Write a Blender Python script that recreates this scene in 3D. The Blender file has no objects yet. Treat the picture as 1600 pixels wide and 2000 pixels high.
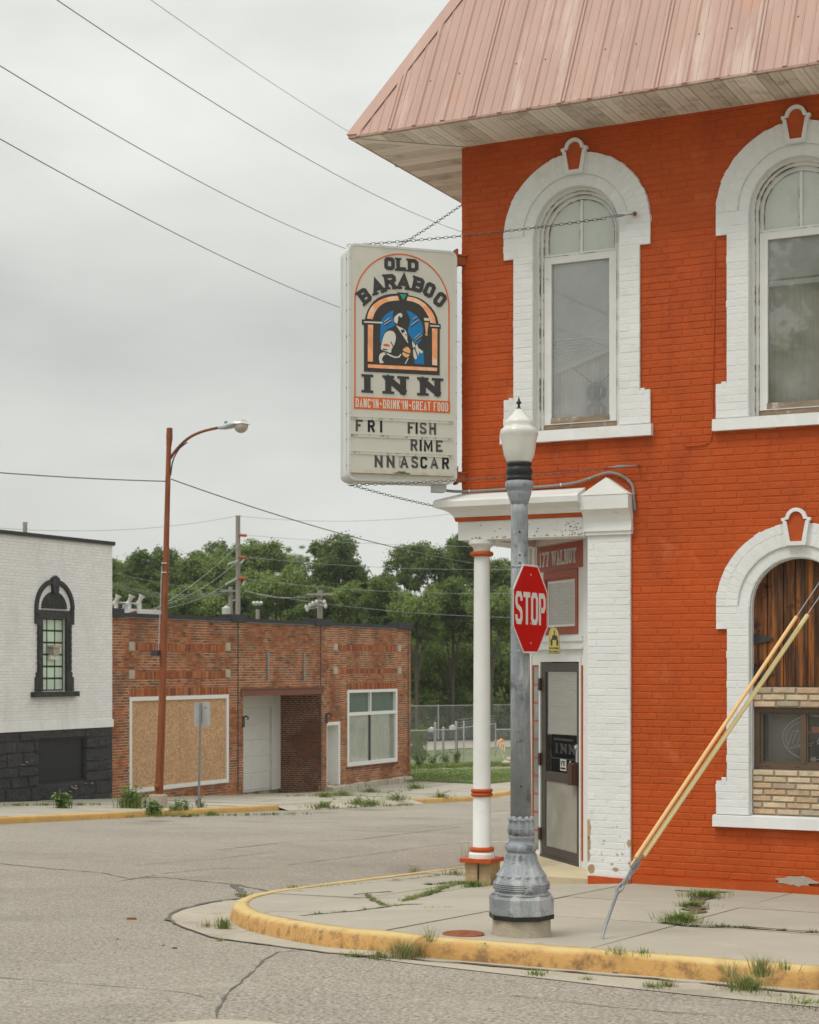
import bpy, math, random
from mathutils import Vector
rnd = random.Random(11)
sc = bpy.context.scene
R2 = math.sqrt(.5)

# ------------------------------------------------------------------ camera, sky, sun, exposure
TH = math.atan(1680/3332); S, Cc = math.sin(TH), math.cos(TH)
CZ = 2.1; FP = 3332.; YH = 1301.
cam = bpy.data.cameras.new("camera"); camo = bpy.data.objects.new("camera", cam); sc.collection.objects.link(camo)
camo.location = (0, 0, CZ); camo.rotation_euler = (math.pi/2, 0, TH)
cam.sensor_width = 36; cam.sensor_fit = 'AUTO'; cam.lens = FP/2000*36; cam.shift_y = (YH-1000)/2000
cam.clip_end = 3000; cam.clip_start = .1
cam.dof.use_dof = True; cam.dof.focus_distance = 15.0; cam.dof.aperture_fstop = 5.6
sc.camera = camo
sc.view_settings.view_transform = 'Standard'; sc.view_settings.look = 'None'
sc.view_settings.exposure = 0.05; sc.view_settings.gamma = 1.0
SUN_EL, SUN_AZ = math.radians(58), math.radians(205)     # heading measured from +Y towards +X
world = bpy.data.worlds.new("World"); sc.world = world; world.use_nodes = True
nt = world.node_tree; nt.nodes.clear(); L = nt.links.new
out = nt.nodes.new('ShaderNodeOutputWorld')
sky = nt.nodes.new('ShaderNodeTexSky'); sky.sky_type = 'NISHITA'; sky.sun_disc = False
sky.sun_elevation = SUN_EL; sky.sun_rotation = SUN_AZ
b1 = nt.nodes.new('ShaderNodeBackground'); b1.inputs[1].default_value = .05; L(sky.outputs[0], b1.inputs[0])
tc = nt.nodes.new('ShaderNodeTexCoord')
sep = nt.nodes.new('ShaderNodeSeparateXYZ'); L(tc.outputs['Generated'], sep.inputs[0])
ramp = nt.nodes.new('ShaderNodeValToRGB'); cr = ramp.color_ramp
SK = [(0, .575), (.08, .565), (.17, .50), (.25, .58), (.36, .74), (.6, .95), (1., 1.25)]
while len(cr.elements) < len(SK): cr.elements.new(.5)
for e, (p, c) in zip(cr.elements, SK):
    e.position = p; c = c/1.5*1.2; e.color = (c*.985, c*1.0, c*.955, 1)
L(sep.outputs['Z'], ramp.inputs[0])
mp = nt.nodes.new('ShaderNodeMapping'); mp.inputs['Scale'].default_value = (2.0, 2.0, 5.5); L(tc.outputs['Generated'], mp.inputs[0])
nz = nt.nodes.new('ShaderNodeTexNoise'); nz.inputs['Scale'].default_value = 1.5; nz.inputs['Detail'].default_value = 6; nz.inputs['Roughness'].default_value = .5
L(mp.outputs[0], nz.inputs[0])
mr = nt.nodes.new('ShaderNodeMapRange'); mr.inputs[1].default_value = .3; mr.inputs[2].default_value = .7; mr.inputs[3].default_value = 1.24; mr.inputs[4].default_value = 1.84
L(nz.outputs[0], mr.inputs[0])
vm = nt.nodes.new('ShaderNodeVectorMath'); vm.operation = 'SCALE'; L(ramp.outputs[0], vm.inputs[0]); L(mr.outputs[0], vm.inputs['Scale'])
b2 = nt.nodes.new('ShaderNodeBackground'); b2.inputs[1].default_value = 1.0; L(vm.outputs[0], b2.inputs[0])
ms = nt.nodes.new('ShaderNodeMixShader'); ms.inputs[0].default_value = .94
L(b1.outputs[0], ms.inputs[1]); L(b2.outputs[0], ms.inputs[2]); L(ms.outputs[0], out.inputs[0])
sun = bpy.data.lights.new("sun", 'SUN'); sun.energy = 1.5; sun.angle = math.radians(20); sun.color = (1, .95, .87)
suno = bpy.data.objects.new("sun", sun); sc.collection.objects.link(suno)
sdir = Vector((math.sin(SUN_AZ)*math.cos(SUN_EL), math.cos(SUN_AZ)*math.cos(SUN_EL), math.sin(SUN_EL)))
suno.rotation_euler = sdir.to_track_quat('Z', 'Y').to_euler(); suno.location = (0, -10, 30)

# ------------------------------------------------------------------ ground heights and measuring helpers
def lerp_tab(P, t):
    for (a, b), (c, e) in zip(P, P[1:]):
        if t <= c: return b+(e-b)*(t-a)/(c-a)
    return P[-1][1]
GV = [(-200, .05*215.7), (15.7, 0), (36.6, -1.04), (43, -1.36), (48.5, -1.64), (54, -1.66), (2000, -1.66)]
GU = [(-2000, -.35), (-27.3, -.35), (-22, -.35), (-7.5, -.14), (-5.5, 0), (2000, 0)]
def gz(u, v): return lerp_tab(GV, v)+lerp_tab(GU, u)
def ray(x, y):
    a = (x-800)/FP; return Vector((-S+Cc*a, Cc+S*a, -(y-YH)/FP))
def at(x, y, D): return Vector((0, 0, CZ))+ray(x, y)*D
def og(x, y, dz=0):
    q = ray(x, y); lo, hi = 1, 400
    for _ in range(60):
        m = (lo+hi)/2; p = q*m
        if CZ+p.z > gz(p.x, p.y)+dz: lo = m
        else: hi = m
    p = q*lo; return Vector((p.x, p.y, gz(p.x, p.y)+dz))
def onfront(x, y, V=15.7):
    q = ray(x, y); p = q*(V/q.y); return Vector((p.x, V, CZ+p.z))
def onu(x, y, U=-27.3):
    q = ray(x, y); p = q*(U/q.x); return Vector((U, p.y, CZ+p.z))

# ------------------------------------------------------------------ materials
def node(nt, t, **kw):
    n = nt.nodes.new('ShaderNode'+t)
    for k, v in kw.items():
        if k.startswith('_'): setattr(n, k[1:], v)
        else: n.inputs[k].default_value = v
    return n
MAT = {}
def mat(name, col, rough=.85, var=.1, scale=3., island=0., stain=None, samt=.5, sscale=2., sth=.55, streak=None, bump=0., bscale=60., metal=0., spec=.3, detail=6., speck=0., speckscale=120., attr=False, stain2=None, s2=(.5, 8., .62), aniso=None):
    m = bpy.data.materials.new(name); m.use_nodes = True; nt = m.node_tree; L = nt.links.new
    bs = nt.nodes['Principled BSDF']; bs.inputs['Roughness'].default_value = rough; bs.inputs['Metallic'].default_value = metal
    bs.inputs['Specular IOR Level'].default_value = spec
    tc = node(nt, 'TexCoord')
    vec = tc.outputs['Object']
    if aniso:
        mpn = node(nt, 'Mapping', Scale=aniso); L(vec, mpn.inputs[0]); nvec = mpn.outputs[0]
    else: nvec = vec
    n1 = node(nt, 'TexNoise', Scale=scale, Detail=detail, Roughness=.6); L(nvec, n1.inputs[0])
    mrn = node(nt, 'MapRange'); mrn.inputs[1].default_value = .25; mrn.inputs[2].default_value = .75; mrn.inputs[3].default_value = 1-var; mrn.inputs[4].default_value = 1+var
    L(n1.outputs[0], mrn.inputs[0]); fac = mrn.outputs[0]
    def mul(a, b):
        x = node(nt, 'Math', _operation='MULTIPLY'); L(a, x.inputs[0]); L(b, x.inputs[1]); return x.outputs[0]
    if island:
        g = node(nt, 'NewGeometry'); r = node(nt, 'MapRange'); r.inputs[3].default_value = 1-island; r.inputs[4].default_value = 1+island
        L(g.outputs['Random Per Island'], r.inputs[0]); fac = mul(fac, r.outputs[0])
    if speck:
        n3 = node(nt, 'TexNoise', Scale=speckscale, Detail=3., Roughness=.8); L(vec, n3.inputs[0])
        r = node(nt, 'MapRange'); r.inputs[1].default_value = .3; r.inputs[2].default_value = .7; r.inputs[3].default_value = 1-speck; r.inputs[4].default_value = 1+speck
        L(n3.outputs[0], r.inputs[0]); fac = mul(fac, r.outputs[0])
    if attr:
        at_ = node(nt, 'Attribute', _attribute_name='tint'); fac = mul(fac, at_.outputs['Fac'])
    base = node(nt, 'VectorMath', _operation='SCALE')
    if isinstance(col, list):       # ramp over islands
        rp = node(nt, 'ValToRGB'); rp.color_ramp.interpolation = 'LINEAR'
        while len(rp.color_ramp.elements) < len(col): rp.color_ramp.elements.new(.5)
        for i, (e, c) in enumerate(zip(rp.color_ramp.elements, col)):
            e.position = i/(len(col)-1); e.color = (*c, 1)
        g = node(nt, 'NewGeometry'); L(g.outputs['Random Per Island'], rp.inputs[0]); L(rp.outputs[0], base.inputs[0])
    else: base.inputs[0].default_value = col
    L(fac, base.inputs['Scale']); cout = base.outputs[0]
    def addstain(cout, color, amt, sscale, sth, streak):
        v = vec
        if streak:
            mm = node(nt, 'Mapping', Scale=streak); L(vec, mm.inputs[0]); v = mm.outputs[0]
        n2 = node(nt, 'TexNoise', Scale=sscale, Detail=7., Roughness=.65); L(v, n2.inputs[0])
        r = node(nt, 'MapRange'); r.inputs[1].default_value = sth; r.inputs[2].default_value = sth+.12; r.inputs[3].default_value = 0; r.inputs[4].default_value = amt
        L(n2.outputs[0], r.inputs[0])
        mx = node(nt, 'Mix', _data_type='RGBA'); L(r.outputs[0], mx.inputs[0]); L(cout, mx.inputs[6]); mx.inputs[7].default_value = (*color, 1)
        return mx.outputs[2]
    if stain: cout = addstain(cout, stain, samt, sscale, sth, streak)
    if stain2: cout = addstain(cout, stain2, s2[0], s2[1], s2[2], None)
    L(cout, bs.inputs['Base Color'])
    if bump:
        n4 = node(nt, 'TexNoise', Scale=bscale, Detail=4., Roughness=.6); L(nvec, n4.inputs[0])
        bp = node(nt, 'Bump', Strength=min(bump, 1.), Distance=.02 if bump <= 1 else .02*bump); L(n4.outputs[0], bp.inputs['Height']); L(bp.outputs[0], bs.inputs['Normal'])
    MAT[name] = m; return m
def glass(name, tint=(.75, .8, .78), refl=1.0, rough=.02, dust=0.):
    m = bpy.data.materials.new(name); m.use_nodes = True; nt = m.node_tree; nt.nodes.clear(); L = nt.links.new
    o = node(nt, 'OutputMaterial'); t = node(nt, 'BsdfTransparent', Color=(*tint, 1)); g = node(nt, 'BsdfGlossy', Roughness=rough, Color=(.95, .97, .97, 1))
    f = node(nt, 'Fresnel', IOR=1.7); mx = node(nt, 'MixShader'); mu = node(nt, 'Math', _operation='MULTIPLY'); mu.inputs[1].default_value = refl
    L(f.outputs[0], mu.inputs[0]); L(mu.outputs[0], mx.inputs[0]); L(t.outputs[0], mx.inputs[1]); L(g.outputs[0], mx.inputs[2])
    if dust:
        df = node(nt, 'BsdfDiffuse', Color=(.62, .63, .60, 1)); n_ = node(nt, 'TexNoise', Scale=2.5, Detail=5.); tc = node(nt, 'TexCoord'); L(tc.outputs['Object'], n_.inputs[0]); r = node(nt, 'MapRange'); r.inputs[1].default_value = .3; r.inputs[2].default_value = .7; r.inputs[3].default_value = dust*.5; r.inputs[4].default_value = dust*1.5
        L(n_.outputs[0], r.inputs[0]); m2 = node(nt, 'MixShader'); L(r.outputs[0], m2.inputs[0]); L(mx.outputs[0], m2.inputs[1]); L(df.outputs[0], m2.inputs[2]); L(m2.outputs[0], o.inputs[0])
    else: L(mx.outputs[0], o.inputs[0])
    MAT[name] = m; return m
ORG = (.44, .0735, .0105)
mat('orange_paint', ORG, .62, .13, .9, island=.05, stain=(.30, .046, .009), samt=.55, sscale=1.3, sth=.52, streak=(1.6, 1, .5), bump=.35, bscale=30, spec=.25, stain2=(.56, .15, .055), s2=(.5, 2.6, .58))
mat('orange_trim', ORG, .6, .15, 8, bump=.1, stain=(.35, .2, .14), samt=.5, sscale=9, sth=.63)
mat('white_paint', (.71, .722, .715), .7, .05, 2, island=.035, bump=.22, bscale=50, stain=(.55, .53, .48), samt=.4, sscale=3, sth=.58)
mat('white_wood', (.70, .705, .685), .65, .06, 4, stain=(.30, .26, .20), samt=.8, sscale=7, sth=.66, bump=.12, bscale=30, streak=(1, 1, 2.5))
mat('pilaster_paint', (.71, .722, .715), .7, .05, 2, island=.03, bump=.25, bscale=40, stain=(.58, .56, .50), samt=.4, sscale=3, sth=.58)
mat('bare_brick', (.42, .30, .17), .95, .2, 12, island=.2, bump=.5)
mat('roof_metal', (.415, .258, .208), .55, .12, 1.2, metal=0, spec=.4, stain=(.57, .45, .38), samt=.6, sscale=2.0, sth=.57, streak=(2.2, .5, .22), stain2=(.58, .22, .10), s2=(.45, 1.6, .60), aniso=(2, 1, .3))
mat('soffit_metal', (.80, .775, .69), .6, .08, 1.5, island=.08, stain=(.45, .42, .36), samt=.6, sscale=3, sth=.56)
mat('soffit_vented', (.66, .62, .53), .65, .12, 3, island=.08, stain=(.34, .315, .26), samt=.6, sscale=5, sth=.52)
mat('soffit_groove', (.25, .23, .195), .8)
mat('putty', (.60, .59, .55), .8, .2, 8, stain=(.10, .085, .065), samt=.9, sscale=4, sth=.47, streak=(1, 1, 2))
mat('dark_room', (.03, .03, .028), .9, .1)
mat('antenna_plastic', (.10, .10, .10), .6)
mat('dark_metal', (.045, .045, .048), .5, .2, 10)
mat('frost_pane', (.56, .60, .56), .25, .08, 3, spec=.5, stain=(.42, .45, .42), samt=.5, sscale=3, sth=.55)
mat('blind', (.84, .85, .84), .6, .05, 2)
mat('curtain', (.72, .72, .68), .9, .15, 3, aniso=(6, 6, .5))
mat('curtain_warm', (.50, .47, .33), .9, .2, 3, aniso=(6, 6, .5))
glass('window_glass', (.98, .985, .98), 2.2, dust=.23)
glass('slider_glass', (.97, .98, .97), 1.0, dust=.05)
glass('door_glass', (.86, .87, .85), .35)
mat('weathered_wood', (.25, .20, .14), .9, .35, 6, aniso=(1, 1, 6), stain=(.62, .60, .55), samt=.8, sscale=8, sth=.55)
mat('shutter_wood', [(.050, .024, .012), (.085, .036, .015), (.12, .046, .017), (.065, .032, .016)], .7, .9, 3.0, aniso=(14, 14, .8), stain=(.32, .105, .022), samt=.9, sscale=2.2, sth=.50, streak=(9, 9, .45), bump=.6, bscale=6, stain2=(.010, .006, .004), s2=(.95, 5.5, .555))
mat('tan_brick', [(.58, .46, .31), (.64, .52, .37), (.54, .36, .22), (.40, .34, .25), (.60, .47, .32)], .9, .18, 14, bump=.4, bscale=50, stain=(.16, .13, .10), samt=.6, sscale=9, sth=.6)
mat('mortar', (.30, .26, .20), .95, .2, 10)
mat('bronze_frame', (.115, .078, .052), .5, .15, 6, spec=.4)
mat('neon_tube', (.80, .80, .76), .3, .03, spec=.6)
mat('door_brown', (.060, .050, .042), .45, .12, 5, spec=.45)
mat('door_panel', (.30, .285, .245), .55, .18, 4, stain=(.42, .41, .38), samt=.5, sscale=3, sth=.55)
mat('shade_cloth', (.33, .315, .27), .9, .12, 3, aniso=(1, 1, 8))
mat('brown_handle', (.07, .035, .022), .4, .1)
mat('sticker', (.55, .55, .52), .5, .1)
mat('dark_letter', (.075, .073, .068), .6, .1)
mat('sidelight_glass', (.26, .275, .26), .12, .3, 3, spec=.7)
mat('red_panel', (.33, .075, .04), .5, .08, 4)
mat('silver_letter', (.46, .48, .47), .4, .25, 14)
mat('black_letter', (.012, .012, .012), .5, .1)
mat('sign_face', (.60, .59, .52), .4, .03, 1.5, spec=.35, stain=(.48, .46, .39), samt=.45, sscale=2.5, sth=.56)
mat('sign_metal', (.60, .62, .60), .4, .05, 3, spec=.4)
mat('sign_black', (.040, .038, .036), .45, .12, 14, spec=.4)
mat('sign_faded', [(.06, .058, .052), (.17, .165, .15), (.03, .03, .03), (.22, .21, .19)], .5, .5, 9)
mat('sign_orange', (.66, .13, .025), .4, .08, 6)
mat('sign_peach', (.86, .37, .17), .4, .22, 5, stain=(.92, .62, .42), samt=.8, sscale=7, sth=.5)
mat('sign_gold', (.80, .46, .20), .4, .08)
mat('sign_blue', (.01, .19, .46), .35, .08, 6)
mat('sign_green', (.03, .36, .25), .4, .1)
mat('sign_white', (.66, .64, .57), .4, .04)
mat('rail_dirty', (.40, .37, .30), .6, .2, 10, stain=(.10, .09, .07), samt=.8, sscale=9, sth=.58)
mat('chain_steel', (.10, .09, .08), .5, .2, 20, metal=.6)
mat('rust', (.24, .075, .030), .85, .25, 6, stain=(.10, .035, .02), samt=.7, sscale=5, sth=.55, bump=.2, aniso=(1, 1, .25), streak=(1, 1, .2))
mat('rust_orange', (.36, .09, .03), .8, .2, 8)
mat('conduit_grey', (.24, .225, .20), .5, .1)
mat('lamp_metal', (.235, .258, .282), .5, .32, 4, spec=.45, stain=(.46, .475, .48), samt=.75, sscale=4.5, sth=.50, streak=(1.5, 1.5, .3), bump=.35, bscale=40, stain2=(.075, .08, .088), s2=(.85, 9., .565))
mat('lamp_concrete', (.38, .33, .25), .95, .12, 6, bump=.5, bscale=90, stain=(.25, .21, .16), samt=.4, sscale=5, sth=.55, speck=.15)
mat('black_paint', (.02, .02, .021), .45, .2)
mat('stop_red', (.47, .004, .002), .6, .05, 4, spec=.12)
mat('stop_white', (.62, .62, .60), .4, .04)
mat('aluminium', (.48, .50, .50), .4, .1, 5, metal=.4)
mat('yellow_plate', (.62, .58, .20), .5, .07)
mat('guard_orange', (.70, .43, .18), .45, .08, 3, spec=.4)
mat('guard_yellow', (.64, .55, .27), .45, .08, 3, spec=.4)
mat('galvanised', (.27, .29, .30), .5, .2, 20, metal=.5)
mat('asphalt', (.305, .276, .230), .92, .15, .22, speck=.7, speckscale=42, bump=.8, bscale=42, stain=(.215, .195, .165), samt=.6, sscale=.55, sth=.54, spec=.25, stain2=(.42, .385, .325), s2=(.4, 1.7, .58))
mat('tar', (.125, .115, .10), .8, .3, 8, bump=.3)
mat("concrete", (.375, .345, .285), .92, .07, 1.1, island=.05, speck=.08, speckscale=60, bump=.22, bscale=60, stain=(.33, .29, .235), samt=.5, sscale=.9, sth=.55, stain2=(.48, .44, .37), s2=(.5, 2.6, .58))
mat('gutter_concrete', (.40, .36, .29), .95, .12, 1.5, speck=.14, speckscale=50, bump=.4, bscale=40, stain=(.25, .215, .17), samt=.6, sscale=1.6, sth=.54)
mat('apron', (.50, .42, .28), .9, .06, 2, bump=.1, stain=(.36, .30, .21), samt=.4, sscale=2.4, sth=.55)
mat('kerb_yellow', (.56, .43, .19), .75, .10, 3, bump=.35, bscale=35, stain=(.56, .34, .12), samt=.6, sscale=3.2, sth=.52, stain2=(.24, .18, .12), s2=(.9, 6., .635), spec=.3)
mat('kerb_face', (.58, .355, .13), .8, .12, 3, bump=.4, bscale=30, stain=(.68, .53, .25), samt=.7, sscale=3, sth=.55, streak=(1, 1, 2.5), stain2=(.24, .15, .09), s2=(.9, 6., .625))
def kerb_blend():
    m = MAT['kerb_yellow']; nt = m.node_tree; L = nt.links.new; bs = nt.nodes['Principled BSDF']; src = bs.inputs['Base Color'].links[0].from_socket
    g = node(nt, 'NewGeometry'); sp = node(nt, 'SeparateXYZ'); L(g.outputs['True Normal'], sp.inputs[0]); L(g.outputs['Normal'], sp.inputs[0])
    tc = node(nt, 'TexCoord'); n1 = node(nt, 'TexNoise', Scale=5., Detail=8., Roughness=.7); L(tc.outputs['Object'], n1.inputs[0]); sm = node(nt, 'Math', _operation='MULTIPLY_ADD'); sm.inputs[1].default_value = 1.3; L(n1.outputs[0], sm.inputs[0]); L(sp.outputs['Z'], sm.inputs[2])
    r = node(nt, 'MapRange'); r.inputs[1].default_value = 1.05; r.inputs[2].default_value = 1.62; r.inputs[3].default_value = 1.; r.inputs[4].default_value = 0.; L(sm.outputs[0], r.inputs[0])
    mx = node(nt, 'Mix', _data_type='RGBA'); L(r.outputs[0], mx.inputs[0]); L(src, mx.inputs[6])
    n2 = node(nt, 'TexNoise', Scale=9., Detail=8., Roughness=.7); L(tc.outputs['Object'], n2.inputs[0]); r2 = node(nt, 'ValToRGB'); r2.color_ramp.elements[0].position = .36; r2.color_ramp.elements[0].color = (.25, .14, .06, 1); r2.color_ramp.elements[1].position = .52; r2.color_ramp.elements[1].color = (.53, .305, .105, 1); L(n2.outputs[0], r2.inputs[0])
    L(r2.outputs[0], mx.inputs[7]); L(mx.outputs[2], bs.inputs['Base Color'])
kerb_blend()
mat('kerb_far', (.55, .33, .10), .8, .15, 2, stain=(.35, .25, .15), samt=.6, sscale=3, sth=.55)
mat('soil', (.11, .085, .055), 1., .3, 12, bump=.4)
mat('terrain', (.17, .19, .095), 1., .35, .6, stain=(.26, .24, .16), samt=.6, sscale=.25, sth=.55)
mat('lawn', (.125, .165, .065), 1., .2, .8, speck=.25, speckscale=25)
mat('grass_blade', [(.10, .17, .04), (.15, .23, .055), (.20, .26, .07), (.30, .29, .12)], .8, .1, spec=.2)
mat('dry_blade', [(.40, .33, .18), (.27, .26, .10), (.19, .21, .08), (.46, .38, .22)], .85, .1, spec=.2)
mat('weed_leaf', [(.09, .17, .04), (.13, .22, .055), (.17, .25, .07)], .7, .1, spec=.25)
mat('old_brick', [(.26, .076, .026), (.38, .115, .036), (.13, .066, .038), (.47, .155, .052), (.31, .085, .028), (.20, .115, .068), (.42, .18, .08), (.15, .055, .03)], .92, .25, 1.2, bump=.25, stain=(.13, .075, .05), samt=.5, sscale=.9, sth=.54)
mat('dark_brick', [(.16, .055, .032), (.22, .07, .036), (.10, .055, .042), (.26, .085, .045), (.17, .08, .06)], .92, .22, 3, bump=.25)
mat('soldier_brick', [(.44, .13, .040), (.28, .085, .034), (.50, .20, .085), (.16, .065, .04), (.38, .11, .035)], .9, .15, 4)
mat('brick_mortar', (.56, .45, .33), .95, .25, 2, stain=(.17, .11, .075), samt=.92, sscale=.7, sth=.45)
mat('coping_black', (.032, .034, .038), .55, .15, 3)
mat('coping_edge', (.35, .36, .37), .5, .1)
mat('steel_lintel', (.19, .075, .05), .7, .2, 4, aniso=(1, 6, 1))
mat('osb', (.50, .31, .17), .9, .08, 2, speck=.5, speckscale=20, stain=(.36, .20, .085), samt=.4, sscale=12, sth=.55)
mat('clean_white', (.74, .74, .71), .6, .04, 3)
mat('garage_white', (.80, .79, .75), .6, .05, 2, stain=(.5, .48, .42), samt=.3, sscale=2, sth=.55)
mat('limestone', (.46, .41, .33), .95, .12, 4, island=.12, bump=.4, bscale=20, stain=(.27, .23, .18), samt=.5, sscale=3, sth=.55)
mat('white_brick', (.80, .805, .795), .8, .04, .8, island=.04, bump=.2, stain=(.64, .63, .60), samt=.4, sscale=1.6, sth=.53, streak=(1, 1, .22), stain2=(.50, .48, .44), s2=(.35, 5., .62))
mat('joint_grey', (.62, .62, .61), .9, .05)
mat('black_stone', (.036, .036, .038), .6, .3, 3, island=.12, bump=4., bscale=7, spec=.35, stain=(.07, .07, .068), samt=.5, sscale=3, sth=.6)
mat('black_board', (.022, .022, .023), .6, .3, 3, aniso=(1, 1, 8))
mat('mint_pane', (.56, .70, .55), .2, .08, 2, spec=.5, island=.05)
mat('teal_glass', (.10, .14, .13), .08, .1, spec=.7)
mat('sheer_white', (.90, .92, .89), .25, .08, 1.5, spec=.5, aniso=(4, 4, .6), stain=(.46, .48, .46), samt=.4, sscale=1.4, sth=.52)
mat('pole_wood', (.27, .25, .22), .95, .15, 5, aniso=(3, 3, .3))
mat('porcelain', (.50, .51, .50), .35, .1)
mat('wire_dark', (.17, .17, .155), .7)
mat('wire_grey', (.33, .35, .33), .7)
mat('fence_steel', (.40, .41, .41), .5, .1, metal=.3)
mat('barricade_orange', (.80, .22, .05), .5, .05)
mat('barricade_amber', (.85, .33, .06), .4, .05)
mat('bark', (.09, .075, .06), .95, .3, 8, bump=.5)
mat('head_glass', (.42, .38, .32), .15, .15, 8, spec=.6)
mat('photocell', (.02, .25, .27), .4)
def leafmat(name, cols, tr=.5):
    m = mat(name, cols, .7, .1, attr=True); nt = m.node_tree; L = nt.links.new; bs = nt.nodes['Principled BSDF']; bs.inputs['Specular IOR Level'].default_value = .15
    src = bs.inputs['Base Color'].links[0].from_socket; t = node(nt, 'BsdfTranslucent'); L(src, t.inputs[0]); mx = node(nt, 'MixShader'); mx.inputs[0].default_value = tr
    L(bs.outputs[0], mx.inputs[1]); L(t.outputs[0], mx.inputs[2]); L(mx.outputs[0], nt.nodes['Material Output'].inputs[0])
leafmat('leaf_dark', [(.108, .162, .048), (.148, .208, .062), (.186, .245, .078)])
leafmat('leaf_mid', [(.16, .228, .066), (.205, .275, .082), (.25, .315, .10)])
leafmat('leaf_light', [(.24, .31, .095), (.30, .37, .12), (.34, .40, .14)])
def globe_mat():
    m = bpy.data.materials.new('globe_acrylic'); m.use_nodes = True; nt = m.node_tree; L = nt.links.new
    bs = nt.nodes['Principled BSDF']; bs.inputs['Base Color'].default_value = (.76, .76, .71, 1); bs.inputs['Roughness'].default_value = .18
    bs.inputs['Transmission Weight'].default_value = .25; bs.inputs['Subsurface Weight'].default_value = .35; bs.inputs['Subsurface Radius'].default_value = (.1, .1, .09)
    MAT['globe_acrylic'] = m
globe_mat()

# ------------------------------------------------------------------ mesh builder
ORIGIN = {}
class MB:
    def __init__(s): s.v = []; s.f = []; s.t = []
    def add(s, pts):
        i = len(s.v); s.v.extend([tuple(p) for p in pts]); return i
    def poly(s, pts):
        i = s.add(pts); s.f.append(tuple(range(i, i+len(pts)))); return s
    def hexa(s, b, t):                       # two loops of equal length
        n = len(b); i = s.add(b); j = s.add(t)
        s.f.append(tuple(range(i+n-1, i-1, -1))); s.f.append(tuple(range(j, j+n)))
        for k in range(n): s.f.append((i+k, i+(k+1) % n, j+(k+1) % n, j+k))
        return s
    def prism(s, P, pl, h0, h1): return s.hexa([P(a, b, h0) for a, b in pl], [P(a, b, h1) for a, b in pl])
    def box(s, P, a0, a1, b0, b1, h0, h1): return s.prism(P, [(a0, b0), (a1, b0), (a1, b1), (a0, b1)], h0, h1)
    def block(s, P, quad, h0, h1, bev=.004):   # pillowed brick: front face inset, four slanted sides
        n = len(quad); cx = sum(p[0] for p in quad)/n; cy = sum(p[1] for p in quad)/n
        ins = []
        for a, b in quad:
            da, db = cx-a, cy-b
            ins.append((a+math.copysign(min(bev, abs(da)), da), b+math.copysign(min(bev, abs(db)), db)))
        i = s.add([P(a, b, h0) for a, b in quad]); j = s.add([P(a, b, h1) for a, b in ins])
        s.f.append(tuple(range(j, j+n)))
        for k in range(n): s.f.append((i+k, i+(k+1) % n, j+(k+1) % n, j+k))
        return s
    def strip(s, P, A, B, h0, h1, closed=False):   # band between two 2D polylines, as a solid
        n = len(A); m = n if closed else n-1
        for k in range(m):
            k2 = (k+1) % n
            q = [A[k], A[k2], B[k2], B[k]]
            i = s.add([P(a, b, h0) for a, b in q]); j = s.add([P(a, b, h1) for a, b in q])
            s.f.append((j, j+1, j+2, j+3)); s.f.append((i, i+1, j+1, j)); s.f.append((i+2, i+3, j+3, j+2))
            if not closed and k == 0: s.f.append((i+3, i, j, j+3))
            if not closed and k == m-1: s.f.append((i+1, i+2, j+2, j+1))
        return s
    def tube(s, pts, r, n=8, closed=False, caps=True):
        pts = [Vector(p) for p in pts]; N = len(pts); rs = r if isinstance(r, (list, tuple)) else [r]*N
        base = len(s.v); prev = None
        for k, p in enumerate(pts):
            if closed: d = pts[(k+1) % N]-pts[k-1]
            else: d = pts[min(k+1, N-1)]-pts[max(k-1, 0)]
            d.normalize()
            if prev is None:
                x = d.orthogonal().normalized()
            else:
                x = (prev-d*prev.dot(d))
                x = x.normalized() if x.length > 1e-6 else d.orthogonal().normalized()
            prev = x; y = d.cross(x)
            for q in range(n):
                a = 2*math.pi*q/n; s.v.append(tuple(p+(x*math.cos(a)+y*math.sin(a))*rs[k]))
        for k in range(N if closed else N-1):
            for q in range(n):
                a = base+k*n+q; b = base+k*n+(q+1) % n; k2 = (k+1) % N
                s.f.append((a, b, base+k2*n+(q+1) % n, base+k2*n+q))
        if caps and not closed:
            s.f.append(tuple(base+q for q in range(n-1, -1, -1))); s.f.append(tuple(base+(N-1)*n+q for q in range(n)))
        return s
    def lathe(s, c, prof, n=32, mod=None, lean=(0, 0), caps=True, ph=0.):
        c = Vector(c); base = len(s.v); z0 = prof[0][1]
        for r, z in prof:
            for q in range(n):
                a = 2*math.pi*q/n+ph; rr = r*(mod(a, z) if mod else 1)
                s.v.append((c.x+rr*math.cos(a)+lean[0]*z, c.y+rr*math.sin(a)+lean[1]*z, c.z+z))
        m = len(prof)
        for k in range(m-1):
            for q in range(n):
                s.f.append((base+k*n+q, base+k*n+(q+1) % n, base+(k+1)*n+(q+1) % n, base+(k+1)*n+q))
        if caps:
            s.f.append(tuple(base+q for q in range(n-1, -1, -1))); s.f.append(tuple(base+(m-1)*n+q for q in range(n)))
        return s
    def blob(s, c, rx, ry, rz, nu=8, nv=6, X=None):
        c = Vector(c); base = len(s.v)
        for i in range(nv+1):
            t = math.pi*i/nv
            for q in range(nu):
                a = 2*math.pi*q/nu; p = Vector((rx*math.sin(t)*math.cos(a), ry*math.sin(t)*math.sin(a), rz*math.cos(t)))
                if X: p = X[0]*p.x+X[1]*p.y+X[2]*p.z
                s.v.append(tuple(c+p))
        for i in range(nv):
            for q in range(nu): s.f.append((base+i*nu+q, base+i*nu+(q+1) % nu, base+(i+1)*nu+(q+1) % nu, base+(i+1)*nu+q))
        return s
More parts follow.
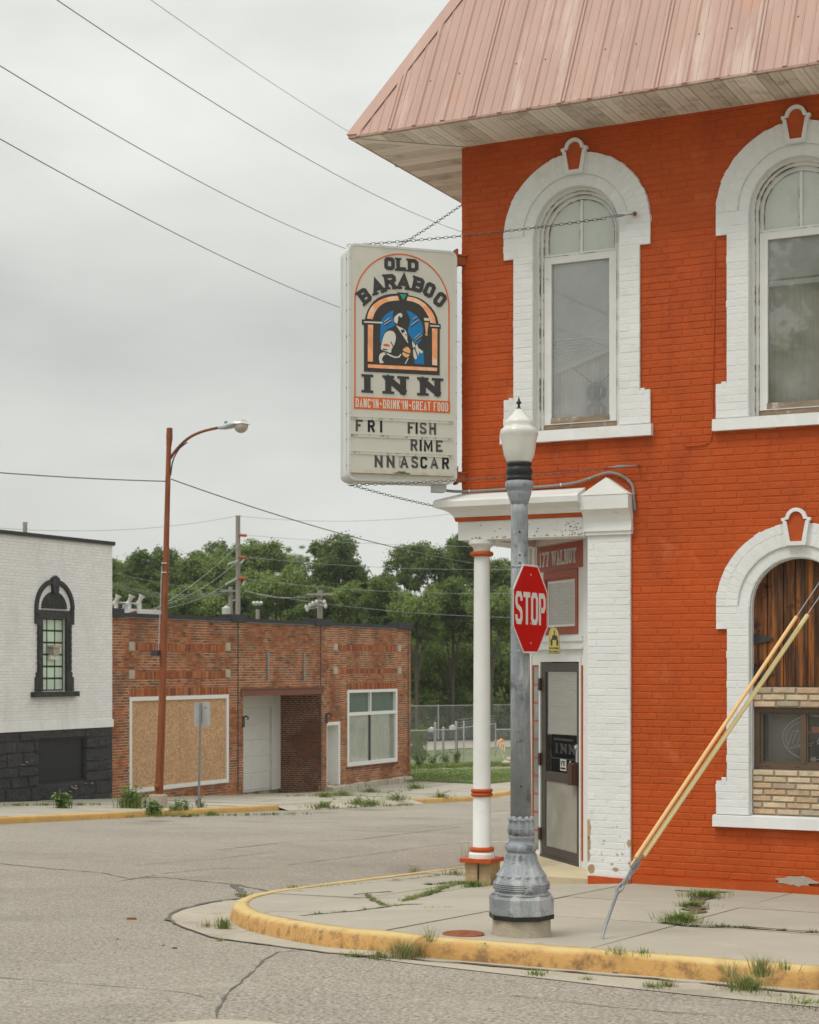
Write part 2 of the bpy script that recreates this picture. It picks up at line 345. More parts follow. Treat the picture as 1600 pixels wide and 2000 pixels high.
    def cbox(s, x0, x1, y0, y1, z0, z1): return s.hexa([(x0, y0, z0), (x1, y0, z0), (x1, y1, z0), (x0, y1, z0)], [(x0, y0, z1), (x1, y0, z1), (x1, y1, z1), (x0, y1, z1)])
    def build(s, name, m, parent=None, smooth=False, origin=None, tints=None):
        me = bpy.data.meshes.new(name)
        if parent is not None: o = ORIGIN[parent.name]
        elif origin is not None: o = Vector(origin)
        else:
            xs = [p[0] for p in s.v]; ys = [p[1] for p in s.v]; zs = [p[2] for p in s.v]
            o = Vector(((min(xs)+max(xs))/2, (min(ys)+max(ys))/2, min(zs)))
        me.from_pydata([(x-o.x, y-o.y, z-o.z) for x, y, z in s.v], [], s.f)
        if tints is not None:
            a = me.attributes.new('tint', 'FLOAT', 'FACE'); a.data.foreach_set('value', tints)
        me.materials.append(MAT[m] if isinstance(m, str) else m)
        if smooth: me.polygons.foreach_set('use_smooth', [True]*len(me.polygons))
        ob = bpy.data.objects.new(name, me); sc.collection.objects.link(ob)
        if parent is not None: ob.parent = parent
        else: ob.location = o
        ORIGIN[ob.name] = o
        if smooth == 'auto':
            try: me.set_sharp_from_angle(angle=math.radians(40))
            except Exception: pass
        return ob
def tag(o, label, cat, group=None, kind=None):
    if label: o['label'] = label
    if cat: o['category'] = cat
    if group: o['group'] = group
    if kind: o['kind'] = kind
    return o
def thing(name, loc, label, cat, group=None):
    o = bpy.data.objects.new(name, None); sc.collection.objects.link(o); o.location = loc; o.empty_display_size = .2
    ORIGIN[o.name] = Vector(loc); return tag(o, label, cat, group)
def structure(mb, name, m, smooth=False, kind='structure'):
    o = mb.build(name, m, smooth=smooth, origin=(0, 0, 0)); o['kind'] = kind; return o

# frames: P(a, b, h) -> world; h is measured outward from the surface
V0 = 15.7; U0 = -7.32
def Pfront(a, b, h): return (a, V0-h, b)
def Pleft(a, b, h): return (U0-h, a, b)
def Pdiag(a, b, h): return (-5.95-R2*a-R2*h, 15.95+R2*a-R2*h, b)
UF = -27.3
def Pfar(a, b, h): return (UF+h, a, b)
SO = (-7.32+.15*R2-1.241*R2, 15.7-.15*R2-1.241*R2)
def Psign(a, b, h): return (SO[0]+R2*a+R2*h, SO[1]+R2*a-R2*h, b)

def bricks(mb, P, a0, a1, b0, b1, skip=None, course=.0677, length=.212, h0=-.002, h1=.005, gap=.009, bev=.005, jit=.0012):
    nrow = int((b1-b0)/course+.5)
    for i in range(nrow):
        z0 = b0+i*course+gap/2; z1 = z0+course-gap
        x = a0-((i % 2)*.5)*length-((i*37 % 5)*.011)
        while x < a1:
            l = length*rnd.uniform(.97, 1.03)
            xa, xb = max(x+gap/2, a0), min(x+l-gap/2, a1); x += l
            if xb-xa < .02: continue
            if skip and skip(xa, xb, z0, z1): continue
            dz = rnd.uniform(-jit, jit)
            mb.block(P, [(xa, z0+dz), (xb, z0+dz), (xb, z1+dz), (xa, z1+dz)], h0, h1+rnd.uniform(-.0015, .0015), bev)
def arch_outline(uc, half, z0, zs, n=20):
    p = [(uc-half, z0), (uc-half, zs)]
    p += [(uc+half*math.cos(math.pi*(1-k/n)), zs+half*math.sin(math.pi*(1-k/n))) for k in range(1, n)]
    return p+[(uc+half, zs), (uc+half, z0)]
def arc(uc, zc, r, a0, a1, n): return [(uc+r*math.cos(math.radians(a0+(a1-a0)*k/n)), zc+r*math.sin(math.radians(a0+(a1-a0)*k/n))) for k in range(n+1)]

# ------------------------------------------------------------------ terrain, road, pavements, kerbs
def clip(poly, axis, val, keep_less):
    o = []
    for i in range(len(poly)):
        p, q = poly[i-1], poly[i]
        ip = (p[axis] <= val) if keep_less else (p[axis] >= val); iq = (q[axis] <= val) if keep_less else (q[axis] >= val)
        if ip != iq:
            t = (val-p[axis])/(q[axis]-p[axis]); o.append((p[0]+t*(q[0]-p[0]), p[1]+t*(q[1]-p[1])))
        if iq: o.append(q)
    return o
def sheet(mb, poly, us, vs, zf, gap=0., thick=0., tilt=0.):
    for i in range(len(us)-1):
        p1 = clip(clip(poly, 0, us[i]+gap, False), 0, us[i+1]-gap, True)
        if len(p1) < 3: continue
        for j in range(len(vs)-1):
            p2 = clip(clip(p1, 1, vs[j]+gap, False), 1, vs[j+1]-gap, True)
            if len(p2) < 3: continue
            ta, tb, t0 = rnd.uniform(-tilt, tilt), rnd.uniform(-tilt, tilt), rnd.uniform(-tilt, tilt)
            cu, cv = sum(p[0] for p in p2)/len(p2), sum(p[1] for p in p2)/len(p2)
            top = [(a, b, zf(a, b)+t0*.6+(a-cu)*ta*.5+(b-cv)*tb*.5) for a, b in p2]
            if thick: mb.hexa([(a, b, z-thick) for a, b, z in top], top)
            else: mb.poly(top)
def rng(a, b, n): return [a+(b-a)*k/n for k in range(n+1)]
RD = -.13
def terr(u, v):
    z = gz(u, v)+RD-.035
    d = math.hypot(u, v); return z+(min(max(0, d-120), 120)*.045)
us = [-600, -300, -220, -160, -120, -90, -70, -55, -45, -36, -27.3, -22, -15, -7.5, -5.5, 0, 10, 25, 60, 120, 300]
vs = [-60, -30, -10, 15.7, 25, 36.6, 43, 48.5, 54, 60, 66, 74, 82, 92, 104, 120, 140, 165, 200, 260, 340, 460, 700]
mb = MB(); sheet(mb, [(-600, -60), (300, -60), (300, 700), (-600, 700)], us, vs, terr); structure(mb, 'ground', 'terrain')
mb = MB()
rus = [-40, -27.3, -22, -7.5, -5.5, 0, 10, 30]; rvs = [-30, -10, 5, 15.7, 25, 36.6, 43, 48.5, 54, 57.2]
sheet(mb, [(-22.5, -30), (30, -30), (30, 57.2), (-22.5, 57.2)], rus, rvs, lambda u, v: gz(u, v)+RD); structure(mb, 'road', 'asphalt')

# near pavement: outline of its outer (kerb back) edge, then the slabs
KB = [(6, 10.52), (-2.4, 10.46), (-3.8, 10.44), (-4.53, 10.42), (-5.15, 10.42), (-5.75, 10.62), (-6.45, 11.16), (-7.3, 11.95), (-7.95, 12.62), (-8.34, 13.3), (-8.52, 14.0), (-8.56, 15.0), (-8.52, 16.0), (-8.47, 18.0), (-8.45, 30)]
poly = KB+[(-5.6, 30), (-5.6, 16.0), (6, 16.0)]
mb = MB(); sheet(mb, poly, [-9, -7.5, -5.5, 7], [9, 15.7, 31], lambda u, v: gz(u, v)-.03); structure(mb, 'pavement_bed', 'soil')
mb = MB()
sheet(mb, poly, [-9, -7.5, -7.1, -5.5, -3.95, -2.4, -.9, .6, 2.1, 6], [9, 12.3, 13.95, 15.7, 17.2, 18.7, 20.2, 23, 26, 30], gz, gap=.007, thick=.05, tilt=.008)
structure(mb, 'near_pavement', 'concrete')
# gently raised apron in front of the entry door
def Pz(a, b, h): return (a, b, h)
mb = MB(); ap = [(-5.97, 15.72), (-5.95, 16.0), (-7.2, 17.2), (-7.32, 17.0), (-7.25, 16.2), (-6.75, 15.75)]
mb.hexa([(a, b, -.2) for a, b in ap], [(a, b, .012 if i in (0, 5) else (.07 if i in (1, 2) else .02)) for i, (a, b) in enumerate(ap)]); structure(mb, 'entry_slab', 'apron')

def sweep_kerb(path, w=.16, drop=.14, m='kerb_yellow', name='kerb'):
    mb = MB(); n = len(path); prof = [(0., 0.004), (.05, .005), (.098, .004), (.122, -.006), (.136, -.026), (.145, -.06), (.154, -.09), (.165, -drop-.02)]
    base = len(mb.v); nrm = []
    for k in range(n):
        d = Vector(path[min(k+1, n-1)])-Vector(path[max(k-1, 0)]); d.normalize(); nrm.append(Vector((-d.y, d.x)))
    for k, p in enumerate(path):
        for a, b in [(0., -.2)]+prof:
            j = rnd.uniform(-.004, .004) if 0 < a < .17 else 0
            q = Vector(p)+nrm[k]*(a+j); mb.v.append((q.x, q.y, gz(p[0], p[1])+b+j*.7))
    m_ = len(prof)+1
    for k in range(n-1):
        for i in range(m_-1): mb.f.append((base+k*m_+i, base+(k+1)*m_+i, base+(k+1)*m_+i+1, base+k*m_+i+1))
    mb.f.append(tuple(base+i for i in range(m_))); mb.f.append(tuple(base+(n-1)*m_+i for i in range(m_-1, -1, -1)))
    return structure(mb, name, m, smooth=True)
def resample(path, step):
    o = [path[0]]
    for p, q in zip(path, path[1:]):
        L_ = math.dist(p, q); k = max(1, int(L_/step))
        for i in range(1, k+1): o.append((p[0]+(q[0]-p[0])*i/k, p[1]+(q[1]-p[1])*i/k))
    return o
def smooth_path(path, it=2):
    for _ in range(it):
        o = [path[0]]
        for p, q in zip(path, path[1:]): o += [(p[0]*.75+q[0]*.25, p[1]*.75+q[1]*.25), (p[0]*.25+q[0]*.75, p[1]*.25+q[1]*.75)]
        path = o+[path[-1]]
    return path
rev = lambda p: p
curve = smooth_path(KB[4:], 2)
# direction of travel along the outline keeps the road on the left-hand normal
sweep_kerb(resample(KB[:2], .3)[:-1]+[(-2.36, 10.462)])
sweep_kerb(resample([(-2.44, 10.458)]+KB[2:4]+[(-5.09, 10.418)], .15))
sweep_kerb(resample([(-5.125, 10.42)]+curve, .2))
# concrete gutter pan
GE = [(6, 9.45), (-2.15, 9.62), (-3.2, 9.66), (-4.24, 9.82), (-5.44, 10.0), (-6.36, 10.6), (-7.3, 11.2), (-8.1, 11.86), (-8.66, 12.4), (-9.05, 13.2), (-9.25, 14.2), (-9.15, 15.3), (-8.9, 16.2), (-8.7, 17.4)]
ge = smooth_path(GE, 2)
gp = [(a, b) for a, b in ge]+[(-8.4, 17.4), (-8.4, 14.5), (-8.2, 13.4), (-7.6, 12.5), (-6.4, 11.3), (-5.7, 10.7), (-5.1, 10.5), (6, 10.5)]
mb = MB(); sheet(mb, gp, [-10, -7.5, -5.5, -2.2, .6, 7], [9, 15.7, 20], lambda u, v: gz(u, v)+RD+.005, gap=.004); structure(mb, 'gutter', 'gutter_concrete')
def ribbon(name, pts, w, dz, m='tar', wob=.3):
    mb = MB(); pts = resample(pts, .12); n = len(pts); L_ = []; R_ = []
    for k in range(n):
        d = Vector(pts[min(k+1, n-1)])-Vector(pts[max(k-1, 0)]); d.normalize(); nn = Vector((d.y, -d.x)); jw = rnd.uniform(-1, 1)*w*.7; p = Vector(pts[k])+nn*jw
        a = p+nn*w*rnd.uniform(1-wob*2, 1+wob); b = p-nn*w*rnd.uniform(1-wob*2, 1+wob)
        L_.append((a.x, a.y, gz(a.x, a.y)+dz)); R_.append((b.x, b.y, gz(b.x, b.y)+dz))
    i = mb.add(L_); j = mb.add(R_)
    for k in range(n-1): mb.f.append((i+k, i+k+1, j+k+1, j+k))
    return structure(mb, name, m)
def gxy(*px): return [tuple(og(x, y, RD)[:2]) for x, y in px]
ribbon('tar_seam', [p for p in ge if -9.4 < p[0] < -5.0], .011, RD+.010)
ribbon('tar_seam', [p for p in ge if p[1] < 14.9 and p[0] < -8.2], .03, RD+.012, wob=.4)
ribbon('road_crack', gxy((590, 1857), (545, 1860), (515, 1875), (500, 1892), (470, 1920), (440, 1945), (425, 1975), (420, 2000)), .010, RD+.004, wob=.5)
ribbon('road_crack', gxy((0, 1687), (100, 1697), (200, 1705), (250, 1716), (320, 1714), (400, 1722), (460, 1728), (545, 1745)), .02, RD+.004, wob=.45)
ribbon('road_crack', gxy((452, 1728), (462, 1737), (474, 1748)), .05, RD+.005)
ribbon('road_crack', gxy((230, 1722), (330, 1705), (420, 1697), (525, 1695)), .012, RD+.004, wob=.5)
ribbon('road_crack', gxy((265, 1690), (340, 1684), (430, 1677), (540, 1663)), .010, RD+.004, wob=.5)
ribbon('road_crack', gxy((430, 1660), (560, 1645), (700, 1640), (900, 1615)), .016, RD+.004, wob=.5)
ribbon('road_crack', gxy((480, 1610), (640, 1612), (800, 1620), (995, 1600)), .014, RD+.004, wob=.5)
ribbon('road_crack', gxy((560, 1690), (700, 1672), (860, 1650), (985, 1640)), .010, RD+.004, wob=.5)
ribbon('road_crack', gxy((0, 1910), (130, 1920), (260, 1930), (400, 1948)), .006, RD+.004, wob=.5)
ribbon('road_crack', gxy((1000, 1945), (1200, 1968), (1400, 1985)), .006, RD+.004, wob=.5)
ribbon('painted_line', gxy((900, 1644), (1000, 1644)), .045, RD+.005, m='clean_white', wob=.1)
ribbon('painted_line', gxy((952, 1590), (1000, 1588)), .04, RD+.005, m='clean_white', wob=.1)
# round iron cover at the bottom edge of the picture
mb = MB(); c = og(405, 2042, RD); mb.lathe((c.x, c.y, c.z-.03), [(.56, 0), (.56, .036), (.44, .038), (.43, .030), (.0, .03)], 48, lambda a, z: 1+.012*math.sin(a*7)+.01*math.sin(a*13))
tag(mb.build('manhole_collar', 'gutter_concrete'), 'round concrete manhole collar in the asphalt at the bottom edge', 'manhole')

# far pavement and kerb
mb = MB(); fp = [(-27.32, 18), (-22.45, 18), (-22.45, 57), (-27.32, 57)]
sheet(mb, fp, [-28, -27.3, -25.6, -24, -22.4], [18]+[20+1.7*k for k in range(22)]+[57], gz, gap=.012, thick=.1, tilt=.012); structure(mb, 'far_pavement', 'concrete')
mb = MB(); sheet(mb, fp, [-28, -27.3, -22.4], [18, 36.6, 43, 48.5, 57], lambda u, v: gz(u, v)-.04); structure(mb, 'far_pavement_bed', 'soil')
FK = lambda v0, v1: [(-22.42, v0+(v1-v0)*k/12) for k in range(13)]
for v0, v1 in ((18, 31.2), (31.25, 36.9), (44.6, 52)): sweep_kerb(list(reversed(FK(v0, v1))), m='kerb_far')
mb = MB(); ap2 = [(-22.46, 36.88), (-22.0, 36.88), (-22.0, 44.62), (-22.46, 44.62)]
sheet(mb, ap2, [-23, -22.45, -22.0], [36, 38, 40, 43, 45], lambda u, v: gz(u, v)+(-.005 if u < -22.3 else RD+.006)); structure(mb, 'driveway_lip', 'gutter_concrete')
mb = MB(); path = [(-27.0, 58.2), (-9, 52), (-9, 57.2), (-26, 66.6), (-34, 70), (-42, 67)]
pv = [og(800, 1531), og(1010, 1524), og(1010, 1503), og(900, 1500), og(770, 1506)]

# lawn strip and worn path beyond the brick building
lp = [tuple(og(x, y)[:2]) for x, y in ((700, 1522), (805, 1525), (940, 1532), (1040, 1523), (1040, 1505), (900, 1503), (805, 1508), (700, 1510))]
mb = MB(); sheet(mb, lp, rng(-50, 0, 20), rng(50, 90, 16), lambda u, v: gz(u, v)+.05+.03*math.sin(u*2.1+v), thick=.3); structure(mb, 'lawn', 'lawn', kind='stuff')
pp = [tuple(og(x, y)[:2]) for x, y in ((700, 1533), (1060, 1533), (1060, 1570), (700, 1570))]
mb = MB(); sheet(mb, [p for p in [(-27.32, 57.02), (-8.5, 50), (-8.5, 68), (-27.32, 68)]], [-28, -26, -24, -22, -20, -18, -16, -14, -12, -8], [49, 52, 55, 58, 62, 68], lambda u, v: gz(u, v)-.06, gap=.01); structure(mb, 'side_path', 'concrete')
pp = [tuple(og(x, y, .02)[:2]) for x, y in ((760, 1505), (900, 1501), (1060, 1500), (1060, 1488), (900, 1488), (760, 1497))]
mb = MB(); sheet(mb, pp, rng(-60, 0, 6), rng(50, 110, 6), lambda u, v: gz(u, v)+RD-.01); structure(mb, 'gravel_path', 'concrete')
pp = [tuple(og(x, y, .01)[:2]) for x, y in ((760, 1448), (900, 1440), (1060, 1438), (1060, 1452), (900, 1456), (760, 1466))]
mb = MB(); sheet(mb, pp, rng(-120, 0, 6), rng(50, 190, 6), lambda u, v: terr(u, v)+.03); structure(mb, 'yard_path', 'concrete')

# ------------------------------------------------------------------ stroke lettering
C_ = [(1, .74), (1, .86), (.8, 1), (.2, 1), (0, .86), (0, .14), (.2, 0), (.8, 0), (1, .14), (1, .27)]
O_ = [(0, .14), (0, .86), (.2, 1), (.8, 1), (1, .86), (1, .14), (.8, 0), (.2, 0), 'c']
GL = {
 'A': [[(0, 0), (.5, 1), (1, 0)], [(.22, .3), (.78, .3)]], 'B': [[(0, 0), (0, 1), (.8, 1), (1, .88), (1, .64), (.82, .52), (1, .4), (1, .12), (.8, 0), 'c'], [(.05, .52), (.78, .52)]],
 'C': [C_], 'D': [[(0, 0), (0, 1), (.72, 1), (1, .82), (1, .18), (.72, 0), 'c']], 'E': [[(1, 1), (0, 1), (0, 0), (1, 0)], [(.05, .52), (.8, .52)]],
 'F': [[(1, 1), (0, 1), (0, 0)], [(.05, .52), (.8, .52)]], 'G': [C_[:-1]+[(1, .45), (.6, .45)]], 'H': [[(0, 0), (0, 1)], [(1, 0), (1, 1)], [(0, .52), (1, .52)]],
 'I': [[(.5, 0), (.5, 1)]], 'K': [[(0, 0), (0, 1)], [(.95, 1), (.05, .42)], [(.35, .6), (1, 0)]], 'L': [[(0, 1), (0, 0), (1, 0)]],
 'M': [[(0, 0), (0, 1), (.5, .2), (1, 1), (1, 0)]], 'N': [[(0, 0), (0, 1)], [(0, 1), (1, 0)], [(1, 0), (1, 1)]], 'O': [O_],
 'P': [[(0, 0), (0, 1), (.78, 1), (1, .86), (1, .6), (.78, .46), (.08, .46)]], 'R': [[(0, 0), (0, 1), (.78, 1), (1, .86), (1, .62), (.78, .48), (.08, .48)], [(.55, .46), (1, 0)]],
 'S': [[(1, .76), (1, .87), (.8, 1), (.2, 1), (0, .87), (0, .68), (.15, .57), (.85, .43), (1, .32), (1, .13), (.8, 0), (.2, 0), (0, .13), (0, .25)]],
 'T': [[(0, 1), (1, 1)], [(.5, 0), (.5, 1)]], 'U': [[(0, 1), (0, .14), (.2, 0), (.8, 0), (1, .14), (1, 1)]], 'V': [[(0, 1), (.5, 0), (1, 1)]],
 'W': [[(0, 1), (.25, 0), (.5, .8), (.75, 0), (1, 1)]], 'Y': [[(0, 1), (.5, .5), (1, 1)], [(.5, .5), (.5, 0)]], '1': [[(.15, .8), (.55, 1), (.55, 0)]],
 '7': [[(0, 1), (1, 1), (.4, 0)]], '0': [O_], '8': [O_, [(.05, .52), (.95, .52)]], '2': [[(0, .78), (0, .88), (.2, 1), (.8, 1), (1, .88), (1, .65), (0, 0), (1, 0)]],
 '4': [[(.75, 0), (.75, 1), (0, .3), (1, .3)]], '6': [[(1, .88), (.8, 1), (.2, 1), (0, .86), (0, .14), (.2, 0), (.8, 0), (1, .14), (1, .42), (.8, .55), (.05, .55)]],
 '9': [[(0, .12), (.2, 0), (.8, 0), (1, .14), (1, .86), (.8, 1), (.2, 1), (0, .86), (0, .58), (.2, .45), (.95, .45)]], '3': [[(0, 1), (1, 1), (.5, .58), (1, .5), (1, .14), (.8, 0), (.2, 0), (0, .12)]],
 '-': [[(.1, .48), (.9, .48)]], "'": [[(.5, 1), (.5, .72)]], '~': [[(0, .42), (.25, .56), (.5, .5), (.75, .42), (1, .56)]],
}
def ribbon2d(pts, t, closed=False):
    n = len(pts); A = []; B = []
    for k in range(n):
        p = Vector(pts[k])
        if closed or 0 < k < n-1:
            d1 = (p-Vector(pts[k-1])).normalized(); d2 = (Vector(pts[(k+1) % n])-p).normalized()
            m = Vector((-(d1.y+d2.y), d1.x+d2.x))
            if m.length < 1e-4: m = Vector((-d1.y, d1.x))
            m.normalize(); c = max(.45, m.dot(Vector((-d1.y, d1.x)))); o = m*(t/2/c)
        else:
            d = (Vector(pts[k+1])-p if k == 0 else p-Vector(pts[k-1])).normalized(); o = Vector((-d.y, d.x))*(t/2)
        A.append(tuple(p+o)); B.append(tuple(p-o))
    return A, B
def glyph(mb, ch, P, x, y, w, h, t, z0, z1, serif=0., rot=0., ctr=None, slant=0.):
    """lower-left x, y; cell w by h; stroke t; optionally slab serifs; rotated about ctr"""
    if ch not in GL: return
    def T(p):
        q = (x+t/2+p[0]*(w-t)+slant*(p[1])*h, y+t/2+p[1]*(h-t))
        if rot:
            c, s = math.cos(rot), math.sin(rot); dx, dy = q[0]-ctr[0], q[1]-ctr[1]; q = (ctr[0]+dx*c-dy*s, ctr[1]+dx*s+dy*c)
        return q
    k = 0
    for st in GL[ch]:
        closed = st[-1] == 'c'; pts = [T(p) for p in (st[:-1] if closed else st)]
        if not closed:                     # strokes reach the edge of the cell
            for e, f in ((0, 1), (-1, -2)):
                d = Vector(pts[e])-Vector(pts[f])
                if ch not in "'~-" and (st[e][1] in (0, 1) or (ch in 'LETF7' and st[e][0] in (0, 1))): pts[e] = tuple(Vector(pts[e])+d.normalized()*t/2)
        A, B = ribbon2d(pts, t, closed); mb.strip(P, A, B, z0, z1+k*.0006, closed); k += 1
    if serif:
        ends = {'I': [(.5, 0), (.5, 1)], 'N': [(0, 1), (0, 0), (1, 1)], 'L': [(0, 1), (0, 0)], 'A': [(0, 0), (1, 0)], 'B': [(0, 0), (0, 1)], 'D': [(0, 0), (0, 1)], 'R': [(0, 0), (0, 1), (1, 0)],
                '1': [(.55, 0)], '7': [(.4, 0)], 'W': [(0, 1), (1, 1)], 'U': [(0, 1), (1, 1)], 'T': [(.5, 0)], 'P': [(0, 0), (0, 1)]}.get(ch, [])
        for ex, ey in ends:
            th = h*.13; tx = (x+t/2+ex*(w-t)); ty = y+(th/2 if ey == 0 else h-th/2)
            q = []
            for dx, dy in ((-serif, -th/2), (serif, -th/2), (serif, th/2), (-serif, th/2)):
                p = (tx+dx, ty+dy)
                if rot:
                    c, s = math.cos(rot), math.sin(rot); ax, ay = p[0]-ctr[0], p[1]-ctr[1]; p = (ctr[0]+ax*c-ay*s, ctr[1]+ax*s+ay*c)
                q.append(p)
            mb.prism(P, q, z0, z1+k*.0006+.0003); k += 1
def text(mb, s, P, x, y, w, h, t, pitch, z0, z1, serif=0., slant=0.):
    for ch in s:
        if ch == ' ': x += pitch*.55; continue
        ww = w*{'I': .42, "'": .3, '1': .7, 'M': 1.25, 'W': 1.3, '~': .85}.get(ch, 1.)
        glyph(mb, ch, P, x, y, max(ww, t), h, t, z0, z1, serif, slant=slant); x += ww+(pitch-w)
    return x

# ------------------------------------------------------------------ the corner building
bld = thing('corner_building', (U0, V0, -.1), 'two storey orange painted brick corner building with faded pink metal roof and white arched windows', 'building')
UE = 2.0
WIN = [(-6.08, 'upper'), (-3.90, 'upper')]; LOW = -3.897
def in_open(xa, xb, z0, z1):
    if xa < -5.6 and z0 < 3.72 and xb < -5.5: return True
    if xb < -5.5 and z0 < 3.6: return True
    for uc, _ in WIN:
        if xb > uc-.46 and xa < uc+.46 and z1 > 4.42 and z0 < 6.37+.46:
            if z0 < 6.37: return True
            cx = min(max(uc, xa), xb)
            if math.hypot(cx-uc, z0-6.37) < .46: return True
    if xb > LOW-.46 and xa < LOW+.46 and z1 > .7 and z0 < 2.66+.46:
        if z0 < 2.66: return True
        cx = min(max(LOW, xa), xb)
        if math.hypot(cx-LOW, z0-2.66) < .46: return True
    return False
mb = MB()
def holes_wall(mb, P, a0, a1, b0, b1, ops, h0, h1):
    """wall slab between a0..a1 with arched openings (uc, half, z0, zs)"""
    x = a0
    for uc, hf, z0, zs in ops:
        mb.box(P, x, uc-hf, b0, b1, h0, h1)
        if z0 > b0: mb.box(P, uc-hf, uc+hf, b0, z0, h0, h1)
        top = arc(uc, zs, hf, 180, 0, 20); mb.strip(P, [(a, b1) for a, _ in top], top, h0, h1)
        x = uc+hf
    mb.box(P, x, a1, b0, b1, h0, h1)
holes_wall(mb, Pfront, U0, UE, 3.82, 7.40, [(w[0], .45, 4.43, 6.37) for w in WIN], -.30, -.002)
holes_wall(mb, Pfront, -5.93, UE, -.3, 3.82, [(LOW, .45, .70, 2.66)], -.30, -.002)
bricks(mb, Pfront, U0, UE, .09, 7.38, in_open, h0=-.003, h1=.0025, gap=.006, bev=.006, jit=.002)
mb.box(Pleft, V0+.31, 30, 3.82, 7.40, -.30, -.002); mb.box(Pleft, 17.5, 30, -.9, 3.82, -.30, -.002)
bricks(mb, Pleft, V0, 22, 3.83, 7.38, None, h0=-.003, h1=.004)
wall = mb.build('wall', 'orange_paint', bld)
mb = MB()      # plaster band along the foot of the wall, with a worn patch
mb.strip(Pfront, [(-5.5+k*.3, -.12) for k in range(26)], [(-5.5+k*.3, .075+rnd.uniform(-.012, .012)) for k in range(26)], -.002, .03)
mb.build('wall_foot', 'orange_trim', bld)
def rough(cx, cy, rx, ry, n=22, j=.28): return [(cx+rx*math.cos(6.2832*k/n)*rnd.uniform(1-j, 1+j), cy+ry*math.sin(6.2832*k/n)*rnd.uniform(1-j, 1+j)) for k in range(n)]
mb = MB(); mb.prism(Pfront, rough(-3.90, .115, .17, .042), .002, .0325); mb0 = MB(); mb0.prism(Pfront, [(-4.08, .10), (-4.02, .055), (-3.9, .075), (-3.78, .06), (-3.72, .11), (-3.80, .15), (-3.9, .14), (-4.0, .165)], .002, .0325); mb.build('bare_patch', 'conduit_grey' if 0 else 'gutter_concrete', bld)
mb = MB(); mb.strip(Pfront, [(-5.95+k*.2, -.2) for k in range(40)], [(-5.95+k*.2, -.012+rnd.uniform(-.008, .008)) for k in range(40)], -.002, .036); mb.build('wall_foot', 'white_wood', bld)

def window_surround(win, uc, zsill, zblk, zsh, zsp, zss):
    mb = MB(); P = Pfront
    # backing pieces
    for s in (-1, 1):
        def bx(a, b, z0, z1, h): mb.box(P, min(uc+s*a, uc+s*b), max(uc+s*a, uc+s*b), z0, z1, -.002, h)
        bx(.452, .66, zsill, zsp, .0305); bx(.66, .765, zsill, zblk-.03, .0305); bx(.66, .765, zsh+.03, zsp, .0305)
    mb.strip(P, arc(uc, zsp, .765, 180, 0, 36), arc(uc, zsp, .558, 180, 0, 36), -.002, .034)
    mb.strip(P, arc(uc, zsp, .557, 180, 0, 36), arc(uc, zsp, .452, 180, 0, 36), -.002, .0145)
    n = int((zsp-zsill)/.0677); c = (zsp-zsill)/n
    for s in (-1, 1):
        for i in range(n):
            z0 = zsill+i*c+.001; z1 = z0+c-.002; zm = (z0+z1)/2
            if zm < zblk-c or zm > zsh+c: w = .77
            elif zm < zblk or zm > zsh: w = .715
            else: w = .665
            w += rnd.uniform(-.006, .006); cut = .452+(.11 if i % 2 else .21)
            for a, b in ((.452, cut-.002), (cut+.002, w)):
                if b-a < .03: continue
                q = [(uc+s*a, z0), (uc+s*b, z0), (uc+s*b, z1), (uc+s*a, z1)]
                mb.block(P, q, .02, .0325+rnd.uniform(-.0012, .0012), .006)
    for r0, r1, h, m in ((.56, .672, .036, 30), (.675, .772, .037, 34), (.454, .556, .016, 22)):
        for k in range(m):
            a0 = 180-180*k/m-.15; a1 = 180-180*(k+1)/m+.15; rr = r1+(rnd.uniform(-.008, .006) if r1 > .7 else 0)
            f = lambda r, a: (uc+r*math.cos(math.radians(a)), zsp+r*math.sin(math.radians(a)))
            mb.block(P, [f(r0, a0), f(r0, a1), f(rr, a1), f(rr, a0)], .004, h+rnd.uniform(-.0012, .0012), .006)
    mb.strip(P, arch_outline(uc, .4525, zsill, zsp), arch_outline(uc, .4475, zsill, zsp), -.12, .012)
    mb.build('surround', 'white_paint', win)
    mb = MB(); zb, zt = zsp+.553, zsp+.79
    def outl(k, e): return [(uc-.088+e, zb+e*1.1), (uc-.122+e, zt-.012), (uc-.135+e, zt-.008), (uc-.135+e, zt+.018-e*.5), (uc-.1+e*.9, zt+.022-e*.5)]+[(uc+(.098-e)*math.cos(math.radians(a)), zt+.012+(.098-e)*math.sin(math.radians(a))) for a in range(165, 10, -15)]+[(uc+.1-e*.9, zt+.022-e*.5), (uc+.135-e, zt+.018-e*.5), (uc+.135-e, zt-.008), (uc+.122-e, zt-.012), (uc+.088-e, zb+e*1.1)]
    A, B = outl(0, 0), outl(0, .034)
    mb.strip(P, A, B, .02, .075, True); ks = mb.build('keystone', 'white_paint', win)
    mb = MB(); mb.prism(P, outl(0, .033), .02, .05); mb.build('keystone_panel', 'orange_trim', win)
    mb = MB(); m = 8
    for k in range(m):
        a0, a1 = uc-.79+1.58*k/m, uc-.79+1.58*(k+1)/m
        mb.hexa([P(a0, zss+rnd.uniform(-.004, .004), -.05), P(a1, zss+rnd.uniform(-.004, .004), -.05), P(a1, zsill, -.05), P(a0, zsill, -.05)], [P(a0, zss, .075), P(a1, zss, .075), P(a1, zsill-.01, .07), P(a0, zsill-.01, .07)])
    mb.build('sill', 'white_paint', win)

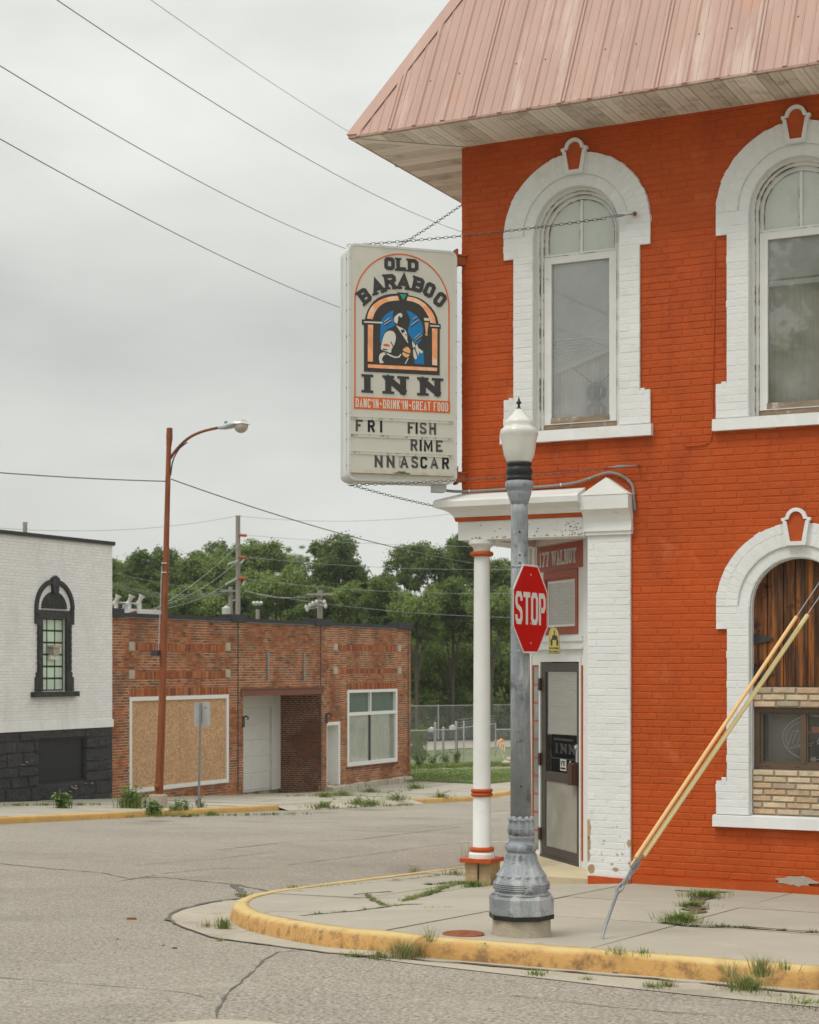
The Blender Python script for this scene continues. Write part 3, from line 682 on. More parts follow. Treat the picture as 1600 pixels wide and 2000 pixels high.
def upper_window(uc, idx):
    P = Pfront; mb = MB(); zs = 6.37
    o1 = arch_outline(uc, .452, 4.44, zs); o2 = arch_outline(uc, .415, 4.44, zs); o3 = arch_outline(uc, .385, 4.44, zs); o4 = arch_outline(uc, .347, 6.2, zs)
    mb.strip(P, o1, o2, -.2, -.065); mb.strip(P, o2, o3, -.2, -.095)
    mb.strip(P, arch_outline(uc, .385, 6.19, zs), o4, -.2, -.135)
    mb.box(P, uc-.385, uc+.385, 6.135, 6.195, -.2, -.115)
    mb.box(P, uc-.0135, uc+.0135, 6.195, zs+.345, -.2, -.14)
    win = mb.build('window', 'white_wood', bld)
    mb = MB(); mb.strip(P, arch_outline(uc, .4195, 4.44, zs), arch_outline(uc, .4145, 4.44, zs), -.1, -.0645); mb.strip(P, arch_outline(uc, .389, 4.44, zs), arch_outline(uc, .384, 4.44, zs), -.13, -.0942); mb.strip(P, arch_outline(uc, .351, 6.2, zs), arch_outline(uc, .345, 6.2, zs), -.16, -.1343); mb.box(P, uc-.385, uc+.385, 6.172, 6.179, -.12, -.114); mb.box(P, uc-.018, uc-.0136, 6.2, zs+.34, -.15, -.1395); mb.build('putty_gap', 'putty', win)
    mb = MB()
    A = [(uc-.38, 4.50), (uc-.38, 6.16), (uc+.38, 6.16), (uc+.38, 4.50)]; B = [(uc-.305, 4.56), (uc-.305, 6.10), (uc+.305, 6.10), (uc+.305, 4.56)]
    mb.strip(P, A, B, -.145, -.098, True); mb.build('storm_sash', 'white_wood', win)
    mb = MB(); mb.box(P, uc-.31, uc+.31, 4.512, 4.565, -.14, -.094); mb.box(P, uc-.385, uc+.385, 4.445, 4.497, -.16, -.105); mb.build('sash_rail', 'weathered_wood', win)
    mb = MB(); top = arc(uc, zs, .347, 180, 0, 20)
    mb.poly([P(a, b, -.155) for a, b in [(uc-.347, 6.196)]+top+[(uc+.347, 6.196)]]); mb.build('pane', 'frost_pane', win)
    mb = MB(); mb.poly([P(uc-.306, 4.56, -.128), P(uc+.306, 4.56, -.128), P(uc+.306, 6.10, -.128), P(uc-.306, 6.10, -.128)]); mb.build('pane', 'window_glass', win)
    window_surround(win, uc, 4.435, 4.79, 6.13, zs, 4.315)
    mb = MB(); zb = 5.35 if idx == 0 else 5.72; n = int((6.13-zb)/.030)
    for k in range(n):
        z = 6.13-k*.030
        l = -.37; r = .37
        mb.hexa([P(uc+l, z-.029, -.176), P(uc+r, z-.029, -.176), P(uc+r, z-.0285, -.180), P(uc+l, z-.0285, -.180)], [P(uc+l, z-.001, -.16), P(uc+r, z-.001, -.16), P(uc+r, z-.0005, -.167), P(uc+l, z-.0005, -.167)])
    if idx == 0:       # the blind hangs askew at its foot: gathered slats
        mb.hexa([P(uc-.37, zb-.36, -.186), P(uc+.37, zb-.12, -.186), P(uc+.37, zb, -.186), P(uc-.37, zb, -.186)], [P(uc-.37, zb-.36, -.184), P(uc+.37, zb-.12, -.184), P(uc+.37, zb, -.184), P(uc-.37, zb, -.184)])
        for k in range(9):
            zl = zb-.03*k; f = k/8
            mb.tube([P(uc-.36, zl-.06*f, -.165-.002*k), P(uc, zl+.05*f, -.168-.002*k), P(uc+.36, zl+.16*f, -.165-.002*k)], .009, 5)
    else: mb.box(P, uc-.37, uc+.37, zb-.05, zb-.003, -.18, -.16)
    mb.build('blind', 'blind', win)
    mb = MB(); pts = []
    for k in range(61):
        a = uc-.44+.88*k/60; h = -.245+.018*math.sin(k*1.1+idx)+.012*math.sin(k*.47)
        pts.append((a, h))
    i = mb.add([P(a, 4.42, h) for a, h in pts]); j = mb.add([P(a+.01*math.sin(a*9), 6.3, h*.9-.03) for a, h in pts])
    for k in range(60): mb.f.append((i+k, i+k+1, j+k+1, j+k))
    mb.build('curtain', 'curtain' if idx == 0 else 'curtain_warm', win, smooth=True)
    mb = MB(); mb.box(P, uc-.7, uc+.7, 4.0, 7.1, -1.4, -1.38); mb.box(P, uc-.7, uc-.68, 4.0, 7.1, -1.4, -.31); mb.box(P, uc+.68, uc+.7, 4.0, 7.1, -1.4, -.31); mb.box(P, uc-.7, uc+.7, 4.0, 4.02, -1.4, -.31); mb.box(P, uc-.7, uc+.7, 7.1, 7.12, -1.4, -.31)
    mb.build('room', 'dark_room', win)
for i, (uc, _) in enumerate(WIN): upper_window(uc, i)

# lower window: boarded arch over a strip of tan brick and a brown slider
P = Pfront; uc = LOW
mb = MB(); zs = 2.66
mb.strip(P, arch_outline(uc, .452, .71, zs), arch_outline(uc, .438, .71, zs), -.28, -.03)
win = mb.build('window', 'white_paint', bld)
window_surround(win, uc, .705, 1.05, 2.42, zs, .592)
mb = MB(); edges = [-.437, -.31, -.155, -.045, .075, .21, .335, .437]
for k in range(len(edges)-1):
    a0, a1 = edges[k]+.004, edges[k+1]-.004
    zt = lambda a: zs+math.sqrt(max(.0, .436**2-a*a))
    pl = [(uc+a0, 1.91), (uc+a1, 1.91)]+[(uc+a1+(a0-a1)*t/5, zt(a1+(a0-a1)*t/5)) for t in range(6)]
    mb.prism(P, pl, -.14, -.092+rnd.uniform(-.006, .006))
mb.poly([P(a, b, -.135) for a, b in arch_outline(uc, .437, 1.91, zs)])
sh = mb.build('shutter', 'shutter_wood', win)
for z in (2.355, 2.03):
    mb = MB(); mb.box(P, uc-.432, uc-.395, z-.05, z+.05, -.088, -.078); mb.prism(P, [(uc-.395, z-.04), (uc-.25, z-.012), (uc-.25, z+.012), (uc-.395, z+.04)], -.085, -.076)
    for a in (-.36, -.31, -.27): mb.blob(P(uc+a, z, -.076), .006, .004, .006, 6, 4)
    mb.tube([P(uc-.395, z-.055, -.074), P(uc-.395, z+.055, -.074)], .007, 6)
    mb.build('hinge', 'dark_metal', win)
mb = MB(); mb.box(P, uc-.437, uc+.437, 1.714, 1.905, -.2, -.072); mb.box(P, uc-.437, uc+.437, .70, 1.133, -.2, -.052); mb.build('mortar_bed', 'mortar', win)
mb = MB()
bricks(mb, P, uc-.436, uc+.436, 1.715, 1.905, None, course=.0633, length=.222, h0=-.075, h1=-.058, gap=.012, bev=.006, jit=.003)
bricks(mb, P, uc-.436, uc+.436, .712, 1.133, None, course=.0601, length=.222, h0=-.055, h1=-.038, gap=.012, bev=.006, jit=.003)
mb.build('infill_brick', 'tan_brick', win)
mb = MB(); A = [(uc-.435, 1.137), (uc-.435, 1.711), (uc+.435, 1.711), (uc+.435, 1.137)]; B = [(uc-.385, 1.187), (uc-.385, 1.668), (uc+.385, 1.668), (uc+.385, 1.187)]
mb.strip(P, A, B, -.17, -.105, True)
mb.strip(P, B, [(uc-.355, 1.207), (uc-.355, 1.648), (uc+.355, 1.648), (uc+.355, 1.207)], -.16, -.125, True)
mb.box(P, uc-.0, uc+.05, 1.19, 1.66, -.158, -.118); mb.box(P, uc+.05, uc+.068, 1.19, 1.66, -.158, -.13)
slider = mb.build('slider_frame', 'bronze_frame', win)
mb = MB(); mb.box(P, uc-.33, uc-.29, 1.158, 1.166, -.106, -.103); mb.box(P, uc-.05, uc-.01, 1.158, 1.166, -.106, -.103); mb.build('weep_slot', 'dark_metal', win)
mb = MB(); mb.poly([P(uc-.356, 1.206, -.15), P(uc+.356, 1.206, -.15), P(uc+.356, 1.649, -.15), P(uc-.356, 1.649, -.15)]); mb.build('pane', 'slider_glass', win)
mb = MB(); mb.box(P, uc-.36, uc+.02, 1.19, 1.66, -.34, -.33); mb.build('insect_screen', 'shade_cloth', win)
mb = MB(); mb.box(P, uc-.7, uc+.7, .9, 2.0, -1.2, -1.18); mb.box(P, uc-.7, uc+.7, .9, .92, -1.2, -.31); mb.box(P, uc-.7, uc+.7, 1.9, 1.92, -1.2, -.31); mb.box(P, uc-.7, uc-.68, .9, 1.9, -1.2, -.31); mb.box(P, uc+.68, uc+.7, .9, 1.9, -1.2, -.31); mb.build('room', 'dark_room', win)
# unlit neon sign standing behind the slider glass
ns = thing('neon_sign', Pfront(uc+.1, 1.2, -.25), 'unlit oval neon beer sign with slanted script behind the brown slider window', 'neon sign')
mb = MB(); c0 = (uc+.08, 1.43)
el = lambda rx, rz, a0, a1, h=-.22: [P(c0[0]+rx*math.cos(math.radians(a0+(a1-a0)*k/40)), c0[1]+rz*math.sin(math.radians(a0+(a1-a0)*k/40)), h) for k in range(41)]
mb.tube(el(.275, .205, 0, 360)[:-1], .0055, 6, closed=True); mb.tube(el(.245, .165, 115, 200), .004, 6); mb.tube(el(.25, .215, 25, 120), .0045, 6)
mb.build('border_tube', 'neon_tube', ns)
mb = MB()
def scr(*p): mb.tube([P(c0[0]+a, c0[1]+b, -.215) for a, b in p], .0045, 6)
scr((-.235, -.10), (-.175, .065), (-.195, .07)); scr((-.175, .06), (-.135, .07), (-.185, -.06)); scr((-.135, .07), (-.115, .06)); scr((-.09, .065), (-.135, -.055), (-.115, -.075), (-.06, -.06), (-.02, .06)); scr((-.165, -.075), (-.06, -.06), (.02, -.045))
scr((-.215, -.10), (-.1, -.085), (.0, -.07)); scr((.05, -.045), (.10, .085), (.085, .09)); scr((.085, .07), (.115, .105), (.14, .095), (.13, .08)); scr((.20, .10), (.165, .04), (.16, -.02), (.19, -.05), (.235, -.04), (.255, .02), (.26, .08), (.23, .11), (.20, .10)); scr((.05, -.055), (.09, -.05))
mb.build('script_tube', 'neon_tube', ns)
mb = MB(); mb.box(P, c0[0]-.02, c0[0]+.3, 1.47, 1.53, -.3, -.29); mb.build('backing_plate', 'barricade_orange', ns)
mb = MB(); mb.box(P, c0[0]-.01, c0[0]+.04, 1.21, 1.25, -.24, -.2); mb.build('transformer_box', 'aluminium', ns)

# pilaster with capital
mb = MB(); mb.box(P, -5.95, -5.512, -.2, 3.38, -.30, .0335); bricks(mb, P, -5.948, -5.514, .05, 3.37, None, h0=.02, h1=.036, gap=.003, bev=.006, jit=.002)
bricks(mb, lambda a, b, h: (-5.95-h+.03, a, b), 15.68, 15.94, .05, 3.37, None, h0=.02, h1=.036)
pil = mb.build('pilaster', 'pilaster_paint', bld)
mb = MB()
for cx_, cz_, rx, ry in ((-5.937, .52, .02, .09), (-5.94, .37, .022, .07), (-5.942, .25, .016, .05), (-5.912, .12, .04, .045), (-5.66, .13, .03, .016), (-5.525, .39, .018, .035), (-5.70, .18, .015, .01)):
    mb.prism(P, [(max(a, -5.951), b) for a, b in rough(cx_, cz_, rx, ry)], .02, .0385)
for k in range(18): a, z = rnd.uniform(-5.93, -5.55), rnd.uniform(.1, .75)**1.0; mb.prism(P, rough(a, z, rnd.uniform(.003, .012), rnd.uniform(.002, .006), 8), .02, .0383)
mb.build('bare_spot', 'bare_brick', pil)
mb = MB(); mb.strip(P, [(-5.94, -.03), (-5.73, -.03), (-5.513, -.03)], [(-5.94, .055), (-5.73, .05), (-5.513, .045)], .0, .06); mb.build('pilaster_foot', 'orange_trim', pil)
mb = MB(); a0, a1 = -5.985, -5.495
mb.box(P, a0+.02, a1, 3.375, 3.41, -.2, .06); mb.box(P, a0+.005, a1+.005, 3.41, 3.44, -.2, .075)
pr = [(.05, 3.44), (.055, 3.50), (.075, 3.56), (.11, 3.60), (.145, 3.62), (.15, 3.755)]
for (h0, z0), (h1, z1) in zip(pr, pr[1:]):
    mb.hexa([P(a0, z0, -.2), P(a1, z0, -.2), P(a1, z0, h0), P(a0, z0, h0)], [P(a0, z1, -.2), P(a1, z1, -.2), P(a1, z1, h1), P(a0, z1, h1)])
mb.hexa([P(a0-.006, 3.756, -.05), P(a1+.006, 3.756, -.05), P((a0+a1)/2+.01, 3.925, -.05)], [P(a0-.006, 3.756, .155), P(a1+.006, 3.756, .155), P((a0+a1)/2+.01, 3.925, .12)])
mb.build('capital', 'white_wood', pil)

# entablature over the open corner: profile swept round the corner
PR = [(.028, 3.375), (.03, 3.555), (.055, 3.56), (.055, 3.60)]
def sweep_corner(prof, inner):
    mb = MB(); path = lambda h, z: [(-5.985, V0-h, z), (U0-h, V0-h, z), (U0-h, 22., z)]
    rows = [path(h, z) for h, z in prof]+[[(-5.985, V0+inner, prof[-1][1]), (U0+inner, V0+inner, prof[-1][1]), (U0+inner, 22., prof[-1][1])], [(-5.985, V0+inner, prof[0][1]), (U0+inner, V0+inner, prof[0][1]), (U0+inner, 22., prof[0][1])]]
    n = len(rows); idx = [mb.add(r) for r in rows]
    for k in range(n):
        a, b = idx[k], idx[(k+1) % n]
        for q in range(2): mb.f.append((a+q, a+q+1, b+q+1, b+q))
    mb.f.append(tuple(i for i in idx)); mb.f.append(tuple(i+2 for i in idx)); return mb
ent = sweep_corner([(.028, 3.375), (.03, 3.562)], .28).build('entablature', 'white_wood', bld)
sweep_corner([(.05, 3.564), (.06, 3.602)], .25).build('entablature_band', 'orange_trim', bld)
sweep_corner([(.062, 3.604), (.075, 3.625), (.10, 3.655), (.14, 3.675), (.185, 3.69), (.215, 3.70), (.222, 3.755), (.205, 3.775), (.0, 3.85)], .20).build('cornice', 'white_wood', bld)
mb = MB()      # flaked paint on the frieze
for k in range(70):
    a = rnd.choice([rnd.gauss(-6.2, .14), rnd.uniform(-7.25, -6.0)]); z = rnd.uniform(3.39, 3.53) if k < 40 else rnd.uniform(3.385, 3.40)
    if not -7.3 < a < -6.0: continue
    r = rnd.uniform(.004, .014)
    mb.prism(P, [(a+r*rnd.uniform(.5, 1.5)*math.cos(t), z+r*rnd.uniform(.3, .7)*math.sin(t)) for t in (0, 1, 2.2, 3.1, 4.2, 5.2)], .02, .032)
mb.build('flaked_paint', 'conduit_grey', ent)
mb = MB(); mb.cbox(-7.2, -5.96, 15.95, 17.6, 3.46, 3.50); mb.build('porch_ceiling', 'orange_trim', bld)
# corner column
cx, cy = -7.13, 15.77; zb = gz(cx, cy)-.02
colm = MB().lathe((cx, cy, 0), [(.135, .16), (.135, .20), (.11, .225), (.092, .25), (.088, 1.2), (.080, 3.1), (.078, 3.235), (.085, 3.24), (.085, 3.29), (.10, 3.31), (.135, 3.335), (.135, 3.374)], 28).build('column', 'white_wood', bld, smooth='auto')
for z in (.245, .80, .84, 3.235):
    r = .093+(.02 if z < .3 else .012)
    MB().tube([(cx+(r-.012)*math.cos(t*math.pi/12), cy+(r-.012)*math.sin(t*math.pi/12), z) for t in range(24)], .027 if z in (.245, 3.235) else .02, 8, closed=True).build('column_ring', 'orange_trim', colm, smooth=True)
MB().cbox(cx-.17, cx+.17, cy-.17, cy+.17, .12, .16).build('column_plinth', 'orange_trim', colm)
mb = MB(); mb.cbox(cx-.13, cx+.0, cy-.12, cy+.12, zb-.1, .12); mb.cbox(cx+.015, cx+.14, cy-.10, cy+.14, zb-.1, .119); mb.build('column_footing', 'bare_brick', colm)

# ---- diagonal entry wall in the recess
P = Pdiag
mb = MB()
mb.box(P, -.12, .295, -.15, 3.46, -.12, 0); mb.box(P, -.05, .287, -.1, 3.4, 0, .03)
mb.box(P, .295, 1.72, 2.19, 2.43, -.12, 0); mb.box(P, .295, 1.72, 3.10, 3.46, -.12, 0); mb.box(P, .295, .472, 2.43, 3.10, -.12, 0); mb.box(P, 1.37, 1.72, 2.43, 3.10, -.12, 0)
mb.box(P, 1.70, 1.95, -.15, 3.46, -.12, .01)
mb.box(P, .29, 1.70, 2.355, 2.41, 0, .05); mb.box(P, .29, 1.70, 2.30, 2.355, 0, .03); mb.box(P, .29, 1.70, 2.275, 2.30, 0, .045)
mb.box(P, .29, 1.75, 3.385, 3.455, 0, .055); mb.box(P, 1.60, 1.66, 2.42, 3.385, 0, .02); mb.box(P, 1.70, 1.78, 2.42, 3.385, .01, .04)
for a0, a1 in ((.297, .392), (1.49, 1.70)): mb.box(P, a0, a1, -.1, .125, -.12, .0); mb.box(P, a0, a1, 2.11, 2.19, -.12, 0)
mb.strip(P, [(.392, .06), (.392, 2.19), (1.49, 2.19), (1.49, .06)], [(.428, .06), (.428, 2.145), (1.452, 2.145), (1.452, .06)], -.12, .014)
ew = mb.build('entry_wall', 'white_wood', bld)
for a0, a1, outer in ((.30, .392, 1), (1.485, 1.69, 0)):
    mb = MB(); mb.box(P, a1-.035 if outer else a1-.02, a1-.002 if outer else a1, .127, 2.108, -.05, .004); mb.box(P, a0, a0+.02, .127, 2.108, -.05, .004) if not outer else None
    for k in range(11): mb.box(P, a0+.021, a1-.036, .127+k*.1965, .141+k*.1965, -.05, .003)
    sl = mb.build('sidelight', 'orange_trim', bld)
    mb = MB(); mb.box(P, a0+.0, a1-.02, .13, 2.105, -.06, -.003); mb.build('glass_block', 'sidelight_glass', sl)
# door
mb = MB(); DA0, DA1 = .44, 1.44
mb.strip(P, [(DA0, .075), (DA0, 2.135), (DA1, 2.135), (DA1, .075)], [(.505, .185), (.505, 2.04), (1.235+.09, 2.04), (1.235+.09, .185)], -.05, .004, True)
mb.box(P, .507, 1.322, .885, .985, -.05, .005)
mb.box(P, .43, 1.45, .06, .09, -.05, .02)
door = mb.build('entry_door', 'door_brown', bld)
G0, G1 = .507, 1.323
mb = MB(); mb.poly([P(G0, .985, -.009), P(G1, .985, -.009), P(G1, 2.04, -.009), P(G0, 2.04, -.009)]); mb.build('door_pane', 'door_glass', door)
mb = MB(); mb.box(P, G0, G1, .186, .884, -.04, -.006); mb.build('kick_panel', 'door_panel', door)
mb = MB()
for k in range(30):
    z = 2.038-k*.0205; mb.box(P, G0-.02, G1+.02, z-.0195, z, -.036-.003*(k % 2), -.030)
mb.box(P, G0-.02, G1+.02, 1.385, 1.422, -.04, -.026); mb.build('shade', 'shade_cloth', door)
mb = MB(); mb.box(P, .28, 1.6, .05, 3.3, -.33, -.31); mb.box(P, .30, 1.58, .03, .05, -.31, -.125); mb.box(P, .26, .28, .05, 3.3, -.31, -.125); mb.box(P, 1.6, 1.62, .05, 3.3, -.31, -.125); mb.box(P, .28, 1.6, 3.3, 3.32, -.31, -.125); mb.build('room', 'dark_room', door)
mb = MB(); Pm = lambda a, b, h: P(1.75-a, b, h)       # lettering runs left to right for the viewer
x = 1.75-1.10
for ch in 'INN':
    w = .10 if ch == 'I' else .155; glyph(mb, ch, Pm, x, 1.19, w, .10, .04, -.008, -.0065, serif=.035); x += w+.06
mb.box(Pm, .62, 1.12, 1.325, 1.345, -.008, -.0065); mb.box(Pm, .55, 1.18, 1.13, 1.14, -.008, -.0065)
mb.build('door_lettering', 'sign_black', door)
mb = MB(); mb.box(P, .80, .955, 1.01, 1.13, -.008, -.006); mb.prism(P, [(.66, 1.0), (.755, 1.0), (.74, 1.08), (.70, 1.13), (.665, 1.06)], -.008, -.006); stk = mb.build('sticker', 'sticker', door)
mb = MB(); glyph(mb, 'V', Pm, 1.75-.94, 1.06, .05, .055, .014, -.006, -.0045); glyph(mb, 'T', Pm, 1.75-.885, 1.06, .04, .055, .014, -.006, -.0045); glyph(mb, 'I', Pm, 1.75-.84, 1.06, .014, .055, .014, -.006, -.0045); mb.box(P, .815, .94, 1.025, 1.045, -.006, -.0045); mb.build('sticker_mark', 'black_letter', door)
mb = MB(); mb.box(P, .455, .60, .885, 1.11, .012, .06); mb.box(P, .47, .585, .90, 1.09, .06, .075); mb.build('door_handle', 'brown_handle', door)
mb = MB(); mb.box(P, .462, .496, 1.12, 1.30, .0, .02); mb.blob(P(.478, 1.27, .025), .018, .018, .022, 8, 6); mb.build('lock_plate', 'aluminium', door)
for z in (1.90, 1.10, .30): MB().box(P, 1.425, 1.475, z-.06, z+.07, .0, .03).build('door_hinge', 'brown_handle', door)
# transom window, painted address panel
mb = MB(); Rz = lambda a0, a1, z0, z1: [(a0, z0), (a0, z1), (a1, z1), (a1, z0)]
mb.strip(P, Rz(.475, 1.367, 2.432, 3.095), Rz(.535, 1.305, 2.485, 3.02), -.1, .012, True); mb.strip(P, Rz(.535, 1.305, 2.485, 3.02), Rz(.56, 1.28, 2.51, 2.995), -.1, .002, True)
tw = mb.build('transom_window', 'red_panel', bld)
mb = MB(); mb.strip(P, Rz(.56, 1.28, 2.51, 2.995), Rz(.585, 1.255, 2.535, 2.97), -.1, -.004, True); mb.build('inner_bead', 'white_wood', tw)
mb = MB(); mb.poly([P(.585, 2.535, -.012), P(1.255, 2.535, -.012), P(1.255, 2.97, -.012), P(.585, 2.97, -.012)]); mb.build('transom_pane', 'door_glass', tw)
mb = MB()
for k in range(22):
    z = 2.975-k*.02; mb.box(P, .57, 1.27, z-.018, z, -.036-.004*(k % 2), -.028)
mb.build('transom_blind', 'shade_cloth', tw)
MB().box(P, .317, 1.53, 3.105, 3.372, 0, .018).build('address_panel', 'red_panel', ew)
mb = MB(); text(mb, '177 WALNUT', Pm, 1.75-1.46, 3.155, .088, .155, .030, .104, .018, .0225, serif=.028); mb.build('address_lettering', 'silver_letter', ew)

# ---- roof: steep ribbed metal, hipped at the corner, over a wide flat soffit
EV, EU, ZE = 14.93, -8.21, 7.385; KS = 1.9; RT = 1.62
ns_ = math.hypot(1, KS)
def Proof(a, s, h): return (a, EV+s-h*KS/ns_, ZE+s*KS+h/ns_)
def Proofl(a, s, h): return (EU+s-h*KS/ns_, a, ZE+s*KS+h/ns_)
mb = MB()
mb.hexa([Proof(EU, 0, -.03), Proof(UE+.9, 0, -.03), Proof(UE+.9, RT, -.03), Proof(EU+RT, RT, -.03)], [Proof(EU, 0, 0), Proof(UE+.9, 0, 0), Proof(UE+.9, RT, 0), Proof(EU+RT, RT, 0)])
mb.hexa([Proofl(EV, 0, -.03), Proofl(30, 0, -.03), Proofl(30, RT, -.03), Proofl(EV+RT, RT, -.03)], [Proofl(EV, 0, 0), Proofl(30, 0, 0), Proofl(30, RT, 0), Proofl(EV+RT, RT, 0)])
mb.poly([(EU+RT, EV+RT, ZE+RT*KS), (UE+.9, EV+RT, ZE+RT*KS), (UE+.9, 30, ZE+RT*KS), (EU+RT, 30, ZE+RT*KS)])
def rib(PR_, a, s1, wb=.030, wt=.014, h=.017):
    o = rnd.uniform(-.012, .006)
    mb.hexa([PR_(a-wb, o, 0), PR_(a+wb, o, 0), PR_(a+wb, s1, 0), PR_(a-wb, s1, 0)], [PR_(a-wt, o, h), PR_(a+wt, o, h), PR_(a+wt, s1, h), PR_(a-wt, s1, h)])
a = EU+.12; k = 0
while a < UE+.8:
    s1 = min(RT, a-EU-.03)
    rib(Proof, a, s1); 
    for m in (.1, .2):     # low stiffening ribs between the seams
        if a+m-EU > .1: rib(Proof, a+m, min(RT, a+m-EU-.03), .010, .005, .006)
    if k % 3 == 1: rib(Proof, a+.042, min(RT, a+.042-EU-.03), .016, .01, .016)
    a += .305; k += 1
a = EV+.15
while a < 29.5: rib(Proofl, a, min(RT, a-EV-.03)); a += .305
roof = mb.build('roof', 'roof_metal', bld)
mb = MB(); e0 = Vector((EU, EV, ZE)); e1 = Vector((EU+RT, EV+RT, ZE+RT*KS)); nn = Vector((-1, -1, 1.05)).normalized()*.03
mb.hexa([e0+Vector((.13, 0, .0))+nn*.6, e0+nn, e0+Vector((0, .13, 0))+nn*.6, e0-nn], [e1+Vector((.13, 0, 0))+nn*.6, e1+nn, e1+Vector((0, .13, 0))+nn*.6, e1-nn]); mb.build('hip_cap', 'roof_metal', roof)
mb = MB()
for r_ in range(3):
    for k in range(34):
        a = EU+.12+.305*k+.05; s = .28+.55*r_+rnd.uniform(-.01, .01)
        if a-EU > s+.05: mb.blob(Proof(a, s, .002), .008, .008, .008, 6, 4)
mb.build('roof_screw', 'rust_orange', roof)
mb = MB(); mb.box(lambda a, b, h: (a, EV-h, b), EU, UE+.9, 7.366, 7.388, -.02, .004); mb.box(lambda a, b, h: (EU-h, a, b), EV, 30, 7.366, 7.388, -.02, .004); mb.build('eave_edge', 'roof_metal', roof)
mb = MB(); mbv = MB(); w = .105; a = EU+.03
zS = 7.36
def mit(u): return EV+(u-EU)*(V0-EV)/(U0-EU)     # mitre line across the soffit corner
k = 0
while a < UE+.8:
    for q in range(3):
        b = a+w-.0045
        y0a, y0b = EV+.03, EV+.03
        y1a, y1b = min(V0, mit(a)-.06), min(V0, mit(b)-.06)
        if y1b > y0b+.02: (mbv if k % 2 else mb).hexa([(a, y0a, zS), (b, y0b, zS), (b, y1b, zS), (a, max(y1a, y0a), zS)], [(a, y0a, zS+.02), (b, y0b, zS+.02), (b, y1b, zS+.02), (a, max(y1a, y0a), zS+.02)])
        a += w
    k += 1
a = EV+.03
inv = lambda v: EU+(v-EV)*(U0-EU)/(V0-EV)
while a < 29.8:
    k += 1; b = a+w-.0045; x0 = EU+.03; xa, xb = min(U0, inv(a)-.05), min(U0, inv(b)-.05)
    if xb > x0+.02: (mbv if (k//2) % 2 else mb).hexa([(x0, a, zS), (max(xa, x0), a, zS), (xb, b, zS), (x0, b, zS)], [(x0, a, zS+.02), (max(xa, x0), a, zS+.02), (xb, b, zS+.02), (x0, b, zS+.02)])
    a += w
mb.poly([(EU+.02, EV+.02, zS-.004), (EU+.02, EV+.09, zS-.004), (U0-.0, V0+.05, zS-.004), (U0+.06, V0-.0, zS-.004), (EU+.09, EV+.02, zS-.004)])
sof = mb.build('soffit', 'soffit_metal', bld); mbv.build('vented_panels', 'soffit_vented', sof)
mb = MB(); mb.poly([(EU+.01, EV+.01, zS+.012), (UE+.85, EV+.01, zS+.012), (UE+.85, V0+.1, zS+.012), (U0+.1, V0+.1, zS+.012), (U0+.1, 30, zS+.012), (EU+.01, 30, zS+.012)]); mb.build('soffit_backing', 'soffit_groove', sof)
mb = MB(); a = EU+.5                                 # vent perforations in every third board
k = 0
while a < UE:
    for q in range(26):
        y = EV+.06+q*.027
        if y < V0-.04 and y < mit(a)-.1: mb.poly([(a, y, zS-.002), (a+.012, y, zS-.002), (a+.012, y+.006, zS-.002), (a, y+.006, zS-.002)]); mb.poly([(a+.045, y+.01, zS-.002), (a+.057, y+.01, zS-.002), (a+.057, y+.016, zS-.002), (a+.045, y+.016, zS-.002)])
    a += .105*(1 if k % 3 else 2); k += 1
mb.build('vent_slots', 'soffit_groove', sof)

# ------------------------------------------------------------------ projecting sign on the corner
sg = thing('projecting_sign', Psign(.567, 3.93, -.15), 'tall white boxed tavern sign with jukebox bartender emblem projecting from the building corner', 'sign')
P = Psign; SW, SZ0, SZ1, ST = 1.134, 3.93, 6.265, .30
def rrect(a0, a1, b0, b1, r, n=5):
    o = []
    for cx_, cy_, s0 in ((a1-r, b1-r, 0), (a0+r, b1-r, 90), (a0+r, b0+r, 180), (a1-r, b0+r, 270)):
        o += [(cx_+r*math.cos(math.radians(s0+90*k/n)), cy_+r*math.sin(math.radians(s0+90*k/n))) for k in range(n+1)]
    return o
mb = MB(); mb.prism(P, rrect(0, SW, SZ0, SZ1, .075), -ST, -.012)
mb.strip(P, rrect(0, SW, SZ0, SZ1, .075), rrect(.022, SW-.022, SZ0+.022, SZ1-.022, .06), -.012, .004, True)
cab = mb.build('cabinet', 'sign_metal', sg)
mb = MB(); mb.prism(P, rrect(.022, SW-.022, SZ0+.022, SZ1-.022, .06), -.012, .0); mb.build('sign_face', 'sign_face', sg)
mb = MB()
for k in range(9):
    z = SZ0+.15+k*.255
    for h in (-.06, -.24): mb.blob(P(-.002, z, h), .006, .006, .006, 6, 4)
    mb.blob(P(SW-.011, z, .005), .005, .005, .005, 6, 4); mb.blob(P(.011, z, .005), .004, .004, .004, 6, 4)
mb.build('rivets', 'dark_metal', cab)
mb = MB()
for h in (-.075, -.225): mb.box(lambda a, b, q: P(-q, b, a), h-.008, h+.008, SZ0+.09, SZ1-.09, 0, .008)
mb.build('edge_trim', 'sign_metal', cab)
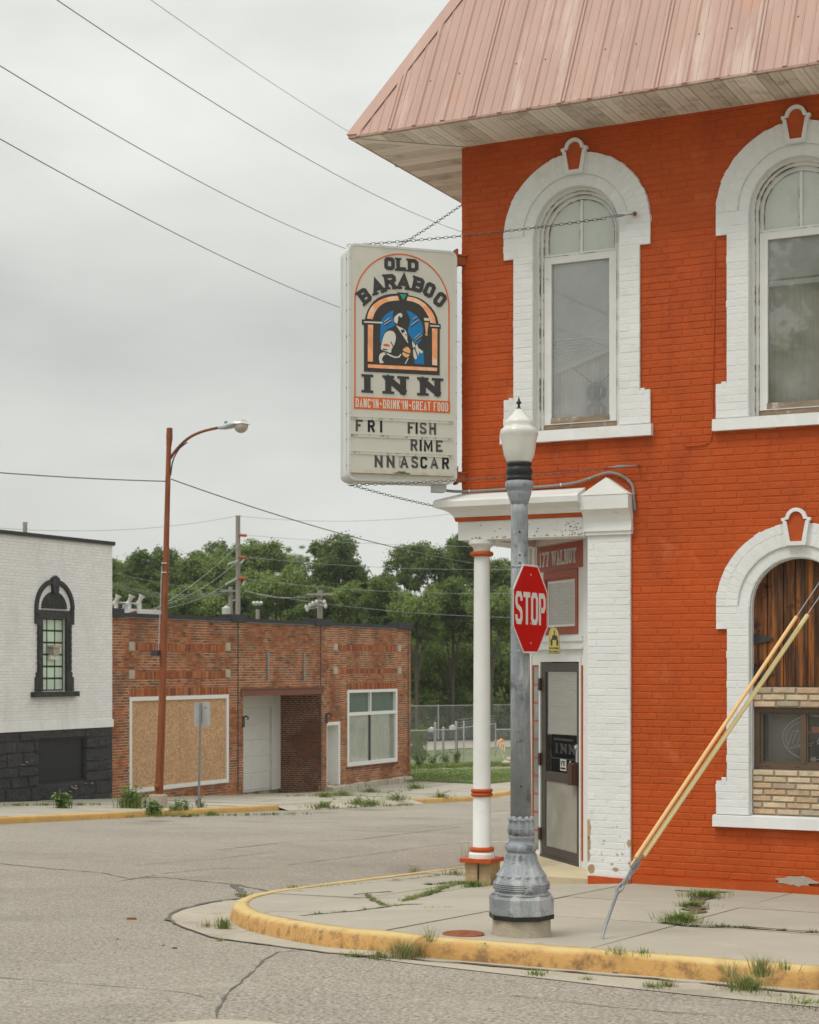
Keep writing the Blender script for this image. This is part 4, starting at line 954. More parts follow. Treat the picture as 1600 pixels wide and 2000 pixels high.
# artwork coordinates: X, Y of a flat 1250 x 2000 drawing of the lower face
def AR(X, Y):
    px, py = 660+X/5., 560+Y/5.; x = (px-785)/100; y = (py-710)/100
    return (.55084+.535056*x+.005335*x*x, 5.107606+.0296817*x-.508896*y-.005025*x*y)
def art(name, polys, m, h0, h1):
    mb = MB()
    for k, pl in enumerate(polys): mb.prism(P, [AR(*p) for p in pl], h0, h1+k*.00015)
    return mb.build(name, m, sg)
def cat_(pts, n=4):      # closed smooth outline through the points
    o = []; m = len(pts)
    for i in range(m):
        p0, p1, p2, p3 = [Vector(pts[(i+q) % m]) for q in (-1, 0, 1, 2)]
        for k in range(n):
            t = k/n; o.append(tuple(.5*((2*p1)+(p2-p0)*t+(2*p0-5*p1+4*p2-p3)*t*t+(3*p1-p0-3*p2+p3)*t**3)))
    return o
# orange arch border
bl, br_, zb_ = .0585, 1.054, 4.64
def arch_border(e): return [(bl+e, zb_), (bl+e, 5.70)]+[(.556-(.4975-e)*math.cos(math.pi*k/28), 5.70+(.4975-e)*math.sin(math.pi*k/28)*1.005) for k in range(1, 28)]+[(br_-e, 5.70), (br_-e, zb_)]
mb = MB(); mb.strip(P, arch_border(0), arch_border(.013), 0, .003); mb.box(P, bl-.004, br_+.004, 4.636, 4.757, 0, .0035); mb.build('border', 'sign_orange', sg)
mb = MB(); text(mb, "DANC'IN~DRINK'IN~GREAT FOOD", P, .072, 4.652, .0315, .088, .0105, .0408, .0035, .005); mb.build('slogan_lettering', 'sign_white', sg)
mb = MB()
for ch, x, w in (('O', .368, .108), ('L', .493, .100), ('D', .612, .112)): glyph(mb, ch, P, x, 6.027, w, .127, .037, 0, .006, serif=.034 if ch != 'O' else 0)
for ch, cx_, cz_, r_, w in (('B', .163, 5.752, 38, .112), ('A', .297, 5.857, 20, .132), ('R', .430, 5.912, 8, .122), ('A', .570, 5.921, -3, .132), ('B', .722, 5.902, -13, .118), ('O', .840, 5.858, -24, .108), ('O', .952, 5.770, -36, .108)):
    h = .150; glyph(mb, ch, P, cx_-w/2, cz_-h/2, w, h, .038, 0, .006, serif=.034 if ch != 'O' else 0, rot=math.radians(r_), ctr=(cx_, cz_))
for ch, x, w in (('I', .129, .124), ('N', .352, .268), ('N', .714, .268)):
    glyph(mb, ch, P, x+.026, 4.80, w-.052 if ch == 'N' else w-.05, .180, .062 if ch == 'N' else .066, 0, .006, serif=.060)
mb.build('name_lettering', 'sign_black', sg)
art('emblem_body', [[(255, 828), (255, 372), (235, 370), (235, 320), (264, 320), (272, 280), (290, 230), (320, 178), (352, 140), (390, 110), (440, 87), (480, 76), (530, 70), (580, 68), (580, 55), (690, 62), (686, 84), (735, 93), (780, 106), (828, 130), (870, 162), (910, 200), (945, 250), (968, 300), (982, 364), (1003, 368), (1003, 412), (993, 412), (993, 865)]], 'sign_black', 0, .006)
art('emblem_peach', [[(283, 312), (295, 258), (315, 215), (345, 175), (400, 135), (450, 113), (510, 98), (582, 90), (598, 135), (545, 138), (495, 146), (450, 162), (410, 188), (380, 222), (355, 265), (337, 320)],
    [(680, 98), (740, 108), (790, 128), (850, 168), (890, 210), (920, 250), (945, 302), (955, 362), (900, 352), (886, 302), (862, 255), (830, 210), (790, 172), (735, 148), (668, 136)],
    [(292, 372), (342, 375), (340, 735), (290, 730)], [(918, 408), (970, 412), (968, 770), (920, 765)], [(292, 758), (968, 793), (965, 825), (292, 792)]], 'sign_peach', .006, .0085)
art('emblem_white', [[(255, 338), (432, 345), (432, 360), (255, 352)], [(900, 375), (990, 381), (990, 393), (900, 388)],
    cat_([(545, 330), (552, 300), (575, 275), (602, 258), (622, 266), (628, 290), (612, 302), (600, 286), (588, 300), (585, 330), (576, 362), (558, 350)]),
    [(566, 378), (620, 403), (650, 418), (670, 450), (676, 500), (685, 555), (660, 522), (630, 474), (600, 428)],
    cat_([(440, 500), (462, 452), (500, 432), (540, 440), (563, 480), (560, 530), (546, 575), (522, 612), (515, 645), (470, 633), (420, 610), (426, 560)]),
    cat_([(400, 700), (407, 665), (432, 645), (470, 645), (492, 652), (455, 668), (434, 692), (430, 720), (448, 740), (425, 748), (408, 745)]),
    [(480, 650), (520, 668), (555, 684), (590, 682), (612, 655), (618, 664), (600, 692), (560, 698), (518, 684), (476, 662)], [(684, 695), (690, 700), (660, 755), (652, 750)],
    cat_([(725, 535), (742, 555), (752, 575), (745, 595), (730, 590)]), cat_([(755, 590), (770, 563), (784, 600), (825, 630), (815, 652), (792, 642), (785, 672), (768, 640)]), cat_([(735, 615), (750, 622), (770, 690), (757, 710), (738, 685)]),
    [(838, 306), (890, 311), (886, 335), (842, 331)]], 'sign_white', .006, .008)
art('emblem_blue', [cat_([(540, 236), (500, 250), (455, 285), (430, 322), (418, 380), (413, 450), (412, 545), (424, 545), (440, 475), (480, 420), (535, 392), (557, 375), (542, 335), (535, 285)]),
    cat_([(672, 236), (720, 253), (770, 290), (808, 340), (830, 400), (825, 470), (800, 540), (760, 560), (735, 532), (702, 482), (682, 440), (695, 380), (705, 330), (692, 285)]), [(745, 690), (790, 655), (835, 625), (840, 760), (748, 752)]], 'sign_blue', .006, .0078)
dsh = [[(452, 350), (505, 312), (512, 320), (460, 360)], [(452, 376), (518, 334), (522, 345), (460, 386)], [(730, 325), (768, 300), (775, 308), (735, 335)], [(710, 385), (785, 332), (790, 345), (715, 397)], [(745, 512), (802, 465), (808, 474), (752, 522)], [(755, 530), (815, 482), (818, 495), (762, 540)]]
art('emblem_dashes', dsh, 'sign_black', .007, .0088)
art('emblem_glints', [[(x, y-9) for x, y in d[:2]]+[(x, y-3) for x, y in reversed(d[:2])] for d in dsh], 'sign_white', .007, .0092)
art('emblem_details', [[(612, 428), (640, 414), (652, 442), (624, 458)], [(655, 466), (668, 464), (668, 474), (656, 476)], [(672, 515), (684, 514), (684, 524), (674, 526)], [(508, 535), (520, 540), (545, 590), (538, 594)], [(436, 605), (480, 612), (484, 622), (436, 618)], [(456, 650), (490, 644), (488, 652), (456, 658)]], 'sign_black', .007, .0094)
art('emblem_gold', [cat_([(640, 606), (680, 588), (706, 625), (700, 650), (665, 640), (635, 625)], 3), cat_([(634, 640), (665, 655), (697, 662), (690, 682), (665, 692), (632, 668)], 3), [(846, 348), (884, 352), (870, 460), (876, 478), (848, 475), (858, 460)]], 'sign_gold', .006, .0085)
art('emblem_slash', [cat_([(440, 566), (475, 558), (510, 580), (480, 586), (450, 579)], 3)], 'sign_orange', .007, .0094)
art('emblem_gem', [[(605, 75), (668, 79), (638, 130)]], 'sign_green', .006, .0085)
# changeable letter rows
for z in (4.552, 4.382, 4.212):
    mb = MB(); mb.box(P, .015, 1.085, z-.022, z+.004, 0, .007); mb.box(P, .015, 1.085, z+.004, z+.0065, 0, .010)
    mb.build('letter_rail', 'rail_dirty' if 0 else 'sign_face', sg)
    mb = MB()
    for k in range(26):
        a = rnd.choice([rnd.uniform(.015, .08), rnd.uniform(1.03, 1.085), rnd.uniform(.02, 1.08)]); l = rnd.uniform(.006, .03); mb.box(P, a, min(a+l, 1.085), z+rnd.uniform(-.02, -.002), z+.003+rnd.uniform(-.004, 0), .006, .0078+k*.00002)
    mb.build('rail_grime', 'rail_dirty', sg)
mb = MB(); mb.hexa([P(.012, 4.0, .0), P(1.088, 4.0, 0), P(1.088, 4.045, 0), P(.012, 4.045, 0)], [P(.012, 4.003, .03), P(1.088, 4.003, .03), P(1.088, 4.032, .012), P(.012, 4.032, .012)]); mb.build('bottom_rail', 'rail_dirty', sg)
mb = MB(); text(mb, '1-800-726-4093', Psign, .445, 4.006, .010, .014, .003, .0135, .030, .0312); mb.box(P, .50, .585, 4.024, 4.030, .02, .032); mb.build('phone_lettering', 'black_letter', sg)
def row(s, x, z, faded=()):
    for ch in s:
        if ch == ' ': x += .075; continue
        w = .024 if ch == 'I' else (.078 if ch in 'M' else .066)
        mb = MB(); glyph(mb, ch, P, x, z, w, .118, .021, .001, .003); mb.build('changeable_letter', 'sign_faded', sg); x += w+.0255
for s, x, z in (('F', .072, 4.413), ('R', .197, 4.413), ('I', .322, 4.413), ('F', .612, 4.415), ('I', .692, 4.415), ('S', .738, 4.415), ('H', .838, 4.415), ('R', .642, 4.244), ('I', .735, 4.244), ('M', .782, 4.244), ('E', .908, 4.244), ('N', .268, 4.066), ('N', .392, 4.068), ('A', .535, 4.070), ('S', .650, 4.072), ('C', .745, 4.073), ('A', .850, 4.075), ('R', .975, 4.076)):
    w = .026 if s == 'I' else (.092 if s == 'M' else (.082 if s in 'AN' else .072))
    mb = MB(); glyph(mb, s, P, x, z, w, .118, .0225, .001, .003); mb.build('changeable_letter', rnd.choice(['sign_faded', 'black_letter', 'dark_letter']) if s not in 'I' else 'black_letter', sg)
mb = MB(); glyph(mb, 'F', P, .518, 4.075, .06, .11, .018, .0, .0008); mb.build('ghost_letter', 'rail_dirty', sg)
for z in (6.20, 4.0):
    mb = MB(); mb.box(P, SW, SW+.13, z-.035, z+.05, -.19, -.11); mb.box(P, SW-.03, SW+.14, z+.05, z+.065, -.21, -.09); mb.box(P, SW+.03, SW+.05, z-.06, z+.12, -.2, -.10); mb.build('bracket', 'rust_orange', sg)
mb = MB(); mb.box(P, .93, 1.05, 3.855, 3.93, -.22, -.08); mb.build('junction_box', 'aluminium', sg)

# chains that steady the sign
def chain(p, q, label, sag=.05, link=.052, eye=True):
    p, q = Vector(p), Vector(q); o = thing('support_chain', p, label, 'chain', None); n = int((q-p).length/(link*.78)); mb = MB()
    d = (q-p).normalized(); X = d.cross(Vector((0, 0, 1))).normalized(); Y = X.cross(d)
    n_end = n-7 if eye else n
    for k in range(n_end):
        t = (k+.5)/n; c = p.lerp(q, t)-Vector((0, 0, sag*4*t*(1-t))); W = X if k % 2 else Y
        mb.tube([c+d*(link*.5*math.cos(2*math.pi*i/8))+W*(.013*math.sin(2*math.pi*i/8)) for i in range(8)], .0028, 4, closed=True)
    mb.build('links', 'chain_steel', o)
    if eye:
        mb = MB(); a = p.lerp(q, n_end/n); b = q-d*.05
        mb.tube([a, a.lerp(b, .15)], .006, 6); mb.tube([a.lerp(b, .15), a.lerp(b, .4), a.lerp(b, .6), a.lerp(b, .8)], [.006, .014, .014, .006], 6); mb.tube([a.lerp(b, .8), b], .005, 6)
        mb.tube([b+d*(.022*math.cos(2*math.pi*i/10)+.02)+X*(.02*math.sin(2*math.pi*i/10)) for i in range(10)], .0055, 5, closed=True); mb.build('turnbuckle', 'galvanised', o)
        mb = MB(); mb.tube([q-d*.01, q+Vector((0, .07, 0))], .010, 8); mb.blob(q+Vector((0, -.012, 0)), .022, .016, .022, 8, 6); mb.build('wall_eye', 'rust', o)
E1 = onfront(1245, 421); E2 = onfront(1250, 910)
chain(P(.03, 6.275, -.15), (E1.x, V0-.065, E1.z), 'long rusty chain from the sign top across the arched upper window', .03)
chain(P(.50, 6.27, -.15), (U0-.03, 16.4, 7.15), 'short chain from the sign top up towards the side wall under the eave', .02, eye=False)
chain(P(.05, 3.90, -.15), (E2.x, V0-.05, E2.z), 'chain from the sign foot along the orange wall above the porch cornice', .03)
chain(P(.04, 3.91, -.16), (U0-.03, 17.5, 3.72), 'chain from the sign foot back to the side wall below the sign', .05, eye=False)

# conduit running from the sign along the cornice
cd = thing('conduit', (-5.47, V0, 3.59), 'grey flexible conduit looping over the porch cornice and pilaster capital', 'conduit')
def smooth3(pts, n=6):
    o = []; pts = [Vector(p) for p in pts]
    for i in range(len(pts)-1):
        p0, p1, p2, p3 = pts[max(i-1, 0)], pts[i], pts[i+1], pts[min(i+2, len(pts)-1)]
        for k in range(n):
            t = k/n; o.append(.5*((2*p1)+(p2-p0)*t+(2*p0-5*p1+4*p2-p3)*t*t+(3*p1-p0-3*p2+p3)*t**3))
    return o+[pts[-1]]
F_ = lambda a, b, h=.03: Vector(Pfront(a, b, h))
cp = smooth3([Vector(P(.99, 3.88, -.10)), Vector(P(1.10, 3.87, -.12)), F_(-7.28, 3.865, .06), F_(-7.0, 3.868), F_(-6.3, 3.88), F_(-6.02, 3.91), F_(-5.86, 3.955, .03), F_(-5.72, 3.978, .03), F_(-5.58, 3.93, .03), F_(-5.492, 3.84, .03), F_(-5.478, 3.72, .03), F_(-5.468, 3.60, .02)])
MB().tube(cp, .0145, 8).build('tube', 'conduit_grey', cd, smooth=True)
for i in (14, 25, 33, 51, 58): MB().tube([cp[i]-(cp[i+1]-cp[i])*.12, cp[i]+(cp[i+1]-cp[i])*.12], .019, 8).build('clip', 'aluminium', cd)
mb = MB(); mb.tube(smooth3([(E.x, V0-.012, E.z) for E in (onfront(1397, 470), onfront(1396, 600), onfront(1393, 760), onfront(1391, 850), onfront(1375, 868), onfront(1340, 872))]), .005, 5)
tag(mb.build('wall_cable', 'orange_trim'), 'thin orange painted cable running down the wall beside the right upper window', 'cable')

# ------------------------------------------------------------------ antenna inside the left upper window
an = thing('indoor_antenna', Pfront(-6.02, 4.50, -.22), 'double loop television antenna with two rods behind the left upper window', 'antenna')
mb = MB()
for zc in (4.815, 4.625):
    mb.strip(lambda a, b, h: Pfront(a, b, h-.20), arc(-5.955, zc, .098, 0, 360, 28)[:-1], arc(-5.955, zc, .066, 0, 360, 28)[:-1], -.02, 0, True)
mb.build('loop', 'antenna_plastic', an)
mb = MB(); mb.box(Pfront, -5.985, -5.925, 4.50, 4.90, -.26, -.215); mb.build('mast', 'antenna_plastic', an)
mb = MB(); mb.tube([Pfront(-5.99, 4.90, -.22), Pfront(-6.24, 5.10, -.22)], .006, 6); mb.tube([Pfront(-5.92, 4.90, -.22), Pfront(-5.70, 5.06, -.22)], .006, 6); mb.build('rod', 'antenna_plastic', an)

# ------------------------------------------------------------------ cast lamp post with stop sign
c0 = ray(1019, 1832)*11.82; LP = Vector((c0.x, c0.y, 0)); LP.z = gz(LP.x, LP.y)-.02
lp_ = thing('lamp_post', LP, 'ornate grey cast metal lamp post with white acorn globe on a round concrete footing', 'lamp post')
D_ = 11.82; kz = D_/FP
ZB = lambda y: CZ-(y-YH)*kz-LP.z
R_ = lambda w: w*kz
lean = (-.0052*Cc, -.0052*S)
def lat(name, prof, m, n=32, mod=None, smooth='auto', ph=0., par=lp_): return MB().lathe(LP, [(R_(w), ZB(y)) for y, w in prof], n, mod, lean, ph=ph).build(name, m, par, smooth=smooth)
lat('footing', [(1850, 58.5), (1822, 59), (1818, 57), (1785, 56.5)], 'lamp_concrete', 40)
lat('base_gasket', [(1792, 62), (1792, 64.5), (1783, 65), (1783, 60)], 'black_paint', 8, smooth=False, ph=.2)
lat('base_block', [(1783, 64), (1752, 64.5), (1746, 61), (1744, 57)], 'lamp_metal', 8, smooth=False, ph=.2)
lat('base_bell', [(1745, 58), (1741, 53), (1739, 51), (1736, 52.5), (1729, 54.5), (1722, 53.5), (1717, 50), (1712, 48.5), (1706, 46), (1699, 41), (1690, 36.5), (1680, 31.5), (1670, 28.5), (1664, 27.5), (1663, 25)], 'lamp_metal', 64,
    lambda a, z: 1+(.065*(abs(math.sin(a*8))**.6-.5) if ZB(1712) < z < ZB(1664) else (.012*math.sin(a*26) if ZB(1738) < z < ZB(1718) else 0)), smooth=True)
mb = MB()        # seed-like bosses, drops and crossed ribbons cast on the bell
ang0 = math.atan2(-Cc, S)
def surf(ang, y, w, out_=0.): z = ZB(y); return Vector((LP.x+(R_(w)+out_)*math.cos(ang)+lean[0]*z, LP.y+(R_(w)+out_)*math.sin(ang)+lean[1]*z, LP.z+z))
for k in range(16):
    g = ang0+(k+.5)*2*math.pi/16; rad = Vector((math.cos(g), math.sin(g), 0)); tg = Vector((-math.sin(g), math.cos(g), 0))
    mb.blob(surf(g, 1709, 46.5), .011, .020, .014, 8, 6, (rad, tg, Vector((0, 0, 1))))
    for y, w, s in ((1671, 29, .011), (1676, 30.5, .009), (1683, 33, .007)): mb.blob(surf(g, y, w), s*.7, s*.8, s*1.6, 6, 5, (rad, tg, Vector((0, 0, 1))))
for s in (-1, 1):
    for dy in (-2, 2.): mb.tube([surf(ang0+.22+s*t*.17, 1729+dy+t*8.5, 54.5, .006) for t in (-1, -.5, 0, .5, 1)], .006, 6)
for q in range(4): mb.tube([surf(2*math.pi*t/48, 1723.5+q*3.6, 54.0, .002) for t in range(48)], .0045, 5, closed=True)
mb.build('base_ornament', 'lamp_metal', lp_, smooth=True)
lat('collar', [(1664, 26), (1662, 29), (1656, 31.5), (1650, 30.5), (1647, 27), (1645, 24), (1640, 23), (1637, 24.5), (1633, 25), (1630, 23)], 'lamp_metal', 48, lambda a, z: 1+(.02*math.cos(a*16) if ZB(1661) < z < ZB(1648) else 0), smooth=True)
lat('leaf_vase', [(1631, 22.5), (1625, 24.5), (1617, 24.8), (1609, 23.2), (1602, 22), (1599, 24), (1596, 22.5), (1593, 20.5)], 'lamp_metal', 64, lambda a, z: 1+.085*math.cos(a*10)*(1 if z < ZB(1601) else 1.6), smooth=True)
mb = MB()
for k in range(10):
    g = ang0+k*2*math.pi/10; rad = Vector((math.cos(g), math.sin(g), 0)); tg = Vector((-math.sin(g), math.cos(g), 0)); up = Vector((0, 0, 1))
    cc = surf(g, 1623, 24.5, .004); mb.tube([cc+tg*.016*math.cos(t)+up*.018*math.sin(t) for t in [2*math.pi*i/8 for i in range(8)]], .004, 5, closed=True); mb.blob(cc, .006, .007, .008, 6, 5, (rad, tg, up))
    mb.blob(surf(g, 1600.5, 22.8, .004), .009, .02, .009, 8, 5, (rad, tg, up))
mb.build('leaf_ornament', 'lamp_metal', lp_, smooth=True)
lat('shaft', [(1594, 20.8), (1300, 18.8), (1000, 16.6), (985, 16.8)], 'lamp_metal', 64, lambda a, z: .965+.05*abs(math.cos(a*4+.3))**.7, smooth=True)
mb = MB()
for y in (1040, 1085, 1118, 1535, 1100): mb.blob(surf(ang0-.05, y, 17.2 if y < 1200 else 20), .007, .007, .007, 6, 5)
mb.build('bolt_hole', 'black_paint', lp_)
lat('capital', [(986, 16.8), (978, 19), (968, 22.5), (962, 24), (958, 23), (955, 26.5), (948, 28), (942, 27), (939, 24)], 'lamp_metal', 32, smooth=True)
lat('fitter', [(940, 24), (936, 25.5), (932, 25), (930, 23), (926, 25.5), (919, 26), (914, 24), (912, 22), (910, 24.5), (904, 25), (903, 22)], 'black_paint', 32, smooth=True)
lat('globe', [(905, 23), (900, 25), (890, 29.5), (876, 32), (860, 34), (852, 36), (848, 37), (844, 37), (840, 36), (836, 31.5), (833, 29.5), (828, 29), (825, 29), (821, 26), (814, 19), (808, 13), (802, 9), (799, 6)], 'globe_acrylic', 40, lambda a, z: 1+.010*math.cos(a*20)*(1 if z < ZB(840) else .2), smooth=True)
lat('finial', [(802, 5.5), (798, 5.0), (795, 2.8), (790, 2.2), (788, 4.5), (786, 5.5), (784, 3.2), (781, 2.2), (775, .5)], 'black_paint', 16, smooth=True)
tp = lambda z: Vector((LP.x+lean[0]*z, LP.y+lean[1]*z, LP.z+z))
pc = tp(ZB(1190)); UPS = pc.x+.105
def Pst(a, b, h): return (UPS+h, a, b)
cs = onu(1036.5, 1189.5, UPS); SR = .305
st = thing('stop_sign', (UPS, cs.y, cs.z), 'red octagonal stop sign with white letters clamped to the lamp post', 'sign')
oc = lambda r: [(cs.y+r/math.cos(math.pi/8)*math.cos(math.pi/8+k*math.pi/4), cs.z+r/math.cos(math.pi/8)*math.sin(math.pi/8+k*math.pi/4)) for k in range(8)]
mb = MB(); mb.prism(Pst, oc(SR), -.004, 0); mb.build('plate', 'aluminium', st)
mb = MB(); mb.strip(Pst, oc(SR-.001), oc(SR-.013), -.001, .0012, True); mb.build('border', 'stop_white', st)
mb = MB(); mb.prism(Pst, oc(SR-.013), -.001, .001); mb.build('red_face', 'stop_red', st)
mb = MB(); x = cs.y-.268
for ch, w in (('S', .122), ('T', .118), ('O', .124), ('P', .122)):
    glyph(mb, ch, Pst, x, cs.z-.108, w, .222, .036, .001, .0022); x += w+.0165
mb.build('lettering', 'stop_white', st)
mb = MB()
for dz in (.235, -.235, -.10): mb.blob(Pst(cs.y, cs.z+dz, .002), .003, .008, .008, 8, 6)
mb.build('bolt', 'aluminium', st)
mb = MB(); 
for dz in (.235, -.235): mb.cbox(pc.x+.05, UPS-.004, cs.y-.05, cs.y+.05, cs.z+dz-.015, cs.z+dz+.015)
mb.build('clamp', 'aluminium', st)
for yy in (1107, 1272):
    z = ZB(yy); q = tp(z); MB().tube([(q.x+(R_(17.4))*math.cos(t*math.pi/16), q.y+R_(17.4)*math.sin(t*math.pi/16), q.z) for t in range(32)], .006, 6, closed=True).build('strap', 'galvanised', st)
# small route plate behind the stop sign
ca = onu(1085.5, 1250, UPS-.02); w = .125; hh = .098
def Pat(a, b, h): return (UPS-.03+h, ca.y+a*1.6, ca.z+b)
av = thing('trail_plate', (UPS-.03, ca.y, ca.z), 'small yellow trail vehicle plate fixed behind the stop sign edge', 'sign')
ol = [(-.068, -.098), (.068, -.098), (.066, -.07), (.058, .03), (.05, .06), (.03, .085), (.0, .095), (-.03, .085), (-.05, .06), (-.058, .03), (-.066, -.07)]
MB().prism(Pat, ol, -.004, 0).build('plate', 'yellow_plate', av)
mb = MB(); mb.strip(Pat, ol, [(a*.955, b*.965) for a, b in ol], 0, .0008, True); mb.build('border', 'dark_letter', av)
mb = MB(); text(mb, 'PLEASE SUPPORT', Pat, -.060, -.066, .0062, .014, .0022, .0085, .0, .001); text(mb, 'THE ATV ROUTES', Pat, -.060, -.090, .0062, .014, .0022, .0085, .0, .001); mb.build('lettering', 'dark_letter', av)
mb = MB()
mb.prism(Pat, [(-.030, .0), (.032, .0), (.038, .018), (.03, .034), (.012, .032), (.0, .04), (-.018, .034), (-.03, .02)], 0, .0012); mb.prism(Pat, [(-.006, .041), (.006, .042), (.004, .072), (-.004, .072)], 0, .0012)
for a in (-.034, .034): mb.prism(Pat, [(a+.012*math.cos(t*.6283), -.018+.026*math.sin(t*.6283)) for t in range(10)], 0, .0014)
mb.strip(Pat, [(-.056, .01), (-.05, -.004), (-.036, -.004)], [(-.056, .007), (-.05, -.008), (-.036, -.008)], 0, .001); mb.build('pictogram', 'dark_letter', av)

# ------------------------------------------------------------------ guyed anchor with yellow guards
g0 = og(1168, 1835, .0); g1d = 11.9
t0 = at(1257, 1672, 12.05); t1 = at(1577, 1202, 13.3); s0 = at(1241.5, 1676, 12.0); s1 = at(1555.5, 1205, 13.2)
gw = thing('guy_wire', g0, 'guy wire with two yellow plastic guards rising from an anchor rod in the pavement', 'guy wire')
g0.z -= .05
eye = at(1207, 1740, 11.93)
MB().tube([g0, g0.lerp(eye, .12)+Vector((.012, 0, -.0)), g0.lerp(eye, .3), eye], [.010, .0105, .011, .012], 8).build('anchor_rod', 'galvanised', gw, smooth=True)
dd = (t0-eye).normalized(); side = dd.cross(Vector((-.45, .89, 0))).normalized()
mb = MB(); c_ = eye+dd*.028; mb.tube([c_+dd*.036*math.cos(t)+side*.017*math.sin(t) for t in [2*math.pi*i/12 for i in range(12)]], .010, 7, closed=True); mb.build('anchor_eye', 'galvanised', gw, smooth=True)
mb = MB()
for o in (-.014, .0, .014): mb.tube([c_+dd*.02+side*o*.8, t0-dd*.05+side*o], .0055, 6)
mb.tube([c_, t1+(t1-t0)*.9], .0048, 6); mb.tube([c_+side*-.01, s0, s1, s1+(s1-s0)*.95], .0048, 6); mb.build('strand', 'galvanised', gw)
mb = MB(); a = t0-dd*.13; b = t0-dd*.005; f3 = dd.cross(side)
mb.hexa([a+side*.010-f3*.012, a+side*.030-f3*.012, a+side*.030+f3*.012, a+side*.010+f3*.012], [b+side*.010-f3*.012, b+side*.030-f3*.012, b+side*.030+f3*.012, b+side*.010+f3*.012]); cl = mb.build('clamp', 'galvanised', gw)
for k in range(3):
    q = a.lerp(b, .15+.35*k); MB().tube([q+side*.02, q+side*.046], .011, 6).tube([q+side*.046, q+side*.058], .007, 6).build('clamp_nut', 'galvanised', cl)
MB().tube([t0, t1], .0175, 12).build('guard', 'guard_yellow', gw, smooth='auto')['label'] = 'yellow plastic guard with a clamp at its foot'
MB().tube([s0, s1], .0145, 12).tube([s0-(s1-s0).normalized()*.07, s0], .008, 8).build('guard', 'guard_orange', gw, smooth='auto')['label'] = 'slimmer faded orange guard'
# rusty valve cover
v = og(905, 1825); mb = MB(); mb.lathe((v.x, v.y, v.z-.02), [(.145, 0), (.145, .028), (.125, .031), (.12, .027), (.03, .027), (.025, .034)], 32); tag(mb.build('valve_cover', 'rust'), 'round rusty valve cover set in the pavement by the lamp post', 'valve cover')

# ------------------------------------------------------------------ white painted building across the street
P = Pfar
vx = lambda x, y=1300: onu(x, y).y
wb = thing('white_building', (UF, 36.6, -1.4), 'white painted brick building with black stone base and arched black window surround', 'building')
VE = 36.62; VS = 16.0
Pw = lambda a, b, h: (UF+.06+h, a, b)
wv0, wv1, wz0, wz1 = 33.72, 34.67, 1.48, 3.30
mb = MB()
for a0, a1, b0, b1 in ((VS, wv0, .50, 5.28), (wv1, VE, .50, 5.28), (wv0, wv1, .50, wz0), (wv0, wv1, wz1, 5.28)): mb.box(Pw, a0, a1, b0, b1, -.35, 0)
mb.cbox(-45, UF-.3, VS, VE, -2, 5.2)
wall = mb.build('wall', 'joint_grey', wb)
mb = MB(); bricks(mb, Pw, 24.0, VE, .70, 5.27, lambda xa, xb, z0, z1: xb > wv0-.03 and xa < wv1+.03 and z1 > wz0-.03 and z0 < wz1+.03, course=.075, length=.235, h0=-.004, h1=.005, gap=.008, bev=.004, jit=.003)
bricks(mb, lambda a, b, h: (a, VE+h, b), -45, UF+.06, .7, 5.27, None, course=.15, length=.47, h0=-.004, h1=.005, gap=.01); mb.build('brickwork', 'white_brick', wall)
mb = MB(); mb.box(Pw, VS, VE+.02, .50, .70, -.02, .035); mb.build('water_table', 'white_brick', wb)
mb = MB(); z = -1.75; mb.box(Pw, VS, 33.60, -1.9, .5, -.3, .0); mb.box(Pw, 35.46, VE, -1.9, .5, -.3, .0); mb.box(Pw, 33.6, 35.46, .30, .5, -.3, 0); mb.box(Pw, 33.6, 35.46, -1.9, -.84, -.3, 0)
while z < .49:
    h = rnd.uniform(.24, .36); a = 24.+rnd.uniform(-.3, .1)
    if z+h > .40: h = .495-z
    while a < VE:
        l = rnd.uniform(.5, 1.1); b = min(a+l, VE)
        if VE-b < .25: b = VE
        if not (b > 33.6 and a < 35.46 and z+h > -.84 and z < .30): mb.block(Pw, [(a+.004, z+.004), (b-.004, z+.004+rnd.uniform(-.0, .01)), (b-.004, z+h-.004-rnd.uniform(0, .01)), (a+.004, z+h-.004)], -.01, rnd.uniform(.012, .028), .02)
        elif a < 33.6 and b > 33.4: mb.block(Pw, [(a+.008, z+.008), (33.59, z+.008), (33.59, z+h-.008), (a+.008, z+h-.008)], -.01, .04, .03)
        elif b > 35.46 and a > 34.6: mb.block(Pw, [(35.47, z+.008), (b-.008, z+.008), (b-.008, z+h-.008), (35.47, z+h-.008)], -.01, .04, .03)
        a = b
    z += h
mb.build('stone_base', 'black_stone', wb)
mb = MB(); mb.box(Pw, 33.58, 35.48, -.86, .32, -.12, -.06); mb.strip(Pw, [(33.6, -.84), (33.6, .30), (35.46, .30), (35.46, -.84)], [(33.66, -.78), (33.66, .24), (35.40, .24), (35.40, -.78)], -.06, -.03, True); mb.build('boarded_opening', 'black_board', wb)
mb = MB(); mb.box(Pw, VS, VE+.05, 5.285, 5.375, -.4, .07); mb.build('coping', 'coping_black', wb)
MB().box(Pw, VS, VE+.04, 5.262, 5.284, -.3, .05).build('coping_drip', 'coping_edge', wb)
mb = MB()
for k in range(18): a, z = rnd.choice([(31.5, -.45), (33.0, -.3), (34.9, -1.05), (35.0, -1.0), (35.6, -.95)]); a += rnd.uniform(-.15, .15); z += rnd.uniform(-.05, .05); r = rnd.uniform(.008, .024); mb.prism(Pw, [(a+r*1.4*math.cos(t), z+r*math.sin(t)*rnd.uniform(.5, 1)) for t in (0, 1.1, 2, 3.2, 4.4, 5.3)], .02, .062)
mb.build('paint_chips', 'limestone', wb)
mc = 34.20; mb = MB()
